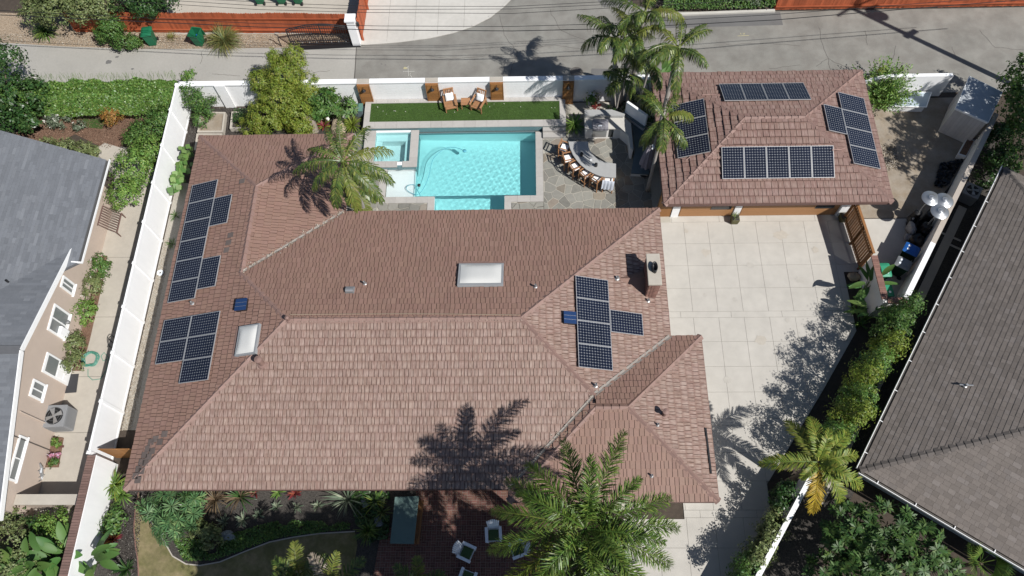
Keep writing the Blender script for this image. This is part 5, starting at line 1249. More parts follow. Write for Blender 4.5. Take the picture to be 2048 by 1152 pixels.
qp = [at(px, py, .35) for px, py in ((1916, 309), (1935, 275), (1950, 280), (1932, 314))]; c = sum(qp, Vector())/4
g = G(); g.prism([(p.x, p.y) for p in qp], 0, .35); g.obj('box', M_trim, pb); g = G(); g.prism([(c.x+(p.x-c.x)*.85, c.y+(p.y-c.y)*.85) for p in qp], .3, .356); g.obj('soil', M_bark, pb)
# air conditioners
def ac(label, px, py, h, s_, rz):
    p = at(px, py, h); t = thing('air_conditioner', label, 'air conditioner', (p.x, p.y, 0), rz, None, local=True)
    G().obox((0, 0, h/2+.03), (s_, s_, h-.06)).obj('cabinet', M_ac, t, bevel=.04)
    for side in range(4):
        M_ = rot(side*math.pi/2); 
        for k in range(14):
            g = G(); c = M_ @ Vector((s_/2+.008, (k-6.5)*s_*.062, 0)); g.obox((c.x, c.y, h/2), (.014, s_*.035, h*.78), M_); g.obj('louvre', M_ac, t)
    G().obox((0, 0, h+.01), (s_*1.02, s_*1.02, .04)).obj('top_panel', M_ac, t, bevel=.015)
    f = G().lathe([(s_*.40, h+.031), (s_*.40, h+.036), (s_*.0, h+.036)], (0, 0, 0), 28).obj('fan_opening', M_dark, t)
    for k in range(4):
        g = G(); a = k*math.pi/2+.4; d = Vector((math.cos(a), math.sin(a), 0)); n = Vector((-d.y, d.x, 0)); w_ = s_*.11
        g.add([d*.05-n*w_*.3+Vector((0, 0, h+.05)), d*s_*.37-n*w_+Vector((0, 0, h+.04)), d*s_*.37+n*w_+Vector((0, 0, h+.075)), d*.05+n*w_*.5+Vector((0, 0, h+.06))], [(0, 1, 2, 3)]); g.obj('fan_blade', M_galv, f)
    G().lathe([(.06, h+.05), (.06, h+.09), (.02, h+.1)], (0, 0, 0), 12).obj('fan_hub', M_galv, f)
    g = G()
    for r_ in (.13, .25, .38): g.tube([(r_*s_*math.cos(a*.3142), r_*s_*math.sin(a*.3142), h+.10) for a in range(21)], .004, 4)
    g.obj('fan_guard', M_ac, f)
ac('grey air conditioner unit standing on the left neighbour path', 109, 832, .95, 1.0, R(2))
ac('pale air conditioner unit in the shade by the boundary wall', 1945, 381, .75, .78, R(-33))
# left neighbour odds and ends
hs_ = thing('garden_hose', 'coiled green garden hose on the neighbour path', 'hose', tuple(at(182, 719)), 0)
c = at(182, 719); pts = []
for i in range(150): a = i*2*math.pi/24; r_ = .36+.05*math.sin(i*.37)+.02*math.sin(i*1.3); pts.append((c.x+r_*math.cos(a)+.03*math.sin(i*.11), c.y+.95*r_*math.sin(a), .025+.0006*i))
G().tube(pts, .018, 5).obj('coil', M_hose, hs_)
G().tube([at(px, py, .02) for px, py in ((176, 738), (176, 752), (185, 760), (200, 758), (212, 742), (217, 715), (208, 705), (202, 712), (206, 722), (214, 718))], .016, 5).obj('hose_tail', M_hose, hs_)
o = tag(G().prism([at2(127, 768), at2(132, 749), at2(158, 748), at2(153, 785), at2(126, 787)], .009, .03).obj('door_mat', mat('dark_mat', (.05, .05, .055), .9, .3, 30)), 'dark grey doormat on the neighbour path below the door', 'door mat')
o = tag(G().lathe([(.16, 0), (.16, .05), (.06, .05), (.06, .0)], tuple(at(321, 546, 0)), 20).obj('plant_saucer', M_plw, None), 'white ring lying on the gravel strip by the white fence', 'saucer')
pw = thing('partition_wall', 'low beige wall closing off the neighbour side yard', 'wall', (-20.8, 5.7, 0))
G().box((-22.1, 5.35, 0), (-19.4, 5.65, 1.5)).obj('wall_face', M_beige, pw); G().box((-22.12, 5.28, 1.501), (-19.38, 5.72, 1.58)).obj('coping', M_concp, pw)
wr = thing('wire_reel', 'round wire hose reel leaning on the white fence', 'hose reel', (-19.4, 13.2, 0)); c = at(223, 683, .5)
G().tube([(c.x, c.y+.28*math.cos(a*.3307), .5+.28*math.sin(a*.3307)) for a in range(20)], .02, 6).obj('rim', M_black, wr); G().tube([(c.x, c.y, 0), (c.x, c.y, .8)], .02, 6).obj('stake', M_black, wr)
fb = thing('flower_bed', 'small brick edged flower bed below the air conditioner', 'planter', (-21, 8.5, 0))
q = [at(px, py, 0) for px, py in ((103, 872), (128, 876), (118, 935), (90, 935))]
G().prism([(p.x, p.y) for p in q], .0, .06).obj('soil', M_bark, fb)
for k in range(8):
    t = k/7; a_ = q[0].lerp(q[3], t); inst('brick', bme, fb, Matrix.Translation((a_.x, a_.y, .05)) @ Matrix.Rotation(1.4, 4, 'Z'))
for k in range(5):
    a_ = at(97+k*7, 890+k, 0); inst('brick', bme, fb, Matrix.Translation((a_.x, a_.y, .06)) @ Matrix.Rotation(.1, 4, 'Z'))
lz = thing('wall_ornament', 'grey lizard shaped metal ornament on the neighbour wall', 'ornament', (wx, 7.2, 1))
o_ = at_x(83, 945, wx+.04); g = G(); P0 = lambda y, z: (wx+.05, o_.y+y, o_.z+z)
g.tube([P0(.35, .3), P0(.2, .1), P0(.0, .05), P0(-.15, -.1), P0(-.3, -.12), P0(-.42, .05)], [.03, .07, .09, .07, .03, .012], 8); 
for a_, b_ in (((.12, .08), (.2, -.15)), ((.12, .08), (.0, .28)), ((-.1, -.06), (-.05, -.28)), ((-.1, -.06), (-.25, .1))): g.tube([P0(*a_), P0(*b_)], .018, 6)
g.obj('body', M_steel, lz)
gt = thing('stair_rail', 'brown slatted railing beside the neighbour eave', 'railing', (-21.6, 19.2, 0))
pa, pb_ = at(200, 410, 1.0), at(222, 434, .2)
for k in range(9):
    t = k/8; y = 20.3-1.0*t*1.1; G().tube([(-21.95, y, 1.2), (-21.35, y-.05, .45)], .022, 5).obj('slat', M_gut, gt)
G().tube([(-21.35, 20.3, .45), (-21.35, 19.15, .42)], .03, 6).obj('rail', M_gut, gt); G().tube([(-21.35, 20.28, .45), (-21.35, 20.28, 0)], .03, 6).obj('post', M_gut, gt); G().tube([(-21.35, 19.15, .45), (-21.35, 19.15, 0)], .03, 6).obj('post', M_gut, gt); G().tube([(-21.95, 20.3, 1.2), (-21.95, 19.15, 1.2)], .03, 6).obj('rail', M_gut, gt)

# raised beds by the left corner
def raised_bed(label, pxs, h, soil):
    q = [at(px, py, h) for px, py in pxs]; c = sum(q, Vector())/4; t = thing('raised_bed', label, 'planter', (c.x, c.y, 0))
    for i in range(4):
        a_, b_ = q[i], q[(i+1) % 4]; ia, ib = c+(a_-c)*.86, c+(b_-c)*.86
        G().prism([(a_.x, a_.y), (b_.x, b_.y), (ib.x, ib.y), (ia.x, ia.y)], 0, h-.001*i).obj('kerb', M_concp, t)
    G().prism([(c.x+(p.x-c.x)*.865, c.y+(p.y-c.y)*.865) for p in q], 0, h-.08).obj('soil', soil, t)
raised_bed('square concrete raised bed with bare soil behind the house', ((400, 223), (451, 224), (446, 264), (394, 264)), .3, M_dirt)
raised_bed('concrete raised bed of dark herbs beside the golden shrub', ((463, 223), (522, 223), (518, 256), (459, 257)), .3, M_mulch)
raised_bed('concrete raised bed partly hidden by the roof corner', ((393, 267), (444, 267), (440, 300), (388, 300)), .3, M_dirt)

# ================================================================== pool side furniture
def chair(label, px, py, rz, cush_label):
    p = at(px, py, .42+.35); z0 = .425; t = thing('lounge_chair', label, 'chair', (p.x, p.y, z0), rz, 'teak chairs on the turf', local=True)
    for sx in (-1, 1):
        G().bar((sx*.31, -.33, 0), (sx*.31, -.33, .56), .055).obj('leg', M_teak, t); G().bar((sx*.31, .36, 0), (sx*.31, .30, .56), .055).obj('leg', M_teak, t)
        G().obox((sx*.32, -.03, .585), (.09, .78, .03)).obj('armrest', M_teak, t)
        G().bar((sx*.25, .24, .3), (sx*.25, .50, .92), .045).obj('back_post', M_teak, t)
    G().bar((-.28, -.33, .3), (.28, -.33, .3), .04, .08).obj('seat_rail', M_teak, t); G().bar((-.28, .28, .27), (.28, .28, .27), .04, .08).obj('seat_rail', M_teak, t)
    for k in range(8): G().obox((0, -.30+k*.078, .335-.004*k), (.56, .055, .02)).obj('seat_slat', M_teak, t)
    for k in range(5): G().bar((-.2+k*.1, .27, .36), (-.2+k*.1, .49, .88), .045, .018, (0, 1, 0)).obj('back_slat', M_teak, t)
    G().bar((-.28, .51, .93), (.28, .51, .93), .05, .08).obj('top_rail', M_teak, t)
    c = thing('cushion', cush_label, 'cushion', (p.x, p.y, z0), rz, 'white cushions', local=True)
    g = G(); g.v = []; N_ = 8; Mx = rot(0, R(62))
    for sd_ in (1, -1):
        for j in range(N_+1):
            for i in range(N_+1):
                a, b_ = 2*i/N_-1, 2*j/N_-1; v = Mx @ Vector((a*.22, b_*.22, sd_*.075*((1-a**4)*(1-b_**4))**.6)); g.v.append((v.x, .22+v.y, .60+v.z))
    n1 = (N_+1)**2; g.f = [(j*(N_+1)+i, j*(N_+1)+i+1, (j+1)*(N_+1)+i+1, (j+1)*(N_+1)+i) for j in range(N_) for i in range(N_)]; g.f += [tuple(n1+k for k in f[::-1]) for f in g.f]
    g.obj('pillow', M_fabw, c, smooth=True)
chair('teak lounge chair on the turf, left of the little table', 901, 206, R(12), 'white cushion on the left teak lounge chair')
chair('teak lounge chair on the turf, right of the little table', 957, 207, R(-24), 'white cushion on the right teak lounge chair')
p = at(931, 203, .85); st = thing('side_table', 'small teak side table between the two lounge chairs', 'table', (p.x, p.y, .425), 0, None, local=True)
for k in range(6): G().obox((0, -.2+k*.08, .44), (.5, .07, .025)).obj('top_slat', M_teak, st)
for sx in (-1, 1):
    for sy in (-1, 1): G().bar((sx*.21, sy*.19, 0), (sx*.21, sy*.19, .43), .045).obj('leg', M_teak, st)
G().obox((0, -.2, .40), (.44, .03, .06)).obj('apron', M_teak, st); G().obox((0, .2, .40), (.44, .03, .06)).obj('apron', M_teak, st)
# bar counter
Zc = 1.05; outer = [(1137, 283), (1140, 296), (1145.6, 308.7), (1153, 320), (1162, 330), (1173, 339), (1185.5, 346), (1198, 351), (1210, 354), (1232, 355)]
inner = [(1232, 327.4), (1212.4, 324.5), (1203, 321.5), (1196, 318), (1187, 310.5), (1180, 301.6), (1177, 292), (1176, 283)]
bc = thing('bar_counter', 'curved grey stone bar counter with stools round it', 'counter', tuple(at(1180, 325, 0)), 0)
op, ip = [at(*q, Zc) for q in outer], [at(*q, Zc) for q in inner]
G().prism([(p.x, p.y) for p in op+ip], Zc-.06, Zc).obj('worktop', M_counter, bc)
ii = [at(*q, Zc) for q in outer]; mids = [op[round(k*9/7)].lerp(ip[::-1][k], .55) for k in range(8)]
G().prism([(m.x, m.y) for m in mids]+[(p.x*.97+m.x*.03, p.y*.97+m.y*.03) for p, m in zip(ip, mids[::-1])], 0, Zc-.061).obj('base', M_stucco, bc)
def stool(label, px, py, tx, ty, towel=False):
    p = at(px, py, .74); q = at(tx, ty, 1.05); rz = math.atan2(q.y-p.y, q.x-p.x)-math.pi/2
    t = thing('bar_stool', label, 'stool', (p.x, p.y, .02), rz, 'bar stools round the counter', local=True)
    for sx in (-1, 1):
        G().bar((sx*.25, .2, 0), (sx*.23, .2, .92), .045).obj('leg', M_teak, t); G().bar((sx*.25, -.24, 0), (sx*.23, -.26, 1.12), .045).obj('leg', M_teak, t)
        G().obox((sx*.24, -.02, .935), (.06, .5, .03)).obj('armrest', M_teak, t); G().bar((sx*.245, -.23, .28), (sx*.245, .2, .28), .03).obj('side_stretcher', M_teak, t)
    G().bar((-.24, .2, .24), (.24, .2, .24), .035).obj('footrest', M_steel, t); G().bar((-.24, -.24, .32), (.24, -.24, .32), .03).obj('stretcher', M_teak, t)
    G().bar((-.23, -.26, 1.1), (.23, -.26, 1.1), .035, .07).obj('back_rail', M_teak, t); G().bar((-.23, -.255, .9), (.23, -.255, .9), .03, .05).obj('back_rail', M_teak, t)
    G().obox((0, 0, .69), (.46, .44, .05)).obj('seat_frame', M_teak, t)
    G().obox((0, .0, .735), (.42, .40, .05)).obj('seat_pad', M_fabw, t, bevel=.015)
    return t
tg = ((1150, 296), (1157, 306), (1170, 318), (1187, 331), (1205, 340), (1220, 343))
for k, (px, py) in enumerate(((1129, 296), (1136, 317), (1150, 334), (1171, 348), (1193, 358.5), (1217, 362.6))):
    stool('teak bar stool at the curved counter, %s' % ('first from the planter', 'second from the planter', 'third from the planter', 'fourth from the planter', 'fifth from the planter', 'last with towel')[k], px, py, *tg[k])
p = at(1217, 362.6, .74); q = at(1220, 343, 1.05); rz = math.atan2(q.y-p.y, q.x-p.x)-math.pi/2
tw = thing('towel', 'white towel draped over the back of the last bar stool', 'towel', (p.x, p.y, .02), rz, None, local=True)
g = G(); N_ = 12
for j, (y, z) in enumerate(((-.19, .75), (-.22, .95), (-.245, 1.14), (-.265, 1.165), (-.29, 1.14), (-.33, .9), (-.36, .68), (-.38, .5))):
    for i in range(N_+1): g.v.append(((i/N_-.5)*(.58+.05*j/7), y-.025*math.sin(i*1.9+j*.3)*(j/5), z+.02*math.sin(i*1.1)*(j > 5)))
g.f = [(j*(N_+1)+i, j*(N_+1)+i+1, (j+1)*(N_+1)+i+1, (j+1)*(N_+1)+i) for j in range(7) for i in range(N_)]; g.obj('cloth', mat('pale_towel', (.62, .66, .74), .95, .05, 6), tw, smooth=True)
for lb, px, py in (('black lantern on the bar counter, upper of two', 1163, 309), ('black lantern on the bar counter, lower of two', 1192, 330)):
    p = at(px, py, Zc+.1); t = thing('lantern', lb, 'lantern', (p.x, p.y, Zc+.002), 0, 'black lanterns on the counter', local=True)
    G().lathe([(.075, 0), (.085, .02), (.085, .17), (.06, .2), (.03, .24)], (0, 0, 0), 14).obj('body', M_black, t); G().tube([(-.06, 0, .2), (-.05, 0, .3), (.05, 0, .3), (.06, 0, .2)], .012, 6).obj('handle', M_black, t)
p = at(1182, 320, Zc); o = tag(G().obox((p.x, p.y, Zc+.015), (.12, .08, .025), rot(.7)).obj('napkin', M_fabw), 'small folded white napkin on the bar counter', 'napkin')
# barbecue island
Zb = .92
cp_ = [(1169, 231), (1245, 231), (1262, 247), (1267, 298), (1261, 297), (1257, 271), (1241, 257.5), (1170, 257.5)]
bi = thing('barbecue_island', 'pale L shaped outdoor kitchen counter with grill and appliances', 'kitchen island', tuple(at(1210, 245, 0)), 0)
pts = [at(*q, Zb) for q in cp_]
G().prism([(p.x, p.y) for p in pts], Zb-.06, Zb).obj('worktop', M_concw, bi)
c = [(p.x, p.y) for p in pts]
base = [(c[0][0]+.04, c[0][1]), (c[1][0], c[1][1]), (c[2][0]-.02, c[2][1]), (c[3][0]-.02, c[3][1]), (c[4][0]+.02, c[4][1]), (c[5][0]+.04, c[5][1]+.02), (c[6][0]+.02, c[6][1]+.05), (c[7][0]+.04, c[7][1]+.05)]
G().prism(base, 0, Zb-.061).obj('base', M_stucco, bi)
y_f = c[7][1]+.045
xf = lambda px: at(px, 262, .5).x
for nm, a, b_, m in (('grill_door', 1184, 1213, M_steel), ('fridge_door', 1217, 1236, M_dglass)): G().box((xf(a), y_f-.02, .12), (xf(b_), y_f, .80)).obj(nm, m, bi)
bk = [at(*q, 1.12) for q in ((1169, 219.5), (1224, 219), (1250, 228), (1246, 231.5), (1170, 231.5))]
G().prism([(p.x, p.y) for p in bk], 0, 1.12).obj('raised_ledge', M_counter, bi)
gc_ = thing('grill_cover', 'grey fabric cover over the barbecue with a white emblem', 'grill cover', tuple(at(1200, 250, Zb)), 0)
a_, b_ = at(1185, 262, Zb), at(1216, 240, Zb+.42); g = G(); N_ = 10; x0, x1, y0, y1 = a_.x, at(1216, 262, Zb).x, a_.y, at(1200, 237, Zb+.42).y
prof = [(y0, Zb+.005), (y0-.01, Zb+.18), (y0+.04, Zb+.28), (y0+.2, Zb+.40), (y0+.38, Zb+.44), (y1-.06, Zb+.43), (y1, Zb+.36), (y1+.01, Zb+.005)]
for (y, z) in prof:
    for i in range(N_+1): t = i/N_; g.v.append((x0+(x1-x0)*t, y+.01*math.sin(i*2.1), z-.04*abs(2*t-1)**6*(z > Zb+.1)))
g.f = [(j*(N_+1)+i, j*(N_+1)+i+1, (j+1)*(N_+1)+i+1, (j+1)*(N_+1)+i) for j in range(7) for i in range(N_)]+[tuple(j*(N_+1) for j in range(8)), tuple(j*(N_+1)+N_ for j in range(7, -1, -1))]
g.obj('cover', M_fabg, gc_, smooth=False)
p = at(1200.5, 252, Zb+.37); G().obox((p.x, p.y-.0, Zb+.395), (.2, .06, .006), rot(0, R(32))).obj('emblem', M_plw, gc_)
# stone bench behind the island
be = thing('stone_bench', 'long dark blue stone bench behind the outdoor kitchen', 'bench', tuple(at(1280, 290, 0)), 0)
bp = [at(*q, .5) for q in ((1252, 232), (1264, 247), (1270, 300), (1262, 346), (1298, 348), (1303, 300), (1300, 262))]
G().prism([(p.x, p.y) for p in bp], .42, .5).obj('seat', M_slate, be); cc_ = sum(bp, Vector())/len(bp); G().prism([(cc_.x+(p.x-cc_.x)*.93, cc_.y+(p.y-cc_.y)*.93) for p in bp], 0, .419).obj('base', M_stucco, be)
tv = thing('covered_screen', 'outdoor screen under a white cover standing behind the bench', 'screen', tuple(at(1270, 238, 0)), 0)
a_, b_ = at(1251, 223, .95), at(1291, 251, .95); d = (b_-a_).normalized(); n = Vector((-d.y, d.x, 0)); cv = (a_+b_)/2
Mx = Matrix((d, n, Vector((0, 0, 1)))).transposed(); L = (b_-a_).length
G().obox(cv+Vector((0, 0, .42)), (L, .14, .86), Mx).obj('cover', M_fabw, tv, bevel=.02)
G().obox(cv+Vector((0, 0, -.05))-n*.05, (L*1.05, .25, .08), Mx).obj('shelf', M_slate, tv); G().obox(cv+Vector((0, 0, -.52))+n*.02, (L*.9, .16, .85), Mx).obj('stand', M_stucco, tv)
# folded umbrella
um = thing('folded_umbrella', 'folded lavender garden umbrella hanging on its pole by the bench', 'umbrella', tuple(at(1288, 345, .1)), 0, None, local=True)
g = G(); N_ = 28
for (r_, z) in ((.08, 2.25), (.14, 2.2), (.2, 2.0), (.25, 1.5), (.30, 1.0), (.31, .75)):
    for k in range(N_): a = 2*math.pi*k/N_; rr2 = r_*(1+.22*math.cos(a*8+r_*3)); g.v.append((rr2*math.cos(a), rr2*math.sin(a), z))
g.f = [(i*N_+k, i*N_+(k+1) % N_, (i+1)*N_+(k+1) % N_, (i+1)*N_+k) for i in range(5) for k in range(N_)]+[tuple(range(N_))]; g.obj('canopy', M_fabl, um, smooth=True)
for k in range(4):
    a = k*.5-.9; G().blob((.14*math.cos(a)+.04, .14*math.sin(a), 2.3), (.07, .07, .05), k, .1, 8, 6).obj('canopy_fold', M_fabw, um, smooth=True)
G().tube([(0, 0, 0), (0, 0, 2.4)], .03, 8).obj('pole', M_galv, um); G().lathe([(.3, 0), (.3, .06), (.05, .1)], (0, 0, 0), 20).obj('foot', M_black, um)
# pool cleaner and hose
pc = thing('pool_cleaner', 'blue pool cleaner with its long hose floating in the pool', 'pool cleaner', tuple(at(929, 302, -.1)), 0)
G().blob(at(929, 302, -.09), (.13, .1, .06), 4, .2, 10, 7).obj('head', M_hosep, pc, smooth=True)
hp_ = ((927, 301), (918, 297), (905, 294.5), (893, 296), (881, 303), (871, 312), (865, 321), (861.5, 333), (859, 347), (855, 360), (849, 373), (842, 384), (834, 389.5), (825, 387), (816, 382), (812.5, 377), (815, 372), (822, 369.5), (829, 370), (833, 378), (838, 386), (841, 393))
def smoothp(p, n=4):
    out = []
    for i in range(len(p)-1):
        p0, p1, p2, p3 = p[max(0, i-1)], p[i], p[i+1], p[min(len(p)-1, i+2)]
        for k in range(n):
            t = k/n; out.append(p1*1.0+(p2-p0)*.5*t+(p0*2-p1*5+p2*4-p3)*.5*t*t+(p1*3-p0-p2*3+p3)*.5*t**3)
    return out+[p[-1]]
G().tube(smoothp([at(px, py, -.088) for px, py in hp_]), .016, 6).obj('hose', M_hosep, pc)
o = tag(G().lathe([(.09, 0), (.09, .05), (.05, .07)], tuple(at(838, 371, -.1)), 12).obj('skimmer_float', M_black), 'small black skimmer float beside the pool hose', 'float')
# skimmer pole and equipment box at the planter corner
o = tag(G().tube([at(714, 234, .3), at(719, 178, 1.75)], .018, 6).obj('skimmer_pole', M_black), 'thin dark pole leaning on the first timber pilaster', 'pole')
eb = thing('equipment_box', 'green pool equipment box left of the turf planter', 'box', tuple(at(717, 216, 0)), 0)
p = at(717, 214, .5); G().box((p.x-.22, p.y-.3, 0), (p.x+.22, p.y+.2, .5)).obj('box', M_slate, eb, bevel=.02); G().box((p.x-.24, p.y-.32, .501), (p.x+.24, p.y+.22, .55)).obj('lid', mat('mint_box', (.12, .24, .20), .6, .1), eb, bevel=.01)
# planters by the garage doors
for lb, px, py in (('olive glazed square planter between the two garage doors', 1471, 434), ('olive glazed square planter in the shade by the timber gate', 1689, 430)):
    p = at(px, py, .4); t = thing('garage_planter', lb, 'planter', (p.x, p.y-.05, .006), 0, 'square planters', local=True)
    G().obox((0, 0, .21), (.34, .34, .42), None, 1.2).obj('pot', M_pot, t, bevel=.03); G().obox((0, 0, .425), (.34, .34, .012)).obj('soil', M_mulch, t)
# terrace table, adirondack chairs
tq = [at(px, py, .76) for px, py in ((790, 994), (838, 992), (828, 1088), (780, 1087))]
M_tt = mat('green_tabletop', (.13, .20, .185), .55, .12, 3)
tt = thing('terrace_table', 'long table with blue green top on the brick terrace', 'table', tuple(at(809, 1040, 0)), 0)
G().slab(tq, (0, 0, -.04)).obj('table_top', M_tt, tt)
c = sum(tq, Vector())/4; li = [c+(p-c)*.88 for p in tq]
for p in li: G().bar((p.x, p.y, 0), (p.x, p.y, .72), .08).obj('leg', M_woodd, tt)
for i in range(4): G().bar(li[i]-Vector((0, 0, .09)), li[(i+1) % 4]-Vector((0, 0, .09)), .03, .1).obj('apron', M_woodd, tt)
bn = thing('terrace_bench', 'narrow timber bench on the right of the green table', 'bench', tuple(at(845, 1045, 0)), 0)
a_, b_ = at(842, 1000, .45), at(832, 1088, .45); d = (b_-a_).normalized()
for k in (-1, 0, 1): n = Vector((-d.y, d.x, 0))*(.09*k); G().bar(a_+n, b_+n, .08, .03).obj('seat_plank', M_woodd, bn)
for t in (.12, .88): p = a_.lerp(b_, t); G().bar((p.x, p.y, 0), (p.x, p.y, .43), .25, .06).obj('leg', M_woodd, bn)
def adirondack(label, px, py, rz):
    p = at(px, py, .45); t = thing('adirondack_chair', label, 'chair', (p.x, p.y, .01), rz, 'white garden chairs on the terrace', local=True); t.scale = (.88, .88, .88)
    for k in range(6): G().obox((0, -.30+k*.095, .36-.022*k), (.52, .085, .02), rot(0, R(-13))).obj('seat_slat', M_plw, t)
    for k in range(7):
        x = (k-3)*.083; h = .80-.055*abs(k-3)**1.5*.45; a_ = Vector((x*.8, .24, .24)); b_ = Vector((x*1.12, .24+.48*h, .24+h*.9)); G().bar(a_, b_, .078, .018, (0, 1, 0)).obj('back_slat', M_plw, t)
    for sx in (-1, 1):
        G().obox((sx*.34, -.03, .56), (.14, .72, .022)).obj('armrest', M_plw, t); G().bar((sx*.30, -.33, 0), (sx*.30, -.33, .55), .03, .11).obj('leg', M_plw, t); G().bar((sx*.28, .45, 0), (sx*.28, -.3, .36), .03, .10).obj('side_rail', M_plw, t); G().bar((sx*.30, .3, .2), (sx*.30, .32, .55), .03, .07).obj('leg', M_plw, t)
    c = thing('seat_cushion', 'green seat cushion on the '+label.split(',')[0].replace('white ', '')+label[len(label.split(',')[0]):], 'cushion', (p.x, p.y, .01), rz, 'green cushions', local=True)
    G().obox((0, -.03, .36), (.44, .46, .07), rot(0, R(-13))).obj('pad', M_cush, c, bevel=.025)
adirondack('white slatted garden chair, uppermost on the brick terrace', 987, 1068, R(4)); adirondack('white slatted garden chair, leftmost on the terrace', 932, 1104, R(66)); adirondack('white slatted garden chair, half hidden under palm fronds', 1036, 1098, R(-70)); adirondack('white slatted garden chair, cut by the bottom edge', 934, 1156, R(160))
# stones
for lb, px, py, s_, m in (('pale blue grey boulder in the shaded front bed', 454, 1072, (.33, .24, .16), M_rockb), ('smooth grey green stone near the terrace table', 731, 1006, (.2, .2, .1), M_rockb), ('flat dark stone beside the terrace table', 755, 1045, (.22, .2, .12), M_rockb),
                          ('large sandy boulder in the bed above the pool palm', 676, 252, (.42, .34, .3), M_rock), ('grey rock at the head of the bin side bed', 1708, 552, (.3, .25, .2), M_rock)):
    p = at(px, py, s_[2]*.7); o = G().blob((p.x, p.y, s_[2]*.6), s_, zlib.crc32(lb.encode()) % 89, .45, 14, 9).obj('boulder', m, None, smooth=False); tag(o, lb, 'boulder')
p = at(628, 265, .2); q = at(612, 225, 1.0); lg = thing('driftwood_log', 'weathered grey tree stump beside the golden shrub', 'log', (p.x, p.y, 0)); G().tube([p, p.lerp(q, .4)+Vector((.08, 0, .05)), q], [.28, .24, .15], 10).obj('trunk', M_wlog, lg)
g = G(); c = at(618, 272, .3); g.blob(c, (.12, .12, .08), 3, .1, 10, 6); o = tag(g.obj('lamp_globe', M_fabw, None, smooth=True), 'small white dome light at the roof edge', 'lamp')
# ================================================================== vegetation
def leaf_quads(C, Nrm, ln, wd, rs, fold=.25, droop=.0):
    """C centres (n,3), Nrm leaf normals; a folded pointed leaf of two triangles -> returned as (n,4,3)"""
    n = len(C); a = rs.normal(size=(n, 3)); a -= Nrm*(a*Nrm).sum(1, keepdims=True); a /= np.linalg.norm(a, axis=1, keepdims=True)+1e-9
    b = np.cross(Nrm, a); L = (ln*rs.uniform(.7, 1.25, n))[:, None]; W = (wd*rs.uniform(.75, 1.2, n))[:, None]
    V = np.zeros((n, 4, 3)); V[:, 0] = C-a*L*.5; V[:, 2] = C+a*L*.5-Nrm*L*droop; V[:, 1] = C+b*W*.5+Nrm*W*fold-a*L*.05; V[:, 3] = C-b*W*.5+Nrm*W*fold-a*L*.05
    return V
def shell_points(blobs, n, rs, clump=.22, per=26, inner=.45):
    """leaf centres and normals: leaf clumps scattered through and over the blobs"""
    vol = np.array([(b[1][0]*b[1][1]*b[1][2])**(2/3) for b in blobs]); pr = vol/vol.sum(); C = []; Nn = []
    k = max(1, n//per); which = rs.choice(len(blobs), k, p=pr)
    for w_ in which:
        c, r = np.array(blobs[w_][0]), np.array(blobs[w_][1]); d = rs.normal(size=3); d[2] = d[2]*.9+.25; d /= np.linalg.norm(d)
        rad = inner+(1-inner)*rs.uniform(0, 1)**.45; rad *= rs.uniform(.88, 1.12)
        cc = c+d*r*rad; cs = clump*rs.uniform(.6, 1.35); m = int(per*rs.uniform(.6, 1.4)); 
        off = rs.normal(size=(m, 3))*cs*.5; C.append(cc+off)
        nn = off/cs*.8+d*.9+np.array([0, 0, .45])+rs.normal(size=(m, 3))*.45; Nn.append(nn)
    C = np.concatenate(C); Nn = np.concatenate(Nn); Nn /= np.linalg.norm(Nn, axis=1, keepdims=True); 
    ok = C[:, 2] > .02
    return C[ok], Nn[ok]
def trunk_limbs(t, base, blobs, m, r0=.08, seed=0, hmin=None):
    g = G(); rr = random.Random(seed); b0 = Vector(base); top = max(b[0][2] for b in blobs)
    c = sum((Vector(b[0]) for b in blobs), Vector())/len(blobs); fork = Vector((b0.x*.6+c.x*.4, b0.y*.6+c.y*.4, b0.z+(c.z-b0.z)*.5))
    g.tube([b0, b0.lerp(fork, .5)+Vector((rr.uniform(-.05, .05), rr.uniform(-.05, .05), 0)), fork], [r0, r0*.85, r0*.7], 8)
    for b in blobs:
        e = Vector(b[0]); g.tube([fork-Vector((0, 0, .1)), fork.lerp(e, .5)+Vector((rr.uniform(-.1, .1), rr.uniform(-.1, .1), .08)), e+Vector((0, 0, b[1][2]*.3))], [r0*.6, r0*.42, r0*.15], 6)
    g.obj('trunk', m, t, smooth=True)
def shrub(name, label, cat, base, blobs, n, ln, wd, m, seed, clump=.22, per=26, tm=None, r0=.05, flowers=0, fm=None, fsize=.1, inner=.45, group=None, fold=.25):
    rs = np.random.RandomState(seed); t = thing(name, label, cat, base, 0, group)
    C, Nn = shell_points(blobs, n, rs, clump, per, inner); arr_mesh('crown', leaf_quads(C, Nn, ln, wd, rs, fold), m, t)
    if tm is not False: trunk_limbs(t, base, blobs, tm or M_trunk, r0, seed)
    if flowers:
        C, Nn = shell_points([(b[0], (b[1][0]*1.02, b[1][1]*1.02, b[1][2]*1.05)) for b in blobs], flowers*6, rs, .05, 6, .95); arr_mesh('blossom', leaf_quads(C, Nn, fsize, fsize*.8, rs), fm or L_flow, t)
    return t
def B(px, py, z, rx, ry=None, rz=None):
    p = at(px, py, z); return ((p.x, p.y, z), (rx, ry or rx, rz or rx*.85))
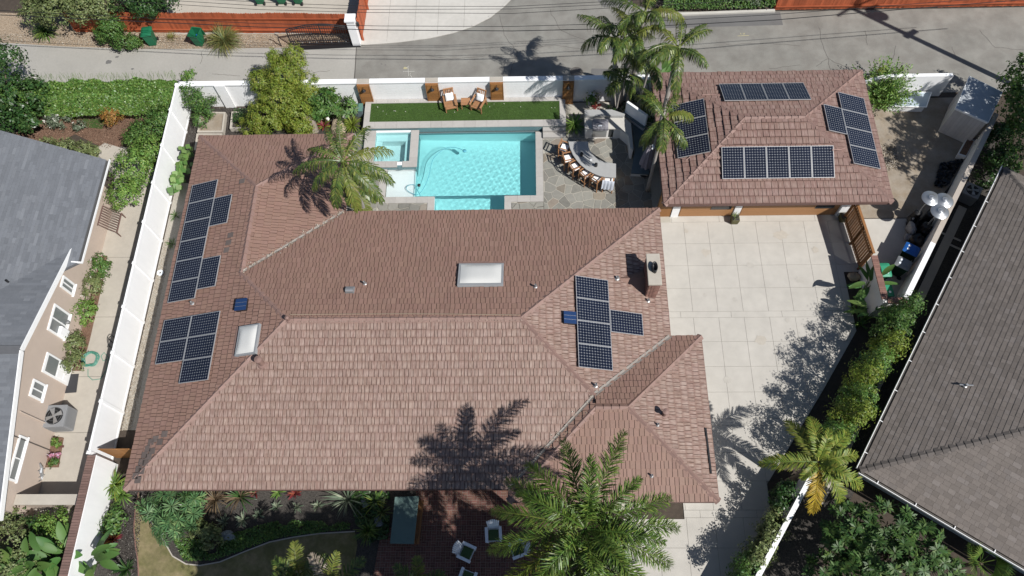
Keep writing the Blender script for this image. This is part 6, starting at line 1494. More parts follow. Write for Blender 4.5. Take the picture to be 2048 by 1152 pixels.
def strappy(name, label, cat, base, n, L, w, m, seed, elev=(25, 80), droop=70, tip=True, group=None, seg=5, spread=.06, m2=None, az=None):
    """rosette of strap or sword leaves, each leaf a part when few"""
    rr = random.Random(seed); t = thing(name, label, cat, base, 0, group); b0 = Vector(base); gall = [G(), G()]
    for k in range(n):
        a = (rr.uniform(0, 2*math.pi) if az is None else rr.uniform(*az)); e = R(rr.uniform(*elev)); l = L*rr.uniform(.65, 1.1); dr = R(droop)*rr.uniform(.6, 1.2)
        p = b0+Vector((math.cos(a), math.sin(a), 0))*rr.uniform(0, spread); d = Vector((math.cos(a), math.sin(a), 0)); s = Vector((-d.y, d.x, 0)); g = gall[0 if not m2 or rr.random() < .6 else 1]; pts = []
        for i in range(seg+1):
            q = i/seg; ww = w*(.55+.9*q if q < .5 else 1.0*(1-((q-.5)/.5)**2)+.02)*.5*rr.uniform(.95, 1.05)
            pts.append((p.copy(), ww)); ee = e-dr*q**1.3; p = p+(d*math.cos(ee)+Vector((0, 0, math.sin(ee))))*l/seg
            if p.z < .03: p.z = .03
        base_i = len(g.v)
        for (pp, ww) in pts: g.v += [tuple(pp-s*ww+Vector((0, 0, ww*.35))), tuple(pp), tuple(pp+s*ww+Vector((0, 0, ww*.35)))]
        for i in range(seg):
            o = base_i+i*3; g.f += [(o, o+1, o+4, o+3), (o+1, o+2, o+5, o+4)]
    gall[0].obj('leaves', m, t, smooth=True, kind='stuff')
    if m2 and gall[1].f: gall[1].obj('leaves', m2, t, smooth=True, kind='stuff')
    return t
# ---------------------------------------------------------------- palms
def frond(base, az, elev, L, droop, ll, nl, m, par, seed, plum=0.0, wl=.035, side=0.0, rm=None, gaps=0.0, hang=.5):
    rr = random.Random(seed); p = Vector(base); N_ = 14; path = []; T = []
    for i in range(N_+1):
        q = i/N_; e = elev-droop*q**1.25; a = az+side*q; d = Vector((math.cos(a)*math.cos(e), math.sin(a)*math.cos(e), math.sin(e))); path.append(p.copy()); T.append(d); p = p+d*L/N_
    g = G(); g.tube(path, [.035*(1-.85*i/N_) for i in range(N_+1)], 5)
    V = []
    for k in range(nl):
        q = .10+.88*(k+rr.random()*.6)/nl; f = q*N_; i = min(N_-1, int(f)); c = path[i].lerp(path[i+1], f-i); t = T[i]; s = t.cross(Vector((0, 0, 1)))
        if s.length < .05: s = Vector((-math.sin(az), math.cos(az), 0))
        s.normalize(); u = s.cross(t).normalized()
        prof = (min(1, (q/.25))**.6)*(1-.75*max(0, (q-.55)/.45)**1.6); l0 = ll*prof
        for sg_ in (-1, 1):
            if rr.random() < gaps: continue
            rolla = rr.uniform(-1, 1)*plum; fw = .35+.55*q+rr.uniform(-.08, .08)
            d = (s*sg_*math.cos(rolla)+u*(math.sin(rolla)+.22))*math.cos(fw)+t*math.sin(fw); d.normalize(); l = l0*rr.uniform(.85, 1.12); w_ = wl*(.6+.5*prof)
            n_ = d.cross(t).normalized(); wv = n_.cross(d).normalized()*w_*.5
            h = hang*rr.uniform(.75, 1.3); ou = max(.4, 1-.3*h)
            a0, a1, a2, a3 = c, c+d*l*.35*(.5+.5*ou)-Vector((0, 0, h*l*.06)), c+d*l*.70*(.35+.65*ou)-Vector((0, 0, h*l*.26)), c+d*l*.92*ou-Vector((0, 0, h*l*.55))
            V.append((a0-wv*.5, a0+wv*.5, a1+wv, a1-wv)); V.append((a1-wv, a1+wv, a2+wv*.8, a2-wv*.8)); V.append((a2-wv*.8, a2+wv*.8, a3+wv*.06, a3-wv*.06))
    for q in V: g.add(q, [(0, 1, 2, 3)])
    return g.obj('frond', m, par)
def palm(name, label, base, crown, fronds, trunk_r, tmat, L, ll, nl, m, seed, plum=0.0, wl=.035, shaft=.0, hang=.5, lean=None, gaps=0.0, wid=1.0):
    """fronds: list of (azimuth deg, elevation deg, droop deg, length factor, material or None, side curl)"""
    b0, c0 = Vector(base), Vector(crown); t = thing(name, label, 'palm tree', base)
    g = G(); pts = []
    for i in range(13):
        q = i/12; v = b0.lerp(c0, q); v += (Vector((c0.x-b0.x, c0.y-b0.y, 0)))*(.25*math.sin(math.pi*q)*-.4); pts.append(v)
    g.tube(pts, [trunk_r*(1.35-.5*min(1, i/3)) if i < 4 else trunk_r*(.9-.15*i/12) for i in range(13)], 12); g.obj('trunk', tmat, t, smooth=True)
    if shaft:
        d = (pts[-1]-pts[-2]).normalized(); g = G(); g.tube([c0-d*.02, c0+d*shaft*.3, c0+d*shaft*.8, c0+d*shaft*1.1], [trunk_r*.9, trunk_r*1.15, trunk_r*.8, trunk_r*.35], 12); g.obj('crownshaft', M_shaft, t, smooth=True); c0 = c0+d*shaft*.9
    rr = random.Random(seed)
    for k, f in enumerate(fronds):
        az, el, dr, lf, mm, sc_ = f
        frond(c0+Vector((math.cos(R(az))*.06, math.sin(R(az))*.06, rr.uniform(-.05, .05))), R(az), R(el), L*lf, R(dr), ll*min(1.1, lf+.15), nl, mm or m, t, seed*100+k, plum, wl, R(sc_), None, gaps, hang)
    return t
def ring(n, seed, el=(15, 65), dr=(70, 110), lf=(.85, 1.1), jit=14, mats=(), start=0.0):
    rr = random.Random(seed); out = []
    for k in range(n):
        out.append((start+360*k/n+rr.uniform(-jit, jit), rr.uniform(*el), rr.uniform(*dr), rr.uniform(*lf), mats[k] if k < len(mats) else None, rr.uniform(-25, 25)))
    return out
def tobase(px, py, h, base=None): p = at(px, py, h); return p
# king palm over the west wing roof, by the pool
c = at(684, 318, 7.4)
palm('king_palm', 'king palm leaning over the roof beside the spa', (-8.35, 19.75, 0), (c.x, c.y, 6.9), [(184, 22, 78, 1.05, None, 12), (158, 34, 95, .85, None, 0), (214, 6, 62, .8, None, 12), (122, 48, 80, .8, None, -10), (92, 60, 75, .9, None, 0), (52, 42, 90, .95, None, 10), (18, 28, 92, 1.05, L_kdry, 0), (346, 18, 85, 1.1, None, -12), (320, 0, 70, 1.1, None, 0), (288, -15, 62, 1.0, L_kdry, 0), (256, -5, 70, .9, None, 0)],
     .13, M_trunkk, 2.3, .62, 46, L_king, 11, .15, .042, .55, 1.6, gaps=.05)
c = at(712, 378, 2.3)
palm('king_palm', 'small king palm in front of the taller one by the spa', (c.x+.1, c.y-.1, 0), (c.x, c.y, 2.2), [(20, 40, 90, 1.0, None, 0), (60, 50, 80, .9, None, 0), (110, 30, 90, .8, None, 0), (300, 0, 85, 1.15, L_kdry, 0), (330, 15, 90, .9, None, 0), (250, 20, 90, .7, None, 0), (180, 35, 90, .8, None, 0), (275, -20, 70, 1.0, L_kdry, 10)], .08, M_trunkk, 1.5, .45, 38, L_king, 12, .25, .045, .35, .7)
# king palms between kitchen and garage
def king(label, px, py, h, bx, by, n, seed, L=2.3, shaft=.6, r=.14, dark=(), el=(0, 58), start=0):
    n = max(6, n-4)
    c = at(px, py, h); return palm('king_palm', label, (bx, by, 0), (c.x, c.y, h-.5), ring(n, seed, el, (60, 100), (.75, 1.15), 20, dark, start), r, M_trunkk, L, .62, 44, L_king, seed, .15, .042, shaft, 1.6, gaps=.05)
king('tallest king palm at the top edge above the outdoor kitchen', 1290, 24, 7.6, 5.45, 27.1, 11, 21, 2.1, dark=(L_kdry,))
king('king palm over the alley wall with a dark shaded crown', 1232, 74, 6.0, 4.6, 26.9, 12, 22, 1.95, dark=(None, L_kdry))
king('king palm over the alley with a drooping pale frond', 1268, 66, 6.6, 5.0, 27.25, 9, 25, 1.8, dark=(L_kdry, None, L_kdry))
king('tall king palm rising beside the garage roof corner', 1357, 100, 7.3, 6.35, 22.9, 12, 23, 2.25, dark=(None, None, None, L_kdry))
king('slim king palm behind the covered screen', 1302, 118, 5.2, 5.9, 26.6, 9, 24, 1.6, .45, .09)
king('young king palm low against the alley wall', 1247, 150, 3.6, 4.75, 26.7, 8, 26, 1.1, .35, .07)
king('king palm with its crown over the garage solar panels', 1330, 232, 5.9, 6.15, 21.6, 11, 27, 1.75, .4, .10, dark=(L_kdry,))
# queen palm in front
qc = at(1172, 1056, 8.7)
qf = [(148, 25, 75, 1.0, None, 0), (128, 30, 75, .92, None, 10), (103, 35, 75, .95, None, 0), (70, 25, 70, 1.15, None, -10), (168, 18, 75, 1.05, None, 0), (190, 10, 80, 1.15, None, 0), (212, 5, 80, 1.2, L_ylg, 0), (20, 15, 72, 1.05, None, 0), (2, 20, 80, 1.05, None, 0), (340, 10, 85, 1.1, None, 0), (318, 10, 85, 1.0, None, 0), (290, 10, 90, 1.0, None, 0), (262, 10, 90, 1.0, None, 0), (236, 10, 85, 1.1, None, 0), (85, 62, 80, .8, None, 0), (310, 55, 90, .8, None, 0), (40, 45, 85, .8, None, 0), (350, 40, 90, .85, None, 0), (275, 40, 90, .9, None, 0), (225, 42, 90, .85, None, 0), (155, 50, 95, .85, None, 0)]
palm('queen_palm', 'big feathery queen palm in front of the house', (qc.x+.15, qc.y-.25, 0), (qc.x, qc.y, 8.5), qf, .17, M_trunk, 3.3, .62, 165, L_queen, 31, 3.0, .03, .0, .4)
# yellowing palm by the driveway
yc = at(1640, 922, 4.4)
palm('queen_palm', 'yellowing palm with one golden frond beside the driveway', (yc.x+.1, yc.y, 0), (yc.x, yc.y, 4.2), [(118, 15, 60, 1.0, L_kdry, 0), (178, 5, 55, 1.1, None, 0), (40, 10, 60, 1.05, None, 0), (335, 5, 65, 1.1, L_ylg, 0), (262, -10, 45, 1.0, L_gold, 0), (300, 15, 85, .9, None, 0), (95, 40, 80, .9, L_ylg, 0), (10, 45, 90, .8, L_ylg, 0), (220, 30, 90, .5, None, 0), (70, 60, 80, .7, None, 0), (320, 60, 90, .7, L_ylg, 0)], .15, M_trunk, 2.05, .5, 60, L_ylg, 33, .55, .038, .0, .4)
# palm tops at the bottom edge
for lb, px, py, h, n, sd_, L in (('small palm top at the bottom edge over the lawn', 600, 1150, 3.4, 6, 41, 1.3), ('small palm top at the bottom edge left of the brick terrace', 668, 1172, 3.6, 7, 42, 1.8), ('small palm top at the bottom edge on the brick terrace', 842, 1172, 3.2, 6, 43, 1.4)):
    c = at(px, py, h); palm('king_palm', lb, (c.x, c.y, 0), (c.x, c.y, h-.1), ring(n, sd_, (35, 75), (60, 95), (.8, 1.1), 15, (None, L_kdry, L_dry if sd_ == 42 else None), 30), .09, M_trunk, L, .5, 30, L_king, sd_, .3, .045, .3, .5, gaps=.12)
# fan palm bottom right
fc_ = at(1965, 1125, 1.6); fp = thing('fan_palm', 'dark fan palm leaf clump below the brown roof corner', 'palm tree', (fc_.x, fc_.y, 0)); G().tube([(fc_.x, fc_.y, 0), (fc_.x, fc_.y, 1.5)], .09, 8).obj('trunk', M_trunk, fp)
rr = random.Random(5)
for k in range(9):
    a = k*.7+.2; e = R(rr.uniform(10, 60)); d = Vector((math.cos(a)*math.cos(e), math.sin(a)*math.cos(e), math.sin(e))); s = d.cross(Vector((0, 0, 1))).normalized(); u = s.cross(d); o = Vector((fc_.x, fc_.y, 1.45)); h = o+d*.6; g = G(); g.tube([o, h], .015, 5)
    for i in range(24):
        f = (i-11.5)/11.5*1.5; dd = d*math.cos(f)+s*math.sin(f); w_ = u.cross(dd).normalized()*.025; e1 = h+dd*.45+u*.02; e2 = h+dd*.85-Vector((0, 0, .12)); g.add([h-w_*.2, h+w_*.2, e1+w_, e1-w_], [(0, 1, 2, 3)]); g.add([e1-w_, e1+w_, e2], [(0, 1, 2)])
    g.obj('fan_leaf', L_queen, fp)

# ---------------------------------------------------------------- hedges and shrubs
rs = np.random.RandomState(50)
# vine covered hedge along the alley
hx0, hx1, hy0, hy1 = -29.5, -19.35, 26.45, 28.15
hedge = thing('vine_hedge', 'broad leafy green hedge along the alley at upper left', 'hedge', (-24.5, 26.4, 0))
n = 30000; X = rs.uniform(hx0, hx1, n); Y = rs.uniform(hy0-.15, hy1+.05, n)
topz = 1.85+.10*np.sin(X*2.1+Y)+.09*np.sin(X*5.3-Y*3.1); edge_ = np.minimum(np.minimum(Y-hy0+.25, hy1+.12-Y)*2.2, 1).clip(0, 1); Z = topz*np.sqrt(edge_)*rs.uniform(.93, 1.05, n)+rs.exponential(.03, n)
Nn = np.stack([rs.normal(size=n)*.55, rs.normal(size=n)*.55+np.where(Y < hy0+.4, -.6, 0), np.full(n, 1.0)], 1); Nn /= np.linalg.norm(Nn, axis=1, keepdims=True)
arr_mesh('foliage', leaf_quads(np.stack([X, Y, Z], 1), Nn, .13, .085, rs), L_hedge, hedge)
G().box((hx0+.3, hy0+.3, 0), (hx1-.15, hy1-.2, 1.5)).obj('stems', M_trunk, hedge)
X = rs.uniform(hx0, hx1, 500); k_ = rs.uniform(0, 1, 500); Vt = []
tg_ = G()
for x in X[:240]:
    y = hy1+rs.uniform(-.3, .1); z = 1.75; a = rs.uniform(0, 6.28); tg_.tube([(x, y, z), (x+.08*math.cos(a), y+.12, z+.12), (x+.14*math.cos(a), y+.2, z+rs.uniform(.1, .3))], .006, 3)
tg_.obj('shoots', L_light, hedge, kind='stuff')
shrub('climbing_shrub', 'bright green shrub filling the gap between hedge and white fence', 'shrub', tuple(at(268, 300)), [B(270, 335, 1.6, 1.05, 1.5, .9), B(250, 390, 1.3, .85, .9, .7), B(295, 300, 1.7, .8, .9, .7)], 5200, .13, .07, L_light, 61)
shrub('climbing_shrub', 'leafy shrub against the top of the white fence below the hedge', 'shrub', tuple(at(305, 250)), [B(300, 255, 1.4, .9, .8, .6), B(325, 235, 1.5, .6, .7, .6), B(275, 270, 1.1, .8, .7, .6)], 3400, .12, .07, L_mid, 62)
shrub('magnolia_tree', 'dark glossy magnolia tree with white flowers at the left edge', 'tree', tuple(at(25, 250)), [B(20, 190, 2.6, 1.5, 1.5, 1.4), B(70, 190, 2.0, .9, 1.0, .9), B(15, 120, 3.2, .8, .8, .9), B(-20, 240, 2.4, 1.4), B(60, 235, 1.5, .9, .9, .7)], 5200, .19, .10, L_dark, 63, .3, 22, r0=.12, flowers=7, fsize=.18)
shrub('rust_shrub', 'orange brown leaved shrub in the bark bed below the hedge', 'shrub', tuple(at(222, 250)), [B(222, 232, .9, .62, .6, .55), B(215, 220, 1.1, .4, .4, .35)], 1500, .10, .05, L_rust, 64, .16)
shrub('rose_bush', 'white flowering rose bush in the bark bed', 'shrub', tuple(at(115, 250)), [B(118, 240, .6, .55, .5, .45), B(100, 243, .5, .35, .35, .35)], 900, .09, .06, L_grey, 65, .15, flowers=8, fsize=.12)
shrub('round_shrub', 'low bright green shrub above the white rose bush', 'shrub', tuple(at(135, 228)), [B(135, 224, .45, .75, .45, .4)], 1200, .08, .05, L_light, 66, .14)
shrub('rose_bush', 'dull leafy rose bush right of the white flowering one', 'shrub', tuple(at(160, 256)), [B(158, 252, .4, .3, .3, .3)], 400, .09, .06, L_grey, 67, .12, flowers=2)
shrub('rose_hedge', 'straggly rose shrubs along the neighbour roof edge', 'shrub', tuple(at(130, 296)), [B(95, 288, .9, .6, .4, .45), B(130, 292, .9, .7, .4, .5), B(165, 297, .9, .55, .4, .4), B(188, 303, .7, .4, .35, .35)], 2600, .10, .06, L_olive, 68, .16)
for k, (px, py, r_, nm) in enumerate(((198, 535, .55, 'uppermost of the row'), (185, 575, .55, 'second in the row'), (168, 625, .6, 'third in the row, beside the large window'), (150, 690, .5, 'fourth in the row'), (148, 725, .45, 'lowest of the row, above the hose coil'))):
    shrub('bed_shrub', 'small leafy shrub on the neighbour wall bed, '+nm, 'shrub', tuple(at(px+3, py+4)), [B(px, py, .7, r_, r_*1.1, .5), B(px+4, py-14, .6, r_*.7, r_*.7, .4)], 1100, .10, .06, (L_mid, L_olive, L_light, L_olive, L_olive)[k], 70+k, .16, group='shrubs in the neighbour wall bed', flowers=3 if k != 2 else 0)
# across the alley
shrub('verge_tree', 'large yellow green tree hanging over the left end of the red fence', 'tree', tuple(at(150, 60)), [B(110, 15, 2.2, 1.2, 1.2, 1.0), B(160, 5, 2.4, 1.2, 1.2, 1.0), B(205, 12, 2.2, 1.0, 1.0, .9), B(75, 25, 1.8, .9, .9, .8), B(140, -30, 2.6, 1.4), B(90, -30, 2.4, 1.3)], 15000, .14, .085, L_olive, 80, .26, r0=.14, tm=M_trunkw)
shrub('verge_shrub', 'dense green shrub at the alley edge left of the closed bin', 'shrub', tuple(at(240, 85)), [B(220, 55, 1.3, .75, .7, .7), B(245, 82, .7, .8, .5, .5), B(205, 70, .9, .5), B(265, 85, .5, .5, .4, .35)], 5000, .12, .07, L_mid, 81, .2)
shrub('verge_tree', 'dark tree with pale trunk behind the red fence', 'tree', tuple(at(245, 15)), [B(290, 5, 2.2, 1.0, 1.0, .9), B(330, -5, 2.4, .8), B(255, -15, 2.6, 1.1), B(300, -35, 2.8, 1.2)], 6500, .16, .08, L_dark, 82, .26, tm=M_trunkw, r0=.2)
strappy('yucca_clump', 'spiky dark green clump drooping at the left end of the red fence', 'plant', tuple(at(95, 68)), 110, 1.1, .05, L_queen, 83, (30, 85), 110)
strappy('grass_clump', 'large ornamental grass clump beside the open bin', 'grass', tuple(at(452, 88)), 420, 1.35, .022, L_grass, 84, (35, 88), 115, m2=L_olive, spread=.25)
strappy('grass_clump', 'small tuft of dry grass under the red fence by the open bin', 'grass', tuple(at(345, 76)), 60, .45, .02, L_grass, 85, (30, 80), 100)
pk = thing('kerb_planter_hedge', 'low green hedge behind a pale kerb across the alley', 'hedge', (10, 34.3, 0)); n = 11000
X = rs.uniform(at(1322, 10).x, 14.4, n); Y = rs.uniform(33.85, 36.5, n); Z = .75*np.sqrt(((Y-33.75)*2.5).clip(0, 1))*rs.uniform(.8, 1.1, n)+.15*np.sin(X*3)*np.sin(Y*2.7)
Nn = np.stack([rs.normal(size=n)*.6, rs.normal(size=n)*.6-.3, np.full(n, .9)], 1); Nn /= np.linalg.norm(Nn, axis=1, keepdims=True)
arr_mesh('foliage', leaf_quads(np.stack([X, Y, Z.clip(.03)], 1), Nn, .13, .07, rs), L_mid, pk)
G().bar((at(1318, 26).x, 33.72, .05), (14.5, 33.9, .05), .18, .12).obj('kerb', M_concw, pk)
shrub('grey_shrub', 'grey leaved shrub at the end of the kerb hedge', 'shrub', (13.2, 34.3, 0), [((13.2, 34.3, .5), (.5, .35, .4))], 700, .1, .06, L_grey, 86, .14)
# beside the garage and the dirt yard
shrub('bottlebrush_bush', 'feathery upright bush at the garage corner by the alley', 'shrub', tuple(at(1757, 198)), [B(1755, 185, .8, .7, .7, .7), B(1785, 160, 1.4, .75, .7, .8), B(1800, 140, 1.7, .6, .6, .7), B(1760, 145, 1.6, .5, .5, .6)], 200, .2, .05, L_yel, 90, .2)
ub = [o for o in bpy.data.objects if o.get('label') == 'feathery upright bush at the garage corner by the alley'][0]
g = G(); b0 = at(1757, 196); rr = random.Random(9); Vb = []
for k in range(380):
    a = rr.uniform(0, 6.28); e = R(rr.uniform(28, 88)); d = Vector((math.cos(a)*math.cos(e), math.sin(a)*math.cos(e), math.sin(e))); l = rr.uniform(1.2, 2.5)*(.75+.25*math.sin(e)); p0 = Vector((b0.x, b0.y, 0))+Vector((math.cos(a), math.sin(a), 0))*rr.uniform(0, .3)
    for i in range(20):
        q = .2+.8*i/20; c = p0+d*l*q; v = Vector((rr.gauss(0, 1), rr.gauss(0, 1), rr.gauss(0, 1))).normalized(); v = (v+d*.8).normalized(); w_ = v.orthogonal().normalized()*.024; Vb.append((c-w_, c+v*.07-w_*1.3, c+v*.16, c+v*.07+w_*1.3))
arr_mesh('twigs', np.array([[tuple(p) for p in q] for q in Vb]), L_light, ub)
shrub('dark_tree', 'dark tree crowding the right edge beside the shed', 'tree', tuple(at(2040, 250)), [B(2045, 150, 2.8, 1.0, 1.1, 1.2), B(2050, 215, 2.4, 1.2, 1.3, 1.2), B(2062, 290, 2.6, 1.3, 1.3, 1.2), B(2075, 200, 3.2, 1.5), ((26.6, 21.0, 7.6), (1.7, 1.7, 1.3)), ((27.4, 23.0, 7.4), (1.6, 1.6, 1.3)), ((25.2, 19.6, 7.0), (1.3, 1.3, 1.0)), ((25.6, 22.0, 6.2), (1.2, 1.2, 1.0)), ((27.6, 19.6, 7.8), (1.5, 1.5, 1.2))], 12000, .2, .11, L_mid, 91, .26, r0=.14)
shrub('ivy_mass', 'dark ivy growing behind the boundary wall in the shade', 'shrub', tuple(at(1985, 330)), [B(1990, 300, .9, .8, 1.0, .7), B(2000, 340, .7, .8, .9, .6), B(1975, 360, .6, .5, .7, .5), B(2020, 310, .9, .8, .8, .7), B(2005, 265, 1.2, .7, .6, .8)], 4200, .13, .08, L_dark, 92, .2)
# podocarpus hedge row along the drive
row_a, row_b = Vector((16.9, 13.7, 0)), Vector((12.2, 7.2, 0)); nr_ = 9
for k in range(nr_):
    p = row_a.lerp(row_b, k/(nr_-1))+Vector((rnd.uniform(-.15, .15), rnd.uniform(-.15, .15), 0)); h = (3.1, 3.3, 3.2, 3.5, 3.5, 3.4, 3.5, 3.3, 3.0)[k]
    bl_ = [((p.x+rnd.uniform(-.12, .12), p.y+rnd.uniform(-.12, .12), h*q), (.68*s_, .68*s_, .62)) for q, s_ in ((.35, .85), (.55, 1.1), (.75, .95), (.92, .6))]
    shrub('hedge_tree', 'yellow green hedge tree by the driveway, %s' % ('first of the row at the brick capped wall', 'second of the row from the bins', 'third of the row from the bins', 'fourth of the row from the bins', 'middle of the row', 'fourth from the yellow palm', 'third from the yellow palm', 'second from the yellow palm', 'last of the row next to the yellow palm')[k], 'tree', (p.x, p.y, 0), bl_, 2600, .13, .05, L_mid if k < 2 else (L_hedge if k % 2 else L_yel), 100+k, .2, 30, r0=.05, group='row of hedge trees along the driveway')
# bed beside the bins: bird of paradise
def paddle(name, label, base, n, seed, L=(.7, 1.1), W=.3, H=(.6, 1.6), m=L_bop, group=None, leanaz=None):
    rr = random.Random(seed); t = thing(name, label, 'plant', base, 0, group); b0 = Vector(base)
    for k in range(n):
        a = rr.uniform(0, 6.28) if leanaz is None else leanaz+rr.uniform(-1.2, 1.2); h = rr.uniform(*H); out = rr.uniform(.15, .55)*h*.7; c = b0+Vector((math.cos(a)*out, math.sin(a)*out, h)); l = rr.uniform(*L); e = R(rr.uniform(-5, 55)); d = Vector((math.cos(a)*math.cos(e), math.sin(a)*math.cos(e), math.sin(e))); s = d.cross(Vector((0, 0, 1))).normalized(); tw_ = rr.uniform(-.5, .5); u0 = s.cross(d); s = (s*math.cos(tw_)+u0*math.sin(tw_)); u = s.cross(d)
        g = G(); g.tube([b0+Vector((rr.uniform(-.08, .08), rr.uniform(-.08, .08), 0)), b0.lerp(c, .5)+Vector((0, 0, h*.1)), c], [.025, .02, .014], 5)
        N_ = 9; base_i = len(g.v)
        for i in range(N_+1):
            q = i/N_; w_ = W*(math.sin(math.pi*min(1, (q*.93+.05)))**.7)*.5*(1-.25*q); p = c+d*l*q-Vector((0, 0, .25*l*q*q)); f = .28
            g.v += [tuple(p-s*w_+u*w_*f), tuple(p), tuple(p+s*w_+u*w_*f)]
        for i in range(N_): o = base_i+i*3; g.f += [(o, o+1, o+4, o+3), (o+1, o+2, o+5, o+4)]
        g.obj('leaf', m, t, smooth=True)
    return t
paddle('bird_of_paradise', 'bird of paradise with broad leaves in front of the short white wall', tuple(at(1722, 590)), 9, 120, H=(.9, 1.9)); paddle('bird_of_paradise', 'second bird of paradise lower in the bin side bed', tuple(at(1728, 640)), 7, 121, H=(.5, 1.3))
strappy('agave', 'pale rosette plant in the dark bin side bed', 'plant', tuple(at(1712, 622)), 26, .55, .06, L_light, 122, (20, 70), 60); strappy('bromeliad', 'small rosette below the pale one in the bin side bed', 'plant', tuple(at(1722, 650)), 22, .4, .06, L_mid, 123, (20, 70), 60)
# along the white fence wall, lower right
for k, (px, py, r_, m_, lb) in enumerate(((1562, 1000, .5, L_dark, 'dark shrub between driveway corner and white fence wall'), (1545, 1060, .6, L_olive, 'bronze tinged shrub halfway along the white fence wall'), (1515, 1110, .7, L_olive, 'olive shrub along the white fence wall near the bottom edge'), (1488, 1148, .7, L_mid, 'green shrub at the bottom edge against the white fence wall'))):
    shrub('fence_shrub', lb, 'shrub', tuple(at(px, py)), [B(px, py, .8, r_, r_, .6), B(px+8, py-20, 1.4, r_*.7, r_*.7, .6), B(px-4, py+8, 1.7, r_*.5, r_*.5, .5)], 2400, .13, .06, m_, 130+k, .18)
shrub('plumeria_tree', 'broad dark tree with starry leaf rosettes at lower right', 'tree', tuple(at(1790, 1110)), [B(1700, 1060, 2.6, 1.0, 1.0, .8), B(1770, 1045, 2.8, 1.1, 1.0, .8), B(1830, 1090, 2.8, 1.1, 1.0, .8), B(1700, 1120, 2.7, 1.0), B(1770, 1120, 3.0, 1.3), B(1850, 1140, 2.6, 1.0), B(1660, 1150, 2.4, .9), B(1730, 1170, 2.8, 1.2)], 300, .18, .08, L_dark, 140, .26, r0=.14)
pt = [o for o in bpy.data.objects if o.get('label') == 'broad dark tree with starry leaf rosettes at lower right'][0]
def rosettes(parent, blobs, k, n, ln, wd, m, seed, nm='rosettes', inner=.75, cup=.25):
    rs = np.random.RandomState(seed); Cs, Ns = shell_points(blobs, k*3, rs, .02, 1, inner); sel_ = rs.permutation(len(Cs))[:k]; V = []
    for c, nn in zip(Cs[sel_], Ns[sel_]):
        nn = nn+np.array([0, 0, .7]); nn /= np.linalg.norm(nn); a = np.cross(nn, [0, 1, .3]); a /= np.linalg.norm(a); b = np.cross(nn, a)
        for i in range(n):
            t = 2*math.pi*(i+rs.uniform(-.3, .3))/n; d = a*math.cos(t)+b*math.sin(t); lift = rs.uniform(-.1, .7)*cup*3; d = d+nn*lift; d /= np.linalg.norm(d); s = np.cross(nn, d); s /= np.linalg.norm(s); l = ln*rs.uniform(.75, 1.15); w_ = wd*rs.uniform(.8, 1.15)
            V.append([c+d*.02, c+d*l*.6+s*w_*.5+nn*w_*.2, c+d*l-nn*l*.12, c+d*l*.6-s*w_*.5+nn*w_*.2])
    return arr_mesh(nm, np.array(V), m, parent)
pbl = [B(1700, 1060, 2.6, 1.0, 1.0, .8), B(1770, 1045, 2.8, 1.1, 1.0, .8), B(1830, 1090, 2.8, 1.1, 1.0, .8), B(1700, 1120, 2.7, 1.0), B(1770, 1120, 3.0, 1.3), B(1850, 1140, 2.6, 1.0), B(1660, 1150, 2.4, .9), B(1730, 1170, 2.8, 1.2), B(1890, 1160, 2.3, .8)]
rosettes(pt, pbl, 420, 13, .30, .085, leafmat('leaf_glossy', (.04, .085, .02), (.085, .14, .035), rough=.5), 141)
# pool garden bed
shrub('corner_shrub', 'long leaved shrub in the corner where white fence meets alley wall', 'shrub', tuple(at(405, 240)), [B(392, 200, 1.2, .75, .7, .7), B(415, 215, 1.0, .6, .6, .6), B(380, 185, 1.4, .5, .5, .5), B(400, 235, .7, .5)], 2200, .2, .05, L_mid, 150, .22)
gbl = [B(560, 200, 1.6, 1.15, 1.2, 1.1), B(530, 235, 1.1, 1.0, .9, .9), B(590, 225, 1.2, .9, .9, .9), B(570, 150, 2.2, .9, .9, 1.0), B(590, 118, 2.8, .55, .55, .8), B(555, 122, 2.5, .45, .45, .7), B(525, 165, 1.9, .7, .7, .8), B(612, 170, 1.7, .7, .7, .8), B(500, 250, .7, .6), B(600, 255, .7, .6)]
gs = shrub('golden_shrub', 'big golden green feathery shrub between alley wall and house roof', 'shrub', tuple(at(560, 245)), gbl, 19000, .16, .05, L_yel, 151, .2, 30, inner=.5)
rs2 = np.random.RandomState(8); Cg, Ng = shell_points(gbl, 9000, rs2, .2, 24, .75); arr_mesh('feathery_tips', leaf_quads(Cg, (Ng+np.array([0, 0, .3]))/np.linalg.norm(Ng+np.array([0, 0, .3]), axis=1, keepdims=True), .2, .035, rs2), leafmat('leaf_golden_tip', (.17, .215, .03), (.25, .235, .05), trans=.35), gs)
shrub('leafy_shrub', 'dark leafy shrub with white flowers left of the turf planter', 'shrub', tuple(at(665, 235)), [B(650, 200, 1.0, .8, .7, .6), B(680, 215, .8, .7, .6, .5), B(640, 225, .7, .6)], 600, .2, .09, L_mid, 152, .25, flowers=5, fsize=.2)
ls = [o for o in bpy.data.objects if o.get('label') == 'dark leafy shrub with white flowers left of the turf planter'][0]
rosettes(ls, [B(650, 200, 1.1, .85, .7, .6), B(682, 212, .9, .75, .6, .5), B(640, 225, .8, .6)], 90, 11, .32, .09, L_mid, 153)
strappy('bromeliad', 'variegated yellow and maroon bromeliad beside the sandy boulder', 'plant', tuple(at(648, 253)), 46, .55, .07, L_red, 154, (10, 75), 60, m2=L_yel); strappy('spiky_plant', 'spiky yellow green plant above the pool palm', 'plant', tuple(at(706, 252)), 70, .75, .045, L_yel, 155, (15, 85), 70)
strappy('lily_clump', 'bright green strappy lily clump at the planter steps', 'plant', tuple(at(1149, 252)), 80, .85, .05, L_light, 156, (20, 85), 100)
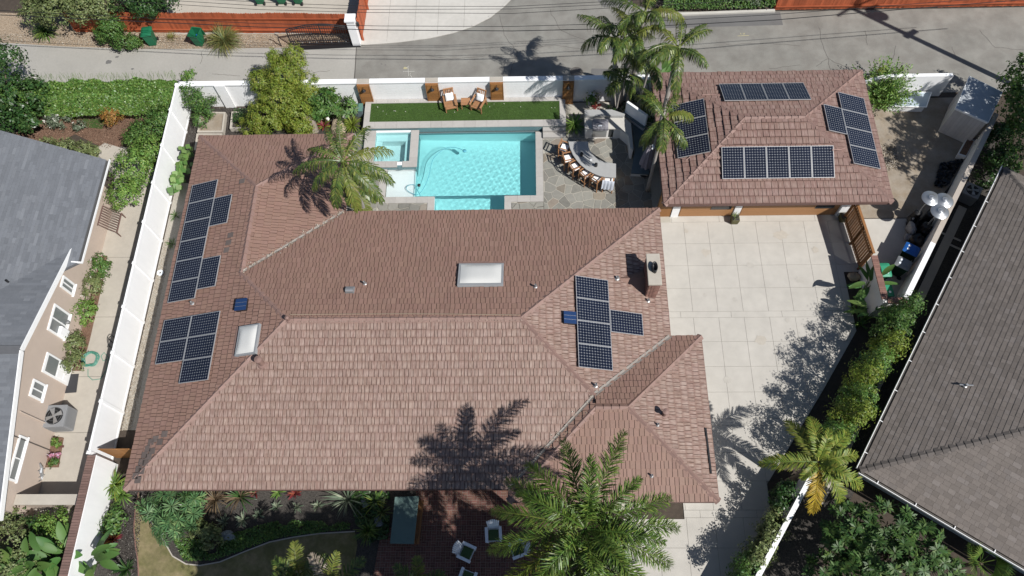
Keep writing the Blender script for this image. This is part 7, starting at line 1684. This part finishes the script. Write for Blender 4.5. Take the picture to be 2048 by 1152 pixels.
shrub('flowering_plant', 'white flowered plant against the alley wall left of the kitchen', 'plant', tuple(at(1186, 212)), [B(1186, 198, .8, .35, .35, .35)], 260, .16, .1, L_light, 157, .2, flowers=7, fsize=.2); strappy('bromeliad', 'dark red bromeliad under the white flowered plant', 'plant', tuple(at(1194, 214)), 22, .4, .06, L_red, 158, (15, 70), 60)
paddle('bird_of_paradise', 'tall bird of paradise leaves behind the covered screen', tuple(at(1303, 205)), 10, 160, (.6, 1.0), .3, (1.6, 3.0)); paddle('bird_of_paradise', 'bird of paradise leaves by the garage corner under the palms', tuple(at(1318, 185)), 8, 161, (.6, .9), .28, (1.2, 2.4), L_light)
g_ = shrub('shade_plants', 'shaded foliage along the alley wall under the king palms', 'shrub', tuple(at(1260, 222)), [B(1235, 212, .5, .5, .3, .4), B(1275, 205, .7, .6, .4, .5), B(1300, 225, .6, .5, .6, .5)], 900, .18, .07, L_dark, 162, .22, tm=False)
# squash vine by the white fence
sv = thing('squash_vine', 'broad leaved vine climbing at the white fence beside the roof corner', 'plant', tuple(at(355, 345)))
rs = np.random.RandomState(77); V = []
for k in range(90):
    t = rs.uniform(0, 1); p = at(377-32*t+rs.normal()*5, 295+85*t, .7+rs.uniform(-.3, .2)); c = np.array(p)+rs.normal(size=3)*np.array([.12, .1, .1]); nn = np.array([rs.normal()*.4+.1, rs.normal()*.4-.2, 1.0]); nn /= np.linalg.norm(nn); a = np.cross(nn, [1, .2, 0]); a /= np.linalg.norm(a); b = np.cross(nn, a); r_ = rs.uniform(.11, .2); V.append([c+r_*(a*math.cos(q)+b*math.sin(q))*(1.0 if i % 2 else .8)+nn*.03*math.cos(2*q) for i, q in enumerate(np.linspace(0, 2*math.pi, 9)[:-1])])
arr_mesh('leaves', np.array(V), leafmat('leaf_squash', (.09, .17, .04), (.15, .23, .08), island=.25), sv, 'stuff')
for k, (px, py) in enumerate(((352, 432), (346, 488), (343, 360))): strappy('weed_tuft', 'green weed tuft in the shaded gap beside the roof, %s' % ('upper', 'lower', 'topmost under the vine')[k], 'plant', tuple(at(px, py)), 24, .4, .03, L_mid, 170+k, (25, 80), 80)
# herbs in the second bed
rs = np.random.RandomState(5); C = np.stack([rs.uniform(at(470, 240).x, at(520, 240).x, 700), rs.uniform(at(480, 252).y, at(480, 226).y, 700), rs.uniform(.28, .45, 700)], 1); Nn = rs.normal(size=(700, 3))*.5+np.array([0, 0, 1]); Nn /= np.linalg.norm(Nn, axis=1, keepdims=True)
hb = thing('herb_patch', 'dark herb foliage inside the raised bed by the golden shrub', 'plant', tuple(at(492, 240))); arr_mesh('foliage', leaf_quads(C, Nn, .09, .05, rs), L_dark, hb)

# ---------------------------------------------------------------- front garden, bottom left
fr_ = thing('aralia_clump', 'clump of star shaped blue green leaf rosettes under the front eave', 'shrub', tuple(at(345, 1040)))
abl = [B(325, 1010, .7, .6, .5, .5), B(360, 1005, .8, .6, .5, .5), B(345, 1040, .7, .7, .6, .5), B(300, 1020, .6, .45, .4, .4), B(375, 1040, .7, .5, .5, .5), B(335, 1065, .6, .5, .4, .4), B(380, 1000, .8, .4, .4, .4)]
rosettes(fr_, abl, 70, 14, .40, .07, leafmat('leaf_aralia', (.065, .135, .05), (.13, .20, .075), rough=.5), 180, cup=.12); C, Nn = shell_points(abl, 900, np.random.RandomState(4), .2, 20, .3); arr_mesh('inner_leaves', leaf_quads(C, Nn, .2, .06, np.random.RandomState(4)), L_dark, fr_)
for k, (px, py, L, nl, m, m2, lb) in enumerate(((432, 1000, .95, 55, L_bronze, None, 'bronze flax clump under the front eave, left one'), (482, 995, .9, 50, L_bronze, L_dark, 'bronze flax clump under the front eave, right one'), (697, 1000, 1.25, 34, L_grey, None, 'long grey strap leaved plant near the terrace table'), (738, 1062, .8, 90, L_queen, None, 'dark strappy clump at the lawn corner'), (752, 1005, .7, 40, L_yel, L_mid, 'yellow striped plant beside the terrace table'), (765, 1025, .6, 36, L_olive, L_mid, 'leafy clump between grey stone and terrace table'),
        (557, 985, .4, 24, L_light, None, 'lime green bromeliad under the front eave'), (590, 988, .4, 26, L_red, None, 'dark red bromeliad beside the lime green one'), (512, 985, .4, 24, L_red, L_bronze, 'dull red bromeliad under the front eave at left'), (553, 1015, .32, 20, L_grey, None, 'pale striped rosette, left of three in the front bed'), (594, 1014, .32, 20, L_grey, None, 'pale striped rosette, middle of three in the front bed'), (636, 1012, .34, 20, L_grey, None, 'pale striped rosette, right of three in the front bed'), (518, 1030, .34, 20, L_grey, None, 'pale rosette lower left in the front bed'),
        (449, 1045, .42, 24, L_grey, None, 'grey agave above the pale boulder, left one'), (487, 1040, .42, 24, L_grey, None, 'grey agave above the pale boulder, right one'), (226, 1080, .55, 60, L_red, L_rust, 'large red bromeliad cluster beside the lawn edging'), (232, 972, .95, 80, L_light, L_yel, 'bright green fern like plant by the white wall'), (246, 990, .7, 50, L_light, None, 'lower bright green strappy plant at the roof corner'))):
    strappy('garden_plant', lb, 'plant', tuple(at(px, py)), nl, L, .05 if L > .6 else .06, m, 200+k, (20, 85), 80 if L > .6 else 55, m2=m2)
shrub('broad_shrub', 'glossy green low shrub between white wall and mulch strip', 'shrub', tuple(at(228, 1045)), [B(228, 1035, .4, .45, .6, .35), B(222, 1055, .35, .4, .4, .3)], 900, .14, .08, L_mid, 220, .18)
shrub('ground_cover_shrub', 'olive leaved shrub in the shade right of the star rosettes', 'shrub', tuple(at(410, 1060)), [B(405, 1060, .5, .5, .5, .4), B(425, 1075, .4, .4, .4, .35)], 900, .2, .08, L_olive, 221, .2)
def ground_cover(label, poly_px, n, h, m, seed, ln=.1, name='ground_cover'):
    rs = np.random.RandomState(seed); P_ = [at2(*q) for q in poly_px]; xs2 = [p[0] for p in P_]; ys2 = [p[1] for p in P_]; C = []
    while len(C) < n:
        x, y = rs.uniform(min(xs2), max(xs2)), rs.uniform(min(ys2), max(ys2)); ins_ = False; j = len(P_)-1
        for i in range(len(P_)):
            if (P_[i][1] > y) != (P_[j][1] > y) and x < (P_[j][0]-P_[i][0])*(y-P_[i][1])/(P_[j][1]-P_[i][1])+P_[i][0]: ins_ = not ins_
            j = i
        if ins_ and math.sin(x*3.1+seed)*math.sin(y*2.7+seed) > -.55: C.append((x, y, h*rs.uniform(.1, 1)*(.6+.4*math.sin(x*4)*math.sin(y*4.4))))
    C = np.array(C); Nn = rs.normal(size=(n, 3))*.5+np.array([0, 0, 1]); Nn /= np.linalg.norm(Nn, axis=1, keepdims=True)
    tag(arr_mesh(name, leaf_quads(C, Nn, ln, ln*.6, rs), m), label, 'ground cover', None, 'stuff')
ground_cover('low dark ground cover filling the shaded front bed', ((345, 1075), (420, 1080), (560, 1040), (700, 1045), (700, 1058), (560, 1075), (430, 1120), (370, 1122)), 3600, .25, L_mid, 230)
ground_cover('bright green ground cover around the pale boulder', ((460, 1082), (500, 1075), (560, 1060), (560, 1072), (500, 1095), (465, 1098)), 700, .2, L_light, 231, .08)
ground_cover('dark leafy ground cover behind the terrace table', ((700, 985), (780, 985), (778, 1075), (740, 1085), (715, 1050)), 900, .4, L_dark, 232, .16)
shrub('corner_bush', 'grey green bush filling the lower left corner', 'shrub', tuple(at(30, 1100)), [B(30, 1080, 1.3, 1.1, .9, .8), B(10, 1040, 1.2, .7, .7, .6), B(20, 1130, 1.3, 1.0, .8, .8), B(60, 1110, 1.0, .7)], 4200, .11, .06, L_olive, 240, .2)
shrub('clipped_bush', 'clipped light green bush beside the brick capped wall', 'shrub', tuple(at(112, 1055)), [B(115, 1045, 1.1, .5, .6, .45), B(105, 1075, 1.1, .55, .5, .45), B(90, 1050, .9, .45, .5, .4)], 2600, .10, .07, L_light, 241, .16); shrub('clipped_bush', 'dark bush in the shade behind the clipped light one', 'shrub', tuple(at(70, 1060)), [B(70, 1055, .8, .5, .5, .5), B(25, 1015, .7, .5, .5, .5)], 1400, .11, .07, L_dark, 242, .16)
for k, (px, py, n_, lb) in enumerate(((85, 1140, 9, 'broad leaved banana like plant at the bottom left edge'), (165, 1115, 10, 'broad leaved banana like plant in front of the white wall'), (212, 1120, 7, 'broad leaved banana like plant beside the mulch strip'), (128, 1122, 8, 'broad leaved banana like plant in the shade left of the wall end'))): paddle('strelitzia', lb, tuple(at(px, py)), n_+4, 250+k, (.75, 1.15), .42, (.8, 1.7), L_bop)
strappy('spiky_plant', 'dark spiky plant on the mulch at the bottom edge', 'plant', tuple(at(255, 1138)), 44, .6, .06, L_dark, 255, (15, 75), 40)
for k, (px, py, m) in enumerate(((112, 885, L_light), (110, 908, L_pink), (105, 925, L_mid))): shrub('bed_flowers', ('green clump at the top of the flower bed', 'pink flowering clump in the middle of the flower bed', 'mixed green clump at the foot of the flower bed')[k], 'plant', tuple(at(px, py)), [B(px, py, .2, .22, .2, .16)], 260, .08, .06, m, 260+k, .1, tm=False)
strappy('pot_plant', 'small tuft growing in the planter between the garage doors', 'plant', tuple(at(1471, 434, .43)), 18, .25, .04, L_olive, 265, (30, 80), 60)
o = thing('creeper', 'thin creeper spilling over the top of the white fence', 'plant', tuple(at(380, 145))); C, Nn = shell_points([B(378, 150, 1.8, .5, .3, .3), B(365, 160, 1.6, .3, .3, .3)], 500, np.random.RandomState(2), .15, 18, .3); arr_mesh('foliage', leaf_quads(C, Nn, .12, .06, np.random.RandomState(2)), L_hedge, o)
# loose gravel, bark and litter lying about
def litter(name, label, poly_px, n, size, m, seed, z=.006):
    rs = np.random.RandomState(seed); P_ = [at2(*q) for q in poly_px]; x0, x1 = min(p[0] for p in P_), max(p[0] for p in P_); y0, y1 = min(p[1] for p in P_), max(p[1] for p in P_); C = []
    while len(C) < n:
        x, y = rs.uniform(x0, x1), rs.uniform(y0, y1); ins_ = False; j = len(P_)-1
        for i in range(len(P_)):
            if (P_[i][1] > y) != (P_[j][1] > y) and x < (P_[j][0]-P_[i][0])*(y-P_[i][1])/(P_[j][1]-P_[i][1])+P_[i][0]: ins_ = not ins_
            j = i
        if ins_: C.append((x, y, z+rs.uniform(0, size*.3)))
    C = np.array(C); Nn = rs.normal(size=(n, 3))*.35+np.array([0, 0, 1]); Nn /= np.linalg.norm(Nn, axis=1, keepdims=True)
    tag(arr_mesh(name, leaf_quads(C, Nn, size, size*.6, rs, .35), m), label, 'litter', None, 'stuff')
M_chip = mat('chips', (.36, .30, .23), .95, .2, 4, island=.4, col2=(.55, .50, .43), c2amt=.4); M_chipb = mat('bark_chips', (.13, .075, .05), .95, .2, 4, island=.5, col2=(.26, .18, .13), c2amt=.4); M_chipd = mat('mulch_chips', (.06, .05, .045), .95, .2, 4, island=.5, col2=(.26, .24, .21), c2amt=.25)
litter('dry_leaves', 'dry leaves scattered on the verge below the red fence', ((0, 68), (560, 70), (560, 95), (300, 98), (0, 84)), 5000, .07, M_chip, 300)
litter('pebbles', 'pebbles on the strip between white fence and house', ((330, 480), (345, 480), (262, 860), (240, 862)), 3500, .05, M_chip, 301)
litter('bark_chips', 'bark chips in the neighbour bed below the hedge', ((15, 290), (70, 215), (300, 230), (215, 300), (150, 268)), 3000, .07, M_chipb, 302)
litter('mulch_chips', 'dark mulch chips over the front beds and strips', ((262, 985), (285, 985), (275, 1150), (215, 1150)), 1600, .06, M_chipd, 303)
litter('mulch_chips', 'dark mulch chips in the back corner around the raised beds', ((370, 215), (640, 215), (640, 270), (380, 290)), 2600, .07, M_chipd, 304)
litter('rubble', 'pale rubble beside the garage in the dirt yard', ((1760, 290), (1790, 290), (1800, 330), (1775, 345)), 700, .09, M_galv if False else M_chip, 305)
litter('fallen_petals', 'white petals fallen on the artificial turf', ((745, 212), (1110, 206), (1110, 238), (745, 240)), 22, .07, L_flow, 306, .465)
litter('brush_pile', 'dark cut twigs lying by the boundary wall', ((1880, 330), (1925, 320), (1890, 375), (1868, 372)), 700, .22, M_bag, 307, .05)

# trees standing just below the frame whose shade falls on the front garden and terrace
for k, (x, y, h, r_, lb) in enumerate(((8.6, -1.9, 9.6, 1.6, 'tall tree below the frame, rightmost of its row'), (5.4, -1.7, 10.4, 1.9, 'tall tree below the frame, second from the right'), (2.4, -2.0, 10.4, 1.8, 'tall tree below the frame, third from the right'), (-0.6, -1.8, 10.2, 1.9, 'tall tree below the frame, third from the left'), (-3.6, -1.6, 9.8, 1.8, 'tall tree below the frame, second from the left'), (-6.2, -1.6, 8.8, 1.5, 'tall tree below the frame, leftmost of its row'))):
    rr = random.Random(400+k); bl_ = [((x+rr.uniform(-1.3, 1.3), y+rr.uniform(-.9, .9), h+rr.uniform(-1.4, .6)), (r_*rr.uniform(.5, .75),)*3) for _ in range(6)]
    shrub('shade_tree', lb, 'tree', (x, y, 0), bl_, 9000, .24, .15, L_mid, 400+k, .34, 22, r0=.18, group='trees below the frame')

# litter caught in the roof valleys
def valley_litter(a, b_, n, label, seed):
    rs = np.random.RandomState(seed); a, b_ = np.array(a), np.array(b_); t = rs.uniform(0, 1, n)[:, None]; C = a+(b_-a)*t+np.concatenate([rs.normal(size=(n, 2))*.10, np.full((n, 1), .10)], 1)
    Nn = rs.normal(size=(n, 3))*.4+np.array([0, 0, 1]); Nn /= np.linalg.norm(Nn, axis=1, keepdims=True); tag(arr_mesh('valley_litter', leaf_quads(C, Nn, .09, .04, rs), M_chip), label, 'litter', None, 'stuff')
valley_litter(VN, WRS, 160, 'dry leaf bits caught in the roof valley below the pool palm', 1); valley_litter(VS, VSt, 70, 'dry leaf bits caught in the front roof valley', 2)
